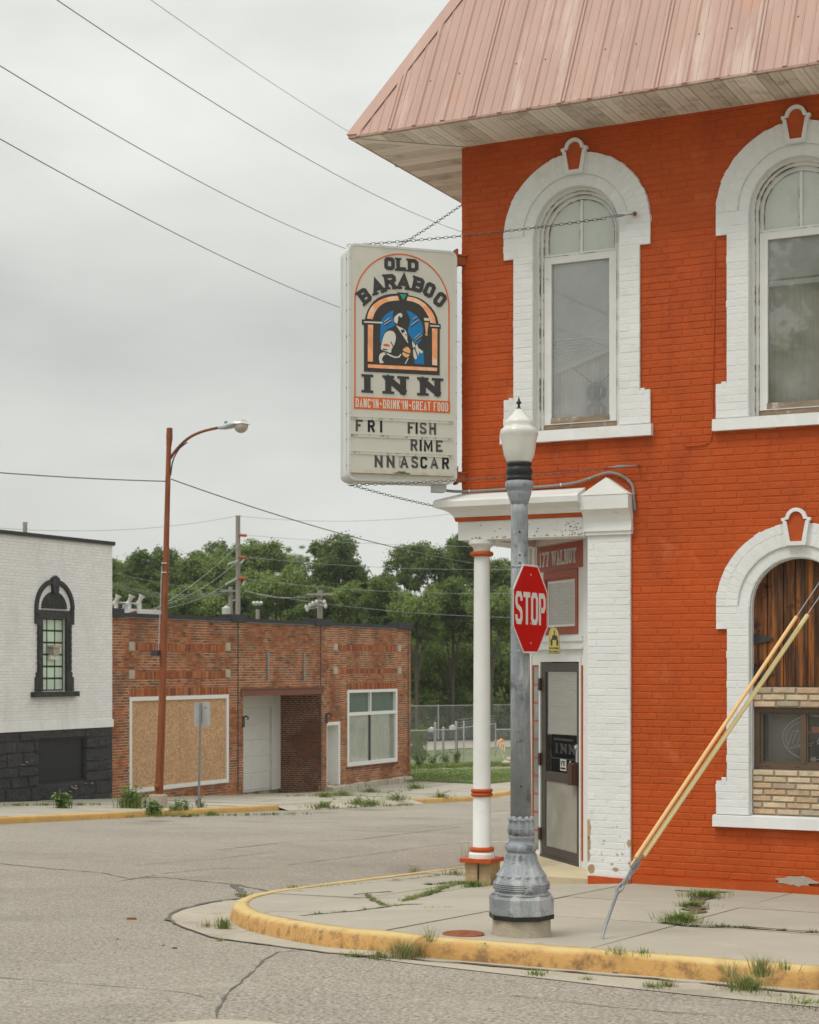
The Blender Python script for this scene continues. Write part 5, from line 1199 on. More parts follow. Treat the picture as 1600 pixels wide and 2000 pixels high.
mb.box(Pw, 33.55, 33.725, 1.47, 3.3, -.02, .05); mb.box(Pw, 34.665, 34.84, 1.47, 3.3, -.02, .05); mb.box(Pw, 33.55, 34.84, 3.301, 3.50, -.02, .045)
mb.box(Pw, 33.45, 33.549, 1.47, 1.82, -.02, .05); mb.box(Pw, 34.841, 34.95, 1.47, 1.82, -.02, .05); mb.box(Pw, 33.49, 33.549, 1.821, 1.95, -.02, .045); mb.box(Pw, 34.841, 34.90, 1.821, 1.95, -.02, .045)
mb.box(Pw, 33.44, 33.549, 3.15, 3.56, -.02, .055); mb.box(Pw, 34.841, 34.96, 3.15, 3.56, -.02, .055)
AR1 = lambda rx, rz, n=24: [(mc+rx*math.cos(math.pi*(1-k/n)), 3.54+rz*math.sin(math.pi*(1-k/n))) for k in range(n+1)]
mb.strip(Pw, AR1(.76, .74), AR1(.665, .63), -.02, .07); mb.prism(Pw, AR1(.50, .43), -.02, .03); mb.prism(Pw, [(mc-.10, 3.93), (mc-.14, 4.30), (mc, 4.37), (mc+.14, 4.30), (mc+.10, 3.93)], -.02, .09)
for k in range(9):
    z = 3.555+k*.045; r = .5*math.sqrt(max(0, 1-((z+.04-3.54)/.43)**2)); mb.box(Pw, mc-r*.93, mc+r*.93, z, z+.036, .03, .036)
for z in [1.99+.15*k for k in range(8)]:
    for a0, a1 in ((33.545, 33.64), (34.75, 34.848)): mb.box(Pw, a0, a1, z, z+.13, .05, .062)
wsur = mb.build('window_surround', 'black_stone', wb)
mb = MB(); mb.box(Pw, 33.30, 35.07, 1.33, 1.462, -.02, .14); mb.build('window_sill', 'black_stone', wsur)
mb = MB(); dx = (wv1-wv0-.06)/3; dz = (wz1-wz0-.06)/6
for i in range(4): mb.box(Pw, wv0+i*(dx+.012)-.0, wv0+i*(dx+.012)+.022, wz0, wz1, -.2, -.085)
for j in range(7):
    for i in range(3): mb.box(Pw, wv0+i*(dx+.012)+.022, wv0+(i+1)*(dx+.012), wz0+j*(dz+.006), wz0+j*(dz+.006)+.024, -.2, -.086)
win = mb.build('window', 'dark_metal', wb)
mb = MB()
for i in range(3):
    for j in range(6): a, b = wv0+i*(dx+.012)+.024, wz0+j*(dz+.006)+.026; mb.block(Pw, [(a, b), (a+dx-.014, b), (a+dx-.014, b+dz-.022), (a, b+dz-.022)], -.13, -.088, .012)
mb.build('glass_blocks', 'mint_pane', win)
vb = thing('wall_lamp', Pw(34.2, 2.25, .0), 'small square lantern box fixed in front of the mint green window panes', 'lamp')
mb = MB(); mb.box(Pw, 34.10, 34.33, 2.38, 2.56, -.08, .08); mb.box(Pw, 34.06, 34.36, 2.565, 2.62, -.08, .11); mb.build('housing', 'rail_dirty', vb)
mb = MB(); mb.box(Pw, 34.06, 34.34, 2.27, 2.375, -.07, .02); mb.build('label_plate', 'clean_white', vb)

# ------------------------------------------------------------------ brick garage building
bb = thing('brick_garage', (UF, 45.4, -1.9), 'one storey red brown brick garage building with boarded window, recessed garage bay and display window', 'building')
V1, V2 = 36.63, 54.23; ZT = 3.42
gv0, gv1 = 43.14, 47.84; dv0, dv1 = 48.17, 49.06; sv0, sv1 = 49.55, 53.18; ov0, ov1 = 37.45, 42.33
def far_open(xa, xb, z0, z1, e=.004):
    for a0, a1, b0, b1 in ((gv0, gv1, -2.4, 1.20), (dv0, dv1, -2.4, .28), (sv0, sv1, -1.24, 1.31), (ov0, ov1, -1.31, 1.27)):
        if xb > a0+e and xa < a1-e and z1 > b0+e and z0 < b1-e: return True
    return False
mb = MB()
for a0, a1, b0, b1 in ((V1, ov0, -2.2, ZT), (ov0, ov1, 1.27, ZT), (ov0, ov1, -2.2, -1.31), (ov1, gv0, -2.4, ZT), (gv0, gv1, 1.20, ZT), (gv1, dv0, -2.4, ZT), (dv0, dv1, .28, ZT), (dv0, dv1, -2.4, -1.79), (dv1, sv0, -2.4, ZT), (sv0, sv1, 1.31, ZT), (sv0, sv1, -2.4, -1.24), (sv1, V2, -2.4, ZT)): mb.box(P, a0, a1, b0, b1, -.30, 0)
mb.cbox(-48, UF-.31, V1, V1+.3, -2.4, 3.3); mb.cbox(-48, UF-.31, V2-.3, V2-.001, -2.4, 3.3); mb.cbox(-48, UF-.31, V1+.3, V2-.3, 2.9, 3.0); mb.cbox(-48, -47.7, V1+.3, V2-.3, -2.4, 3.3)
mb.cbox(-31, -28.95, V1+.3, V2-.3, -2.4, 2.9)
wall = mb.build('wall', 'brick_mortar', bb)
def clipbricks(mb, a0, a1, b0, b1, course=.0677, length=.212):
    bricks(mb, P, a0, a1, b0, b1, far_open, course=course, length=length, h0=-.003, h1=.006, gap=.013, bev=.004, jit=.002)
BS = [(640, 1000)]
mb = MB()
cols = [V1, ov0, ov1, gv0, gv1, dv0, dv1, sv0, sv1, V2]
for a0, a1 in zip(cols, cols[1:]):          # brickwork butts neatly against each opening
    zs_ = {ov0: [(-2.0, -1.31), (1.27, 3.41)], gv0: [(1.20, 3.41)], dv0: [(.28, 3.41)], sv0: [(-1.79, -1.24), (1.31, 3.41)], dv1: [(-1.79, 3.41)], sv1: [(-1.79, 3.41)]}.get(a0, [(-2.3, 3.41)])
    for b0, b1 in zs_: bricks(mb, P, a0, a1, b0, b1, None, course=.0745, length=.235, h0=-.003, h1=.006, gap=.015, bev=.003, jit=.002)
bricks(mb, lambda a, b, h: (a, V2+h, b), -48, UF, -1.8, 3.4, None, course=.135, length=.42, h0=-.003, h1=.006)
mb.build('brickwork', 'old_brick', wall)
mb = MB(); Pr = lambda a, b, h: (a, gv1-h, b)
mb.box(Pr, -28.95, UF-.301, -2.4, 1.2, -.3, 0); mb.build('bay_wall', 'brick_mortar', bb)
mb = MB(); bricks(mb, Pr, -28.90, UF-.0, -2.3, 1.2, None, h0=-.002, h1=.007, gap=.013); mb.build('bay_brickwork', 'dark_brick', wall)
mb = MB()
def soldier(a0, a1, z0, z1, w=.075):
    a = a0
    while a < a1-.02: mb.block(P, [(a+.009, z0), (min(a+w, a1)-.009, z0), (min(a+w, a1)-.009, z1), (a+.009, z1)], 0, .016, .004); a += w
zz = lambda x, y: onu(x, y).z
for xl, xr, y0, y1 in ((262, 441, 1258, 1271), (262, 441, 1311, 1325)):
    z1, z0 = zz((xl+xr)/2, y0), zz((xl+xr)/2, y1); soldier(vx(xl), vx(xr), z0, z1)
for xl, xr, y0, y1 in ((661, 775, 1260, 1272), (661, 775, 1306, 1316)):
    z1, z0 = zz((xl+xr)/2, y0), zz((xl+xr)/2, y1); soldier(vx(xl), vx(xr), z0, z1)
soldier(ov0, ov1, 1.275, 1.275+.22); soldier(sv0, sv1, 1.315, 1.315+.22)
mb.build('soldier_course', 'soldier_brick', wall)
for xl, y in ((257, 1263), (445, 1264), (257, 1318), (445, 1316), (655, 1264), (780, 1266), (655, 1310), (780, 1310)):
    q = onu(xl, y); MB().block(P, [(q.y-.13, q.z-.12), (q.y+.13, q.z-.12), (q.y+.13, q.z+.13), (q.y-.13, q.z+.13)], 0, .03, .02).build('stone_block', 'limestone', wall)
mb = MB()
for x in (464.5, 626, 797): a = vx(x); mb.box(P, a-.022, a+.022, -1.6, 3.42, .006, .016)
mb.build('pier_joint', 'dark_metal', wall)
for xl, xr in ((216, 238), (449, 478), (612, 643), (775, 806)):
    a0, a1 = vx(xl, 1205), vx(xr, 1205); a0 = max(a0, V1); a1 = min(a1, V2+.05)
    MB().box(P, a0, a1, 3.40, 3.63, -.35, .09).build('pier_cap', 'coping_black', bb)
mb = MB(); cs_ = [V1+.3, vx(449, 1205), vx(478, 1205), vx(612, 1205), vx(643, 1205), vx(775, 1205)]
for a0, a1 in zip(cs_[::2], cs_[1::2]): mb.box(P, a0+.003, a1-.003, 3.415, 3.52, -.35, .07); 
mb.build('coping', 'coping_black', bb)
mb = MB()
for a0, a1 in zip(cs_[::2], cs_[1::2]): mb.box(P, a0+.003, a1-.003, 3.395, 3.413, -.3, .05)
mb.build('coping_drip', 'coping_edge', bb)
for x in (521.5, 592.5): a = vx(x, 1300); MB().box(P, a-.05, a+.05, zz(x, 1328), zz(x, 1274), .0, .06).build('wall_bar', 'pole_wood', bb)
mb = MB(); mb.box(P, gv0-.15, gv1+.1, 1.0+.2, 1.40, -.02, .03); mb.box(P, gv0-.15, gv1+.1, 1.40, 1.43, -.02, .06); mb.build('garage_lintel', 'steel_lintel', bb)
# boarded window
mb = MB(); mb.strip(P, [(ov0, -1.31), (ov0, 1.27), (ov1, 1.27), (ov1, -1.31)], [(ov0+.11, -1.2), (ov0+.11, 1.16), (ov1-.11, 1.16), (ov1-.11, -1.2)], -.2, .02, True); bw = mb.build('boarded_window', 'clean_white', bb)
mid = (ov0+ov1)/2
for a0, a1 in ((ov0+.11, mid-.006), (mid+.006, ov1-.11)): MB().box(P, a0, a1, -1.2, 1.16, -.1, -.03).build('board', 'osb', bw)
# garage door
Pg = lambda a, b, h: (-28.88+h, a, b)
mb = MB(); n = 5; zb0, zb1 = -1.85, .78
for k in range(n): mb.block(Pg, [(43.0, zb0+(zb1-zb0)*k/n+.006), (47.28, zb0+(zb1-zb0)*k/n+.006), (47.28, zb0+(zb1-zb0)*(k+1)/n-.006), (43.0, zb0+(zb1-zb0)*(k+1)/n-.006)], -.05, -.02, .02)
mb.box(Pg, 43.0, 47.4, -1.9, 1.2, -.08, -.049)
gd = mb.build('garage_door', 'garage_white', bb)
mb = MB(); mb.box(Pg, 47.28, 47.82, -1.9, 1.2, -.05, .06); mb.box(Pg, 43.0, 47.28, .79, 1.2, -.05, .03); mb.build('door_frame', 'garage_white', gd)
# entry door with jambs
Pd = lambda a, b, h: (UF-.42+h, a, b)
mb = MB(); mb.box(P, dv0, dv0+.03, -1.79, .28, -.45, .01); mb.box(P, dv1-.11, dv1, -1.79, .28, -.45, .015); mb.box(P, dv0+.03, dv1-.11, .17, .28, -.45, .012); ed = mb.build('door_frame', 'clean_white', bb)
mb = MB(); mb.box(Pd, dv0+.0, dv1-.1, -1.79, .17, -.05, 0)
for b0, b1 in ((-1.6, -.95), (-.75, .0)): mb.box(Pd, dv0+.3, dv1-.25, b0, b1, 0, .012)
dl = mb.build('entry_door', 'clean_white', ed)
mb = MB(); mb.blob(Pd(dv1-.22, -.75, .04), .04, .035, .035, 8, 6); mb.build('door_knob', 'sign_gold', dl)
mb = MB(); mb.box(Pd, 48.55, 48.62, -.22, -.08, .012, .02); mb.box(Pd, 48.55, 48.68, -.35, -.33, .012, .02); mb.build('door_number', 'dark_letter', dl)
# display window
mb = MB(); RR = lambda a0, a1, b0, b1: [(a0, b0), (a0, b1), (a1, b1), (a1, b0)]
mb.strip(P, RR(sv0, sv1, -1.24, 1.31), RR(sv0+.13, sv1-.13, -1.11, 1.21), -.2, .015, True); tz = .50; mv = vx(724.5, 1420)
mb.box(P, sv0+.13, sv1-.13, tz-.055, tz+.055, -.2, .01); mb.box(P, mv-.03, mv+.03, tz+.055, 1.21, -.2, .005)
dw = mb.build('display_window', 'clean_white', bb)
MB().box(P, mv-.03, mv+.03, -1.11, tz-.055, -.2, -.02).build('mullion', 'dark_metal', dw)
mb = MB(); mb.box(P, sv0+.13, mv-.03, tz+.055, 1.21, -.15, -.1); mb.box(P, mv+.03, sv1-.13, tz+.055, 1.21, -.15, -.1); mb.build('upper_panes', 'teal_glass', dw)
mb = MB()
for a0, a1 in ((sv0+.13, mv-.03), (mv+.03, sv1-.42)):
    pts = [(a0+(a1-a0)*k/40, -.078+.008*math.sin(k*.9)) for k in range(41)]; i = mb.add([P(a, -1.11, h) for a, h in pts]); j = mb.add([P(a, tz-.055, h) for a, h in pts])
    for k in range(40): mb.f.append((i+k, i+k+1, j+k+1, j+k))
mb.build('sheer_curtain', 'sheer_white', dw, smooth=True)
MB().box(P, sv0+.13, sv1-.13, -1.12, tz, -.29, -.22).build('room', 'rail_dirty', dw)
mb = MB(); mb.poly([P(sv0+.13, -1.11, -.06), P(sv1-.13, -1.11, -.06), P(sv1-.13, tz-.055, -.06), P(sv0+.13, tz-.055, -.06)]); mb.build('lower_pane', 'window_glass', dw)
mb = MB(); a = sv0-.05
while a < sv1: mb.block(P, [(a+.006, -1.33), (a+.1, -1.33), (a+.1, -1.245), (a+.006, -1.245)], 0, .05, .006); a += .106
mb.build('brick_sill', 'dark_brick', dw)
mb = MB(); a = 48.05
while a < V2-.05:
    b = min(a+rnd.uniform(.45, 1.0), V2+.03)
    if V2-b < .3: b = V2+.03
    mb.block(P, [(a+.008, -2.35), (b-.008, -2.35), (b-.008, -1.80+rnd.uniform(-.02, .01)), (a+.008, -1.80+rnd.uniform(-.02, .01))], -.02, rnd.uniform(.05, .09), .025); a = b
mb.block(P, [(dv0-.1, -2.3), (dv1+.05, -2.3), (dv1+.05, -1.81), (dv0-.1, -1.81)], 0, .3, .02)
mb.build('stone_plinth', 'limestone', bb)
for x, y, lab in ((474.5, 1404, 'small dark scrolled wall bracket left of the garage bay'), (637, 1398, 'small dark scrolled wall bracket above the white entry door')):
    q = onu(x, y); mb = MB(); mb.box(P, q.y-.05, q.y+.05, q.z-.25, q.z+.08, 0, .04); mb.tube([P(q.y, q.z+.04, .03), P(q.y, q.z+.09, .12), P(q.y, q.z+.04, .19), P(q.y, q.z-.02, .17)], .025, 6); tag(mb.build('wall_bracket', 'dark_metal'), lab, 'bracket')

# ------------------------------------------------------------------ rusty street light
b0 = og(309, 1577); RDp = 40.2
rl = thing('street_light', b0, 'rusty brown street light pole with curved arm and cobra head lamp across the street', 'street light')
kq = RDp/FP
fx = lambda x, y, D=RDp: at(x, y, D)
MB().lathe((b0.x, b0.y, b0.z-.15), [(.22, 0), (.22, .42), (.2, .45)], 24).build('footing', 'lamp_concrete', rl, smooth='auto')
foot = Vector((b0.x, b0.y, b0.z+.3)); 
pole = [foot, fx(311, 1540), fx(317, 1380), fx(324, 1100), fx(330, 870)]
pole[0] = fx(309, 1557)
MB().tube(pole, [.105, .1, .088, .07, .058], 8).build('pole', 'rust', rl, smooth='auto')
mb = MB(); mb.tube([fx(330, 872), fx(331, 858), fx(331, 856), fx(331.5, 836)], [.062, .075, .078, .07], 8); mb.build('pole_cap', 'rust', rl)
mb = MB(); mb.tube([fx(309, 1560), fx(309, 1554), fx(309.5, 1549)], [.17, .16, .12], 8); mb.build('base_flange', 'rust', rl)
armp = smooth3([fx(333, 895), fx(345, 878, RDp-.12), fx(368, 856, RDp-.3), fx(395, 843, RDp-.45), fx(430, 834.5, RDp-.6)])
MB().tube(armp, [.034]*len(armp), 8).build('arm', 'rust', rl, smooth=True)
MB().tube(smooth3([fx(333.5, 928), fx(338, 900, RDp-.1), fx(350, 877, RDp-.2), fx(366, 864, RDp-.28)]), .016, 6).build('arm_brace', 'dark_metal', rl, smooth=True)
hd = [fx(428, 835.5, RDp-.6), fx(440, 834, RDp-.68), fx(452, 831.5, RDp-.75), fx(466, 829, RDp-.83), fx(480, 828, RDp-.9), fx(488, 829, RDp-.95)]
ax = (hd[-1]-hd[0]).normalized(); sd = ax.cross(Vector((0, 0, 1))).normalized(); up = sd.cross(ax)
mb = MB(); prev = None
for p, w, h, dn in zip(hd, (.05, .09, .15, .19, .15, .03), (.05, .07, .095, .10, .07, .015), (.04, .06, .06, .02, .01, .005)):
    ringv = []
    for k in range(16):
        t = 2*math.pi*k/16; s_ = math.sin(t); ringv.append(p+sd*w*math.cos(t)+up*(h if s_ > 0 else dn)*s_)
    i = mb.add(ringv)
    if prev is not None:
        for k in range(16): mb.f.append((prev+k, prev+(k+1) % 16, i+(k+1) % 16, i+k))
    else: mb.f.append(tuple(range(i, i+16)))
    prev = i
mb.f.append(tuple(range(prev+15, prev-1, -1))); lh = mb.build('lamp_head', 'aluminium', rl, smooth='auto')
mb = MB(); c_ = fx(471, 831.5, RDp-.86); mb.blob(c_, .175, .15, .17, 16, 10, (ax, sd, up)); mb.build('lens', 'head_glass', lh, smooth=True)
mb = MB(); q = fx(441.5, 826, RDp-.68); mb.tube([q-up*.04, q+up*.035], .035, 10); mb.build('photocell', 'photocell', lh)
mb = MB()
for x0, y in ((322, 1100), (321.5, 1118)): mb.tube([fx(x0, y-.7), fx(x0, y+.7)], .085, 10)
mb.build('band', 'clean_white', rl)
mb = MB(); mb.tube([fx(316.5, 1105, RDp-.05), fx(309, 1290, RDp-.05)], .012, 6); mb.build('conduit', 'aluminium', rl)
q = fx(304.5, 1276, RDp-.05); mb = MB(); mb.cbox(q.x-.09, q.x+.09, q.y-.08, q.y+.08, q.z-.06, q.z+.07); mb.build('control_box', 'dark_metal', rl)
mb = MB(); q = fx(306, 1536, RDp-.1); mb.blob(q, .06, .06, .06, 8, 6); mb.build('hand_hole', 'rust', rl)
# parking sign seen from behind
b1 = og(388, 1579); ps = thing('parking_sign', b1, 'small plain metal street sign seen from behind on a thin post', 'sign')
D2 = (b1.y*Cc-b1.x*S); p0, p1 = Vector(b1)-Vector((0, 0, .1)), at(392, 1373, D2)
MB().tube([p0, p1], .028, 6).build('post', 'galvanised', ps)
mb = MB(); c_ = at(395, 1395, D2+.05)
Pk = lambda a, b, h: (c_.x+a*.80-h*.6, c_.y+a*.6+h*.8, c_.z+b+a*.05)
mb.prism(Pk, rrect(-.19, .19, -.28, .28, .03), 0, .006); mb.build('panel', 'aluminium', ps)
mb = MB(); mb.box(Pk, -.03, -.0, -.2, .22, -.03, -.001); mb.box(Pk, .06, .10, .12, .17, -.004, -.001); mb.build('bracket', 'galvanised', ps)

# ------------------------------------------------------------------ utility poles, line equipment and wires
def upole(x, y, D, w, label, yb=1440):
    a = at(x, y, D); z = terr(a.x, a.y); o = thing('utility_pole', (a.x, a.y, z), label, 'utility pole')
    MB().tube([(a.x, a.y, z-.3), a], [w*1.15, w], 10).build('pole', 'pole_wood', o, smooth='auto'); return o
u1 = upole(465, 1007, 84, .115, 'tall grey wooden utility pole with three rusty insulator arms behind the brick garage')
for y in (1045, 1088, 1129):
    a = at(468, y, 83.9); mb = MB(); mb.tube([a, at(481, y+1, 83.7)], .07, 8); mb.build('insulator_arm', 'rust_orange', u1)
mb = MB(); mb.tube([at(459, 1008, 84), at(470, 1007, 84)], .02, 5); mb.build('top_pin', 'wire_grey', u1)
for (xa, ya), (xb, yb) in (((464, 1096), (444, 1102)), ((462, 1130), (440, 1142)), ((480, 1089), (470, 1101)), ((480, 1131), (474, 1144))):
    a, b = at(xa, ya, 83.9), at(xb, yb, 83.6); mb = MB()
    for k in range(9): mb.tube([a.lerp(b, k/9), a.lerp(b, (k+.5)/9)], .05, 8)
    mb.build('string_insulator', 'porcelain', u1)
u2 = upole(450.5, 1146, 80, .10, 'short grey wooden pole with a white transformer can behind the brick garage')
mb = MB(); mb.cbox(*sorted((at(432, 1155, 80).x, at(480, 1155, 80).x)), at(450, 1150, 79.8).y-.06, at(450, 1150, 79.8).y+.06, at(450, 1156, 80).z, at(450, 1153, 80).z); mb.build('crossarm', 'pole_wood', u2)
q = at(442, 1206, 79.7); mb = MB(); mb.lathe(q, [(.18, 0), (.2, .05), (.2, .45), (.1, .5), (.05, .55)], 14); mb.build('transformer', 'porcelain', u2, smooth='auto')
u3 = upole(625, 1153, 78, .125, 'weathered pole with a crossarm and white insulators behind the middle pier cap')
a, b = at(600, 1161, 78), at(652, 1160, 77.5); mb = MB(); mb.tube([a, b], .07, 4); mb.build('crossarm', 'pole_wood', u3)
mb = MB()
for x, y in ((600, 1190), (605, 1183), (611, 1179), (618, 1176), (634, 1176), (598, 1186), (636, 1184)): q = at(x, y, 77.6); mb.blob(q, .08, .08, .12, 8, 6); mb.tube([q, at(622, y-4, 77.8)], .02, 5)
mb.build('cutouts', 'porcelain', u3)
u4 = upole(49, 1020, 70, .09, 'pole top with a small crossarm just above the white building roof')
mb = MB(); mb.tube([at(44, 1021, 70), at(55, 1021, 70)], .02, 5); mb.build('top_pin', 'wire_grey', u4)
u5 = upole(503.5, 1190, 76, .09, 'slim white metal mast with paired flood lamps behind the garage parapet')
mb = MB(); mb.tube([at(496, 1181, 76), at(510, 1181, 76)], .04, 6)
for x in (496, 503, 510): mb.blob(at(x, 1178, 76), .10, .08, .09, 8, 6)
mb.build('flood_lamps', 'aluminium', u5)
sw = thing('switchgear', at(265, 1215, 62), 'grey line switchgear with three tilted bushings above the garage roof', 'switchgear')
mb = MB(); q0, q1 = at(222, 1203, 62), at(300, 1207, 61); mb.hexa([q0, q1, q1+Vector((.2, .3, 0)), q0+Vector((.2, .3, 0))], [p+Vector((0, 0, .28)) for p in (q0, q1, q1+Vector((.2, .3, 0)), q0+Vector((.2, .3, 0)))]); mb.tube([at(240, 1205, 61.6), at(240, 1260, 61.6)], .08, 6); mb.tube([at(292, 1205, 61.6), at(292, 1260, 61.6)], .08, 6); mb.build('tank', 'aluminium', sw)
for x, s_ in ((226, 0), (252, 0), (272, 0)):
    mb = MB(); mb.tube([at(x+1, 1198, 61.8), at(x+1, 1178, 61.8)], .075, 8); mb.tube([at(x-1, 1178, 61.8), at(x+4, 1167, 61.7), at(x+6, 1163, 61.7)], [.06, .08, .13], 10); mb.blob(at(x-1, 1178, 61.8), .1, .1, .1, 8, 6); mb.build('bushing', 'porcelain', sw)
mb = MB(); mb.tube([at(222, 1176, 61.8), at(276, 1179, 61.8)], .03, 6); mb.cbox(*sorted((at(241, 1180, 62).x, at(252, 1180, 62).x)), at(246, 1180, 62).y-.1, at(246, 1180, 62).y+.1, at(246, 1205, 62).z, at(246, 1180, 62).z); mb.build('bus_bar', 'aluminium', sw)
for s_, ((xa, ya), (xb, yb)) in enumerate((((278, 1203), (295, 1190)), ((250, 1200), (268, 1194)))):
    a, b = at(xa, ya, 61.5), at(xb, yb, 61.4); mb = MB()
    for k in range(8): mb.tube([a.lerp(b, k/8), a.lerp(b, (k+.5)/8)], .05, 8)
    mb.build('string_insulator', 'rust', sw)
def wire(p, q, sag, r, label, m='wire_dark', n=24, group=None, ext=(0, 0)):
    a, b = at(*p), at(*q); mb = MB(); ks = [k/n for k in range(int(-ext[0]*n), int((1+ext[1])*n)+1)]; mb.tube([a+(b-a)*t-Vector((0, 0, sag*4*t*(1-t) if 0 <= t <= 1 else sag*1.6*t*(1-t))) for t in ks], r, 5)
    return tag(mb.build('overhead_wire', m), label, 'wire', group or 'overhead wires')
wire((60, -170, 24), (1000, 415, 62), .5, .006, 'thin pale wire, topmost in the sky, ending at the metal roof corner', 'wire_grey', ext=(.55, .8))
wire((-60, -118, 22), (960, 470, 60), .55, .008, 'dark overhead wire crossing the sky to just under the eave', ext=(.5, .8))
wire((-120, 54, 22), (800, 520, 60), .5, .008, 'dark overhead wire reaching the top corner of the tavern sign', ext=(.5, .8))
wire((-120, 203, 22), (860, 655, 60), .5, .008, 'lowest dark sky wire, passing behind the middle of the tavern sign', ext=(.5, .8))
wire((-200, 905, 36), (328, 940, 40.2), .06, .014, 'twisted cable from the left edge to the rusty street light', ext=(1., 0))
wire((335, 936, 40.2), (1010, 1112, 60), .30, .014, 'twisted cable from the rusty street light down to the right past the trees', ext=(0, .7))
wire((-100, 1022, 70), (463, 1008, 84), .5, .010, 'very thin wire from the tall utility pole towards the left', 'wire_grey')
wire((467, 1008, 84), (1000, 985, 84), .5, .010, 'very thin wire from the tall utility pole towards the porch', 'wire_grey')
for i, (p, q, s_, lb) in enumerate((((215, 1117, 70), (452, 1152, 80), .15, 'upper service wire left of the rusty pole in front of the trees'), ((215, 1136, 70), (452, 1150, 80), .4, 'middle of three service wires running to the transformer pole'), ((215, 1140, 70), (455, 1153, 80), .4, 'second lowest service wire running to the transformer pole'), ((215, 1145, 70), (456, 1156, 80), .4, 'lowest service wire running to the transformer pole'),
    ((481, 1088, 83.7), (1005, 1112, 84), .2, 'wire from the middle rusty insulator across the tree tops'), ((481, 1131, 83.7), (1005, 1158, 84), .25, 'wire from the lowest rusty insulator across the trees'), ((481, 1045, 83.7), (1005, 1068, 84), .15, 'wire from the highest rusty insulator against the sky'),
    ((478, 1153, 80), (648, 1160, 77.6), .25, 'short wire from the transformer pole to the crossarm pole'), ((478, 1150, 80), (604, 1160, 78), .3, 'slack short wire between the two lower poles'), ((478, 1155, 80), (1005, 1206, 80), .25, 'long wire from the transformer pole down behind the porch column'),
    ((296, 1189, 61.4), (462, 1098, 83.6), .3, 'slanting conductor from the switchgear up to the tall pole'), ((268, 1193, 61.4), (440, 1142, 83.6), .3, 'lower slanting conductor from the switchgear to the tall pole'), ((300, 1192, 61.4), (470, 1060, 83.6), .2, 'steepest slanting conductor from the switchgear to the tall pole'))):
    wire(p, q, s_, .009, lb, 'wire_grey')

# ------------------------------------------------------------------ trees
def crown_mesh(name, seed, lobes, n, size, m, aspect=1.8, shell=.55):
    r_ = random.Random(seed); mb = MB(); tints = []
    ws = [l[3]**2 for l in lobes]
    clumps = []
    for _ in range(n//22):
        x, y, z, R = r_.choices(lobes, ws)[0]
        while True:
            d = Vector((r_.gauss(0, 1), r_.gauss(0, 1), r_.gauss(0, 1)+.25))
            if d.length > .1: d.normalize(); break
        q = R*(shell+(1-shell)*r_.random()**.5)*r_.uniform(.92, 1.10)
        clumps.append((Vector((x, y, z))+Vector((d.x*q, d.y*q, d.z*q*.85)), d, r_.uniform(.28, .55)*R**.35, r_.uniform(.72, 1.28)))
    for c, d, cr_, t in clumps:
        for _ in range(22):
            o = Vector((r_.gauss(0, 1), r_.gauss(0, 1), r_.gauss(0, .75)))*cr_*.55
            nrm = (d*.9+Vector((r_.gauss(0, .6), r_.gauss(0, .6), r_.gauss(0, .6)+.35))).normalized(); p = c+o
            u = nrm.orthogonal().normalized(); u = (u*math.cos(6.28*r_.random())+nrm.cross(u)*math.sin(6.28*r_.random()))
            u = (u-nrm*u.dot(nrm)); u = u.normalized() if u.length > .01 else nrm.orthogonal().normalized(); w = nrm.cross(u); s = size*r_.uniform(.6, 1.3)
            a, b = u*s*.5, w*s*.5/aspect
            mb.poly([p-a, p-b*1.0+a*.1-nrm*s*.06, p+a-nrm*s*.12, p+b+a*.1-nrm*s*.06]); tints.append(t*r_.uniform(.85, 1.15))
    me = bpy.data.meshes.new(name); me.from_pydata(mb.v, [], mb.f); at_ = me.attributes.new('tint', 'FLOAT', 'FACE'); at_.data.foreach_set('value', tints); me.materials.append(MAT[m]); return me
def trunk_mesh(name, seed, lobes, r0, h):
    r_ = random.Random(seed); mb = MB(); top = Vector((0, 0, h))
    pts = [Vector((0, 0, -.4)), Vector((r_.uniform(-.1, .1), r_.uniform(-.1, .1), h*.35)), Vector((r_.uniform(-.2, .2), r_.uniform(-.2, .2), h*.7)), top]
    mb.tube(pts, [r0*1.25, r0, r0*.7, r0*.35], 8)
    for x, y, z, R in lobes:
        s = pts[1].lerp(pts[3], r_.uniform(.0, .7)); e = Vector((x, y, z)); mid_ = s.lerp(e, .5)+Vector((0, 0, .25)); mb.tube([s, mid_, e], [r0*.45, r0*.25, r0*.08], 6)
        for _ in range(3): f = e+Vector((r_.gauss(0, 1), r_.gauss(0, 1), r_.gauss(0, .8)+.3)).normalized()*R*.8; mb.tube([mid_.lerp(e, .6), f], [r0*.14, r0*.03], 5)
    me = bpy.data.meshes.new(name); me.from_pydata(mb.v, [], mb.f); me.materials.append(MAT['bark']); return me
def lobes_round(seed, n, rl, flat=1.0):
    r_ = random.Random(seed); o = [(0, 0, .15, .62)]
    for k in range(n):
        z = r_.uniform(-.75, .72); q = math.sqrt(max(.02, 1-z*z))*r_.uniform(.45, .82); a = k*2.4+r_.uniform(-.5, .5); rr = r_.uniform(*rl)
        o.append((q*math.cos(a), q*math.sin(a), z*flat, rr))
    return o
TT = {}
def template(key, seed, n, rl, leaves, size, m, flat=1.0, **kw):
    K = 3.2; lb = [tuple(v*K for v in l) for l in lobes_round(seed, n, rl, flat)]
    TT[key] = (crown_mesh('crown_'+key, seed, lb, leaves, size, m, **kw), trunk_mesh('trunk_'+key, seed, [(x*.8, y*.8, z*.35+7.0, r*.5) for x, y, z, r in lb[1:9]], .2, 8.0))
template('maple', 3, 16, (.26, .42), 15000, .30, 'leaf_mid')
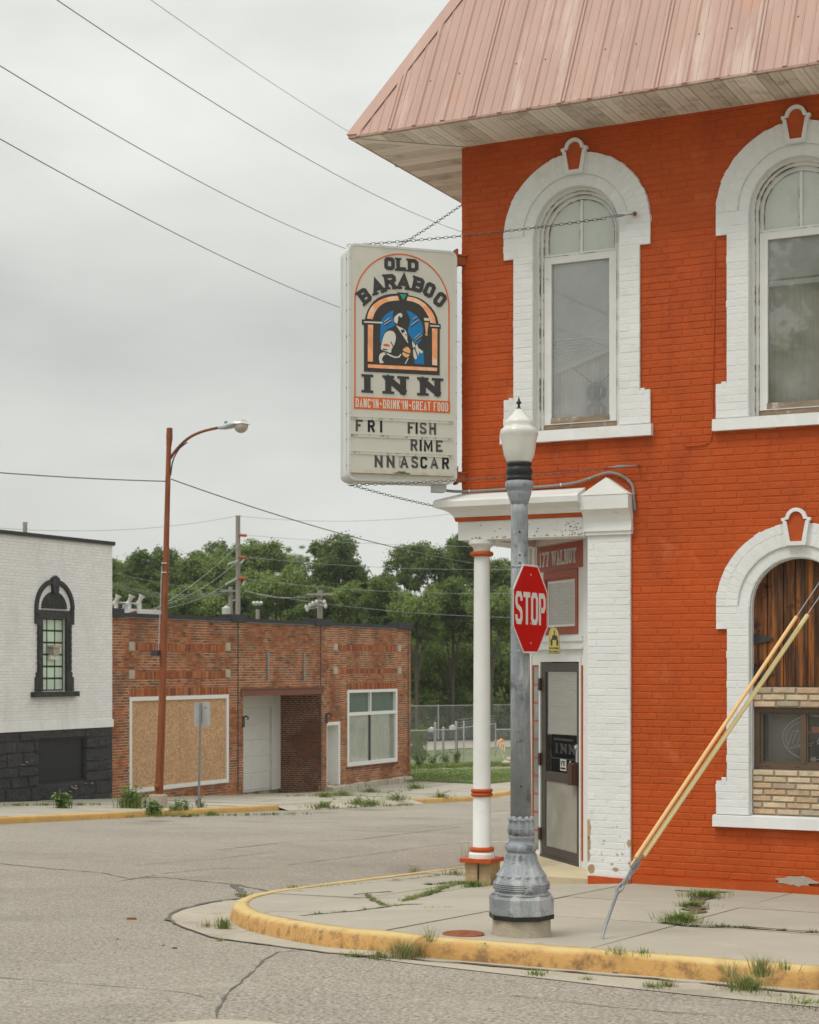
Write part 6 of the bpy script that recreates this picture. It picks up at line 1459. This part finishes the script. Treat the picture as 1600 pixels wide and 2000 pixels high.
template('oak', 8, 18, (.24, .40), 15000, .30, 'leaf_dark')
template('airy', 21, 17, (.16, .28), 7500, .28, 'leaf_dark', shell=.35)
template('slim', 33, 14, (.18, .30), 7000, .26, 'leaf_mid', flat=1.7, shell=.4)
template('willow', 44, 20, (.26, .40), 17000, .28, 'leaf_light', flat=.8, aspect=3.2)
template('hedge', 55, 12, (.28, .42), 9000, .28, 'leaf_mid')
template('near', 66, 18, (.26, .42), 15000, .38, 'leaf_mid')
template('deep', 77, 18, (.26, .42), 15000, .36, 'leaf_dark')
def tree(x, ytop, hw, D, key, label, name='tree', rot=None, group='trees behind the brick garage', zoff=0.):
    c, t = TT[key]; q = at(x, ytop, D); z = terr(q.x, q.y)-.1; h = q.z-z; w = hw*D/FP/3.2*1.12; top = 3.2*w*1.08*(1.7 if key == 'slim' else (.85 if key == 'willow' else 1))
    o = thing(name, (q.x, q.y, z), label, 'tree' if name == 'tree' else 'shrub', group); o.rotation_euler = (0, 0, rnd.uniform(0, 6.28) if rot is None else rot)
    if key == 'hedge': top = h*.48
    zc = max(h-top, .2); sz = (h*.52/(3.2*1.05)) if key == 'hedge' else (w if zc > .2 else max(h, .3)/(3.2*1.1))
    cw = bpy.data.objects.new('crown', c); cw.scale = (w, w, sz); cw.location = (0, 0, zc)
    tr = bpy.data.objects.new('trunk', t); tr.scale = (w, w, (zc+.3*w)/8.0)
    for ob in ((cw,) if key == 'hedge' else (tr, cw)): sc.collection.objects.link(ob); ob.parent = o; ORIGIN[ob.name] = Vector(o.location)
for x, yt, hw, D, k, lb in (
    (150, 1090, 60, 118, 'maple', 'green tree hidden behind the white building roof'),
    (238, 1082, 48, 116, 'maple', 'bushy tree whose crown touches the right edge of the white building'),
    (292, 1060, 55, 112, 'oak', 'rounded tree crown just left of the rusty street light'),
    (350, 1076, 52, 115, 'maple', 'rounded tree crown just right of the rusty street light pole'),
    (408, 1066, 48, 118, 'maple', 'pale topped tree between the rusty street light and the tall utility pole'),
    (452, 1050, 50, 122, 'oak', 'tree crown directly behind the top of the tall utility pole'),
    (505, 1046, 50, 120, 'maple', 'broad tree just right of the tall utility pole'),
    (552, 1050, 30, 126, 'slim', 'slim thin leaved tree left of the big round one on the skyline'),
    (578, 1046, 28, 128, 'slim', 'narrow grey green tree touching the big round one on the skyline'),
    (655, 1036, 62, 114, 'oak', 'big dark round tree standing clear on the skyline over the garage'),
    (722, 1112, 50, 116, 'maple', 'low tree in the skyline gap right of the big round tree'),
    (795, 1040, 52, 112, 'airy', 'open airy tree on the skyline left of the porch cornice'),
    (850, 1044, 55, 110, 'airy', 'open dark tree just below the left tip of the porch cornice'),
    (905, 1036, 50, 112, 'oak', 'dark tree rising behind the top of the porch column'),
    (975, 1085, 40, 108, 'maple', 'tree seen between the column top and the lamp post'),
    (270, 1128, 55, 98, 'oak', 'lower tree behind the switchgear bushings'),
    (375, 1130, 60, 100, 'maple', 'mid height tree right of the rusty pole under the skyline'),
    (455, 1108, 60, 102, 'oak', 'mid height tree behind the transformer pole'),
    (540, 1098, 60, 100, 'maple', 'wide tree under the slim skyline trees'),
    (615, 1135, 52, 98, 'oak', 'mid height tree behind the crossarm pole'),
    (690, 1130, 55, 99, 'maple', 'mid height tree under the big round tree, to its right'),
    (755, 1118, 52, 97, 'oak', 'mid height tree in front of the airy skyline tree'),
    (815, 1140, 55, 96, 'maple', 'leafy tree beside the porch column at half its height'),
    (885, 1120, 55, 98, 'oak', 'tree touching the left side of the porch column near its top'),
    (960, 1140, 50, 96, 'maple', 'tree between column and lamp post at the height of the stop sign'),
    (432, 1150, 105, 106, 'willow', 'light green willow like tree over the boarded bay of the garage'),
    (535, 1168, 62, 108, 'willow', 'smaller light green tree left of the crossarm pole'),
    (640, 1195, 50, 110, 'near', 'green tree low behind the middle pier cap of the garage'),
    (700, 1182, 52, 109, 'deep', 'dark tree low over the display window bay'),
    (760, 1185, 50, 108, 'near', 'tree above the right end of the garage parapet'),
    (835, 1205, 58, 106, 'deep', 'dark tree right of the garage corner'),
    (900, 1215, 56, 107, 'near', 'leafy tree left of the porch column at the stop sign height'),
    (968, 1195, 46, 102, 'near', 'bright leaved tree in the gap between the column and the lamp post'),
    (862, 1290, 46, 103, 'near', 'lower leafy tree behind the chain link fence beside the column'),
    (815, 1300, 40, 105, 'deep', 'dark low tree tucked against the garage corner'),
    (935, 1310, 46, 104, 'deep', 'dark low tree hidden behind the porch column'),
    (955, 1180, 60, 122, 'oak', 'dark tree filling the gap behind the bright leaved tree by the lamp post'), (1000, 1230, 60, 120, 'deep', 'dark tree behind the lamp post at the stop sign'), (975, 1290, 60, 118, 'deep', 'dark low tree behind the gap between column and lamp post'),
    (995, 1320, 44, 103, 'deep', 'dark low tree behind the lamp post shaft')):
    tree(x, yt, hw, D, k, lb, zoff=0 if k not in ('near', 'deep') else .3)
for x, yt, hw, D, lb in ((780, 1250, 68, 98, 'tall dark shrub peeping past the garage corner'), (830, 1235, 63, 101, 'tall dark shrub behind the thick gate post'), (880, 1240, 63, 100, 'tall dark shrub behind the two meter heads'), (935, 1235, 63, 101, 'tall dark shrub directly behind the porch column'), (985, 1220, 68, 100, 'tall dark shrub behind the leaning barricade'), (805, 1345, 44, 99, 'dark shrub at the tree foot beside the garage corner'), (850, 1335, 44, 99, 'dark shrub left of the porch column under the trees'), (905, 1340, 44, 99, 'dark shrub at the tree foot just left of the column'), (960, 1335, 44, 99, 'dark shrub under the trees right of the column'), (1010, 1340, 44, 99, 'dark shrub under the trees behind the lamp post')):
    tree(x, yt, hw, D, 'hedge', lb, name='shrub', group='shrubs at the foot of the trees')
tree(816, 1408, 19, 74, 'hedge', 'small bright leafy bush against the right corner of the brick garage', name='shrub', group=None, zoff=.0)
for x, y, s_, k, lb in ((-11.5, -26, 15.5, 'oak', 'tall tree behind the viewer, mirrored in the right upper window'), (-15.5, -30, 13.5, 'maple', 'tree behind the viewer, mirrored in the left upper window')):
    c, t = TT[k]; z = gz(x, y)-.2; o = thing('tree', (x, y, z), lb, 'tree', 'trees across the street behind the viewer')
    cw = bpy.data.objects.new('crown', c); cw.scale = (1.3, 1.3, 1.5); cw.location = (0, 0, s_-5.2); tr = bpy.data.objects.new('trunk', t); tr.scale = (1.3, 1.3, (s_-4)/8)
    for ob in (tr, cw): sc.collection.objects.link(ob); ob.parent = o; ORIGIN[ob.name] = Vector(o.location)

# the wood goes on beyond the trees one can tell apart: one dense mass behind the fence and to either side
lb = []; rw = random.Random(5)
for x in list(range(760, 1050, 22)):
    q = at(x, 1400, rw.uniform(103, 108)); g = terr(q.x, q.y)
    for zz_ in (1.0, 2.8, 4.6, 6.2): lb.append((q.x+rw.uniform(-.6, .6), q.y+rw.uniform(-.6, .6), g+zz_, rw.uniform(1.1, 1.6)))
nf = len(lb)
for x in list(range(1070, 2600, 62))+list(range(-1000, 140, 70)):
    q = at(x, 1400, rw.uniform(106, 124)); g = terr(q.x, q.y); h_ = rw.uniform(7.5, 11.5)
    for k in range(6): lb.append((q.x+rw.uniform(-1.6, 1.6), q.y+rw.uniform(-1.6, 1.6), g+1+(h_-2)*k/5, rw.uniform(1.5, 2.3)))
ob = bpy.data.objects.new('woodland', crown_mesh('woodland', 9, lb, 110000, .42, 'leaf_mid')); sc.collection.objects.link(ob); ORIGIN[ob.name] = Vector((0, 0, 0)); ob['kind'] = 'stuff'

# ------------------------------------------------------------------ chain link fences, gate posts, barricade
def fence(pa, pb, h, label, step=2.4, mesh=.07, name='chain_link_fence', barbed=False):
    pa, pb = Vector(pa), Vector(pb); o = thing(name, pa, label, 'fence'); Lg = (pb-pa).length; n = max(1, int(Lg/step+.5)); d = (pb-pa)/Lg
    zf = lambda t: Vector((pa.x+d.x*t, pa.y+d.y*t, gz(pa.x+d.x*t, pa.y+d.y*t)))
    for k in range(n+1): b = zf(Lg*k/n); MB().tube([b, b+Vector((0, 0, h+.05))], .035, 6).build('post', 'fence_steel', o)
    MB().tube([zf(0)+Vector((0, 0, h)), zf(Lg)+Vector((0, 0, h))], .024, 6).build('rail', 'fence_steel', o)
    mb = MB(); m = int((Lg+h)/mesh)
    nrm = Vector((-d.y, d.x, 0))
    for k in range(m):
        t = k*mesh-h
        for s in (1, -1):
            t0, t1 = (t, t+h) if s == 1 else (t+h, t); z0, z1 = .03, h
            ta, tb = t0, t1
            if min(ta, tb) > Lg or max(ta, tb) < 0: continue
            def cl(tq): return min(max(tq, 0), Lg)
            fa = (cl(ta)-t0)/(t1-t0); fb = (cl(tb)-t0)/(t1-t0)
            a = zf(cl(ta))+Vector((0, 0, z0+(z1-z0)*fa)); b = zf(cl(tb))+Vector((0, 0, z0+(z1-z0)*fb)); e = Vector((0, 0, .0045)); off = nrm*(.003*s)
            mb.poly([a-e+off, b-e+off, b+e+off, a+e+off])
    me = mb.build('wire_mesh', 'fence_steel', o)
    if barbed:
        for q in (.12, .24, .36): MB().tube([zf(0)+Vector((0, 0, h+q)), zf(Lg)+Vector((0, 0, h+q))], .012, 4).build('top_wire', 'fence_steel', o)
    return o
ga, gb, gc = og(790, 1497), og(893, 1492), og(968, 1478)
fence(ga, gb, 1.45, 'grey chain link fence panel nearest the brick garage corner')
fence(gb, gc, 1.5, 'grey chain link gate panel behind the porch column', barbed=True)
fence(og(968, 1476), og(1040, 1476), 1.2, 'low chain link fence behind the orange lamp barricade')
fa, fb = og(760, 1447), og(1040, 1440); fence(fa, fb, 1.9, 'tall chain link fence in front of the dark trees', step=3.2, mesh=.10)
for x, y, yt, lb in ((850, 1494, 1412, 'thick grey gate post nearer the brick garage'), (891, 1492, 1410, 'thick grey gate post just left of the porch column'), (866, 1492, 1421, 'thinner grey post between the two thick gate posts'), (906, 1485, 1409, 'grey post beside the porch column behind the gate')):
    q = og(x, y); tp_ = at(x, yt, q.y*Cc-q.x*S); w = .055 if 'thick' in lb else .035
    mb = MB(); mb.tube([q, tp_, tp_+Vector((0, 0, .03))], [w, w, w*.5], 10); tag(mb.build('gate_post', 'fence_steel', smooth='auto'), lb, 'post', 'posts of the chain link gate')
for x, y, lb in ((843, 1424, 'white rounded meter head left of the thick gate post'), (884, 1420, 'white rounded meter head beside the post left of the column')):
    q = at(x, y, 71.5); mb = MB(); mb.cbox(q.x-.11, q.x+.11, q.y-.1, q.y+.1, q.z-.12, q.z+.04); mb.blob(q+Vector((0, 0, .03)), .10, .09, .06, 10, 6); mb.tube([q+Vector((0, 0, -.08)), q+Vector((.16, .03, -.08))], .03, 6); tag(mb.build('meter_head', 'porcelain'), lb, 'meter', 'meter heads at the gate')
q = og(979, 1493); bc = thing('barricade', q, 'leaning striped orange and white barricade with an amber lamp beside the gate', 'barricade')
Db = q.y*Cc-q.x*S
mb = MB(); mb.tube([og(988, 1492), at(972, 1452, Db)], .03, 6); mb.tube([og(966, 1478), at(972, 1452, Db)], .03, 6); mb.build('frame', 'clean_white', bc)
bp0, bp1 = at(972, 1457, Db-.1), at(986, 1467, Db-.1)
bx = (bp1-bp0); bu = Vector((0, 0, -.28))
mb = MB(); mb.hexa([bp0, bp1, bp1+bu*-1, bp0+bu*-1], [p+Vector((.03, -.05, 0)) for p in (bp0, bp1, bp1-bu, bp0-bu)]); pn = mb.build('panel', 'clean_white', bc)
mb = MB()
for k in range(3): a = bp0+bx*(.05+.32*k)+Vector((.034, -.057, .02)); mb.poly([a, a+bx*.14, a+bx*.26-bu*.85, a+bx*.12-bu*.85])
mb.build('stripes', 'barricade_orange', pn)
mb = MB(); mb.blob(at(979, 1447, Db-.1), .10, .07, .10, 12, 8); mb.build('lamp', 'barricade_amber', bc, smooth=True)
mb = MB(); q2 = at(979, 1453, Db-.1); mb.cbox(q2.x-.09, q2.x+.09, q2.y-.05, q2.y+.05, q2.z-.1, q2.z+.04); mb.build('battery_box', 'yellow_plate', bc)
q = og(990, 1494); mb = MB(); mb.lathe(q, [(.18, 0), (.23, .07), (.2, .15), (.1, .19)], 14); mb.blob(q+Vector((.1, .05, .22)), .18, .13, .1, 8, 6); tag(mb.build('sandbag_pile', 'limestone', smooth=True), 'pale sandbags at the foot of the leaning barricade', 'sandbag')

# ------------------------------------------------------------------ weeds and debris
def blades(mb, c, n, h, spread, lean=.5, w=.005, seed=None):
    w *= .62
    for _ in range(int(n*2.4)):
        a = rnd.uniform(0, 6.283); q = abs(rnd.gauss(0, .5))*spread; b = Vector((c[0]+q*math.cos(a), c[1]+q*math.sin(a), c[2]-.005)); hh = h*.74*rnd.uniform(.3, 1.1)
        d = Vector((math.cos(a+rnd.uniform(-1, 1)), math.sin(a+rnd.uniform(-1, 1)), 0))*lean*hh*rnd.uniform(.3, 1.8); s = Vector((-d.y, d.x, 0)); s = s.normalized()*w if s.length > 1e-5 else Vector((w, 0, 0))
        p1 = b+d*.35+Vector((0, 0, hh*.6)); p2 = b+d+Vector((0, 0, hh*rnd.uniform(.75, 1.)))
        i = mb.add([b-s, b+s, p1+s*.7, p1-s*.7, p2]); mb.f += [(i, i+1, i+2, i+3), (i+3, i+2, i+4)]
def leafy(mb, c, n, h, spread, ls=.035):
    stems = []
    for _ in range(n):
        a = rnd.uniform(0, 6.283); d = Vector((math.cos(a), math.sin(a), 0))*spread*rnd.uniform(.2, 1); hh = h*rnd.uniform(.5, 1.05); p = [Vector(c), Vector(c)+d*.4+Vector((0, 0, hh*.6)), Vector(c)+d+Vector((0, 0, hh))]
        stems.append(p)
        for k in range(int(9*hh/h)+5):
            t = rnd.uniform(.15, 1.05); q = p[0].lerp(p[1], t*2) if t < .5 else p[1].lerp(p[2], t*2-1); o = Vector((rnd.gauss(0, 1), rnd.gauss(0, 1), rnd.gauss(.2, .5))).normalized(); s = o.cross(Vector((0, 0, 1)))
            s = s.normalized()*ls*.35; e = q+o*ls*rnd.uniform(.7, 1.5); m_ = q.lerp(e, .5)
            mb.poly([q, m_+s+Vector((0, 0, .004)), e-Vector((0, 0, ls*.2)), m_-s+Vector((0, 0, .004))])
    return stems
def weed(x, y, n, h, spread, label, dry=0, leaf=0, dz=0., name='grass_tuft', w=.005, lean=.5, ls=.035, group='weed clumps along the kerbs'):
    q = og(x, y, dz); o = thing(name, q, label, 'weed', group)
    if n-dry > 0: mb = MB(); blades(mb, q, n-dry, h, spread, w=w, lean=lean); mb.build('green_blades', 'grass_blade', o)
    if dry: mb = MB(); blades(mb, q, dry, h*1.15, spread, w=w*.8, lean=lean*.9); mb.build('dry_blades', 'dry_blade', o)
    if leaf: mb = MB(); st_ = leafy(mb, q, leaf, h, spread, ls); mb.build('leaves', 'weed_leaf', o); mb = MB(); [mb.tube(s, [.004, .003, .0015], 4) for s in st_]; mb.build('stems', 'weed_leaf', o)
weed(792, 1872, 150, .20, .13, 'tallest dry grass tuft growing at the break in the yellow kerb', dry=90, dz=RD, w=.004, lean=.7)
weed(740, 1872, 60, .09, .14, 'low grass tuft in the gutter just left of the kerb break', dry=25, dz=RD)
weed(840, 1838, 26, .17, .07, 'wispy grass sprig behind the kerb left of the rusty cover', dry=16, lean=.8, w=.003)
weed(690, 1868, 50, .06, .12, 'short grass tuft in the gutter seam left of the kerb break', dry=15, dz=RD)
weed(437, 1815, 70, .19, .07, 'green grass tuft at the tip of the yellow corner kerb', dry=15, dz=RD, lean=.45)
weed(405, 1812, 40, .12, .14, 'dry grass sprig on the gutter at the corner tip', dry=30, dz=RD, w=.003)
weed(430, 1838, 22, .05, .06, 'tiny dry tuft on the gutter edge below the corner tip', dry=12, dz=RD)
weed(475, 1752, 50, .08, .16, 'low dry tuft in the gutter behind the corner kerb', dry=30, dz=RD)
weed(575, 1738, 45, .09, .14, 'small dry tuft behind the left kerb near the road crack', dry=25, dz=RD)
weed(810, 1712, 30, .26, .08, 'tall thin weed stalks on the far side of the left kerb', dry=18, dz=RD, w=.004)
weed(912, 1690, 16, .45, .10, 'tall bare weed stalks beside the porch column foot', dry=12, w=.004, lean=.35)
weed(890, 1708, 50, .10, .18, 'grassy tuft in front of the porch column plinth, left side', dry=15)
weed(925, 1732, 120, .13, .14, 'thick green grass tuft under the left corner of the column plinth')
weed(975, 1728, 60, .12, .10, 'green grass tuft to the right of the column footing')
weed(1205, 1862, 26, .10, .14, 'sparse grass sprig at the pavement joint below the anchor rod', dry=10, w=.003, lean=.9)
weed(1255, 1862, 26, .07, .14, 'low grass sprig behind the kerb right of the anchor rod', dry=5, w=.004)
weed(1375, 1752, 170, .12, .20, 'large green grass clump in the pavement crack nearest the orange wall', lean=.9)
weed(1350, 1770, 110, .09, .16, 'green grass clump just below the one nearest the orange wall', lean=.9)
weed(1330, 1800, 170, .13, .20, 'dense green clump where the pavement joints meet', lean=1.0)
weed(1455, 1935, 150, .17, .16, 'bushy blue green weed in the gutter at the right kerb break', dry=50, dz=RD, w=.004, lean=.6)
weed(1488, 1905, 70, .19, .07, 'upright tuft standing in the right kerb break', dry=40, w=.004)
weed(1425, 1905, 26, .16, .10, 'wispy dry sprig on the kerb face left of the right kerb break', dry=20, dz=RD*.5, w=.003, lean=.8)
weed(1535, 1892, 22, .10, .08, 'small sprig behind the kerb near the right edge', dry=6, w=.004)
weed(1275, 1930, 60, .06, .12, 'short grass patch in the gutter left of the bushy weed', dz=RD)
weed(1305, 1928, 40, .09, .08, 'brownish tuft in the gutter beside a short grass patch', dry=28, dz=RD)
weed(1045, 1905, 45, .06, .12, 'short green patch in the gutter below the lamp post', dz=RD)
weed(1570, 1962, 120, .05, .30, 'long low grass strip in the gutter at the right edge', dry=30, dz=RD)
weed(1145, 1915, 20, .05, .05, 'tiny grass sprig in the gutter below the anchor rod', dz=RD)
weed(123, 1578, 60, .30, .25, 'leafy green weed on the far kerb in front of the white building', leaf=26, name='leafy_weed', w=.012, ls=.11)
weed(256, 1578, 200, .55, .35, 'dense grassy bush on the far pavement just left of the rusty pole', leaf=20, name='leafy_weed', w=.014, ls=.09)
weed(300, 1592, 80, .3, .3, 'leafy weed at the far kerb below the rusty pole', leaf=16, name='leafy_weed', w=.012, ls=.09)
weed(328, 1550, 30, .55, .25, 'leafy weed right behind the rusty pole footing', leaf=18, name='leafy_weed', w=.012, ls=.10)
weed(343, 1583, 40, .3, .2, 'small grassy weed between the rusty pole and the parking sign', w=.010, leaf=5, name='leafy_weed', ls=.07)
weed(362, 1582, 40, .28, .2, 'small grassy weed just left of the parking sign post', w=.010, leaf=5, name='leafy_weed', ls=.07)
weed(392, 1577, 30, .3, .16, 'small weed at the foot of the parking sign post', w=.010, leaf=6, name='leafy_weed', ls=.07)
weed(20, 1560, 60, .4, .25, 'weed against the black stone base at the left edge', leaf=14, name='leafy_weed', w=.012, ls=.09)
weed(410, 1592, 60, .16, .3, 'low weed in the far gutter right of the parking sign', w=.010)
for x, y, lb in ((630, 1577, 'grass tuft at the end of the far yellow kerb'), (700, 1571, 'grass tuft on the driveway lip of the brick garage'), (725, 1573, 'second grass tuft on the driveway lip, below the display window'), (775, 1562, 'tall grass tuft left of the short far kerb piece'), (633, 1557, 'grass tuft on the far pavement before the white entry door'), (668, 1554, 'grass tuft on the far pavement right of the white entry door'), (722, 1548, 'grass tuft on the far pavement below the display window'), (810, 1540, 'leafy weed at the right corner of the limestone plinth'), (860, 1558, 'weed on the short far kerb piece')):
    weed(x, y, 90, .26, .5, lb, dry=20, w=.012, leaf=3, lean=.8, ls=.07, group='weed clumps across the street')
for x, y, lb in ((845, 1496, 'climbing weed at the thick gate post nearer the garage'), (872, 1493, 'dense vine growing over the chain link fence between the gate posts'), (892, 1492, 'bushy weed at the gate post beside the column'), (820, 1500, 'brownish weed along the fence near the garage corner')):
    weed(x, y, 30, .6, .45, lb, w=.010, leaf=14, ls=.09, name='leafy_weed', group='weeds along the chain link fence')
for px, w_ in ((((1290, 1802), (1340, 1808), (1430, 1810), (1500, 1815), (1600, 1821)), .035), (((585, 1790), (700, 1780), (790, 1768), (825, 1767)), .03), (((715, 1748), (735, 1760), (752, 1770)), .035), (((790, 1762), (840, 1745), (885, 1728), (930, 1722)), .05), (((690, 1748), (765, 1742)), .02), (((1330, 1800), (1345, 1785), (1375, 1755), (1410, 1742)), .07), (((830, 1728), (905, 1722)), .03)):
    ribbon('joint_dirt', [tuple(og(x, y)[:2]) for x, y in px], w_, .007, m='soil', wob=.45)
for px, w_ in ((((690, 1868), (800, 1876), (1000, 1892), (1200, 1908), (1400, 1926), (1600, 1946)), .03), (((470, 1752), (540, 1746), (640, 1733), (800, 1716), (900, 1706)), .04)):
    ribbon('gutter_dirt', [tuple(og(x, y, RD)[:2]) for x, y in px], w_, RD+.011, m='soil', wob=.49)
# grass filling the pavement joints: too many blades to count
mb = MB()
def joint(px, dens, h, spread, dz=0., lean=.9):
    pts = [og(x, y, dz) for x, y in px]
    for a, b in zip(pts, pts[1:]):
        n = max(1, int((b-a).length*dens))
        for k in range(n):
            if rnd.random() < .25: continue
            q = a.lerp(b, rnd.random()); q.z = gz(q.x, q.y)+dz; blades(mb, q, rnd.randint(3, 8), h*rnd.uniform(.4, 1.3), spread, lean=lean, w=.004)
joint([(1290, 1802), (1340, 1808), (1430, 1810)], 60, .06, .05); joint([(1430, 1810), (1490, 1814)], 40, .04, .04); joint([(1515, 1816), (1535, 1817)], 60, .04, .03); joint([(1575, 1819), (1600, 1821)], 60, .05, .04)
joint([(585, 1790), (620, 1787)], 60, .05, .05); joint([(620, 1787), (700, 1780), (790, 1768)], 45, .045, .05); joint([(745, 1768), (820, 1768)], 30, .035, .05)
joint([(715, 1748), (735, 1760), (752, 1770)], 45, .04, .05); joint([(790, 1762), (840, 1745), (885, 1728), (930, 1722)], 60, .07, .07); joint([(690, 1748), (760, 1742)], 25, .03, .05); joint([(825, 1774), (885, 1772)], 45, .03, .05); joint([(830, 1728), (905, 1722)], 35, .04, .06)
joint([(600, 1736), (720, 1726), (800, 1718), (900, 1706)], 35, .05, .05, dz=-.01); joint([(530, 1746), (600, 1742)], 30, .05, .05, dz=-.01)
joint([(1000, 1838), (1100, 1846)], 8, .03, .04); joint([(850, 1838), (960, 1842)], 12, .02, .03)
o = mb.build('crack_grass', 'grass_blade', origin=(0, 0, 0)); o['kind'] = 'stuff'
mb = MB()
for a, b in (((0, 1600), (600, 1590)), ((610, 1580), (810, 1572)), ((0, 1574), (200, 1572)), ((560, 1556), (800, 1545))):
    for k in range(60 if b[1] > 1575 else 30):
        t = rnd.random(); q = og(a[0]+(b[0]-a[0])*t, a[1]+(b[1]-a[1])*t, RD*.8 if a[1] > 1575 else 0); blades(mb, q, rnd.randint(3, 12), .12, .2, lean=.8, w=.010)
for k in range(260): t = rnd.random(); q = og(790+215*t, 1500-6*t+rnd.uniform(-3, 3)); blades(mb, q, 10, .25, .3, w=.014)
for k in range(1100):
    t = rnd.random(); q = og(795+215*t, rnd.uniform(1506, 1530)); q.z += .06; blades(mb, q, 6, .10, .35, w=.012, lean=.8)
o = mb.build('verge_grass', 'grass_blade', origin=(0, 0, 0)); o['kind'] = 'stuff'
def bit(x, y, l, w, h, m, label, rot, name='debris', dz=RD):
    q = og(x, y, dz); mb = MB(); c, s = math.cos(rot), math.sin(rot); n = 9
    pl = [(l*math.cos(t*6.283/n)*rnd.uniform(.75, 1.1), w*math.sin(t*6.283/n)*rnd.uniform(.7, 1.1)) for t in range(n)]
    mb.hexa([(q.x+a*c-b*s, q.y+a*s+b*c, q.z+.002) for a, b in pl], [(q.x+(a*c-b*s)*.8, q.y+(a*s+b*c)*.8, q.z+h*rnd.uniform(.6, 1)) for a, b in pl]); tag(mb.build(name, m), label, 'debris')
bit(258, 1796, .055, .022, .02, 'rust', 'rust coloured flat scrap lying on the asphalt, the largest one', .5)
bit(341, 1853, .024, .014, .012, 'dark_metal', 'small dark scrap on the asphalt below the corner tip', .3)
bit(319, 1847, .016, .010, .008, 'dark_metal', 'tiny dark scrap left of the small one below the corner tip', 1.)
bit(229, 1835, .012, .010, .01, 'dark_metal', 'dark pebble on the asphalt below the rust coloured scrap', .2)
bit(963, 1878, .035, .025, .022, 'tar', 'black lump against the kerb foot below the lamp post', .4)
bit(1203, 1902, .03, .018, .018, 'tar', 'dark leaf scrap at the kerb foot below the anchor rod', .1)
bit(1480, 1918, .13, .07, .06, 'soil', 'clod of brown soil in the right kerb break', .3)
bit(362, 1596, .16, .04, .03, 'bark', 'dark stick lying in the far gutter below the parking sign', .9)
bit(1335, 1741, .09, .01, .01, 'dark_metal', 'dark sliver at the foot of the orange wall', .1, dz=0)

# ------------------------------------------------------------------ damp summer air
hz = bpy.data.materials.new('haze_air'); hz.use_nodes = True; nt = hz.node_tree; nt.nodes.clear()
ho = node(nt, 'OutputMaterial'); pv_ = node(nt, 'VolumePrincipled'); pv_.inputs['Density'].default_value = .00032; pv_.inputs['Color'].default_value = (.93, .95, .96, 1); pv_.inputs['Anisotropy'].default_value = .2
nt.links.new(pv_.outputs[0], ho.inputs['Volume']); MAT['haze_air'] = hz
mb = MB(); mb.cbox(-640, 340, -90, 740, -6, 45); o = mb.build('haze', 'haze_air', origin=(0, 0, 0)); o['kind'] = 'stuff'
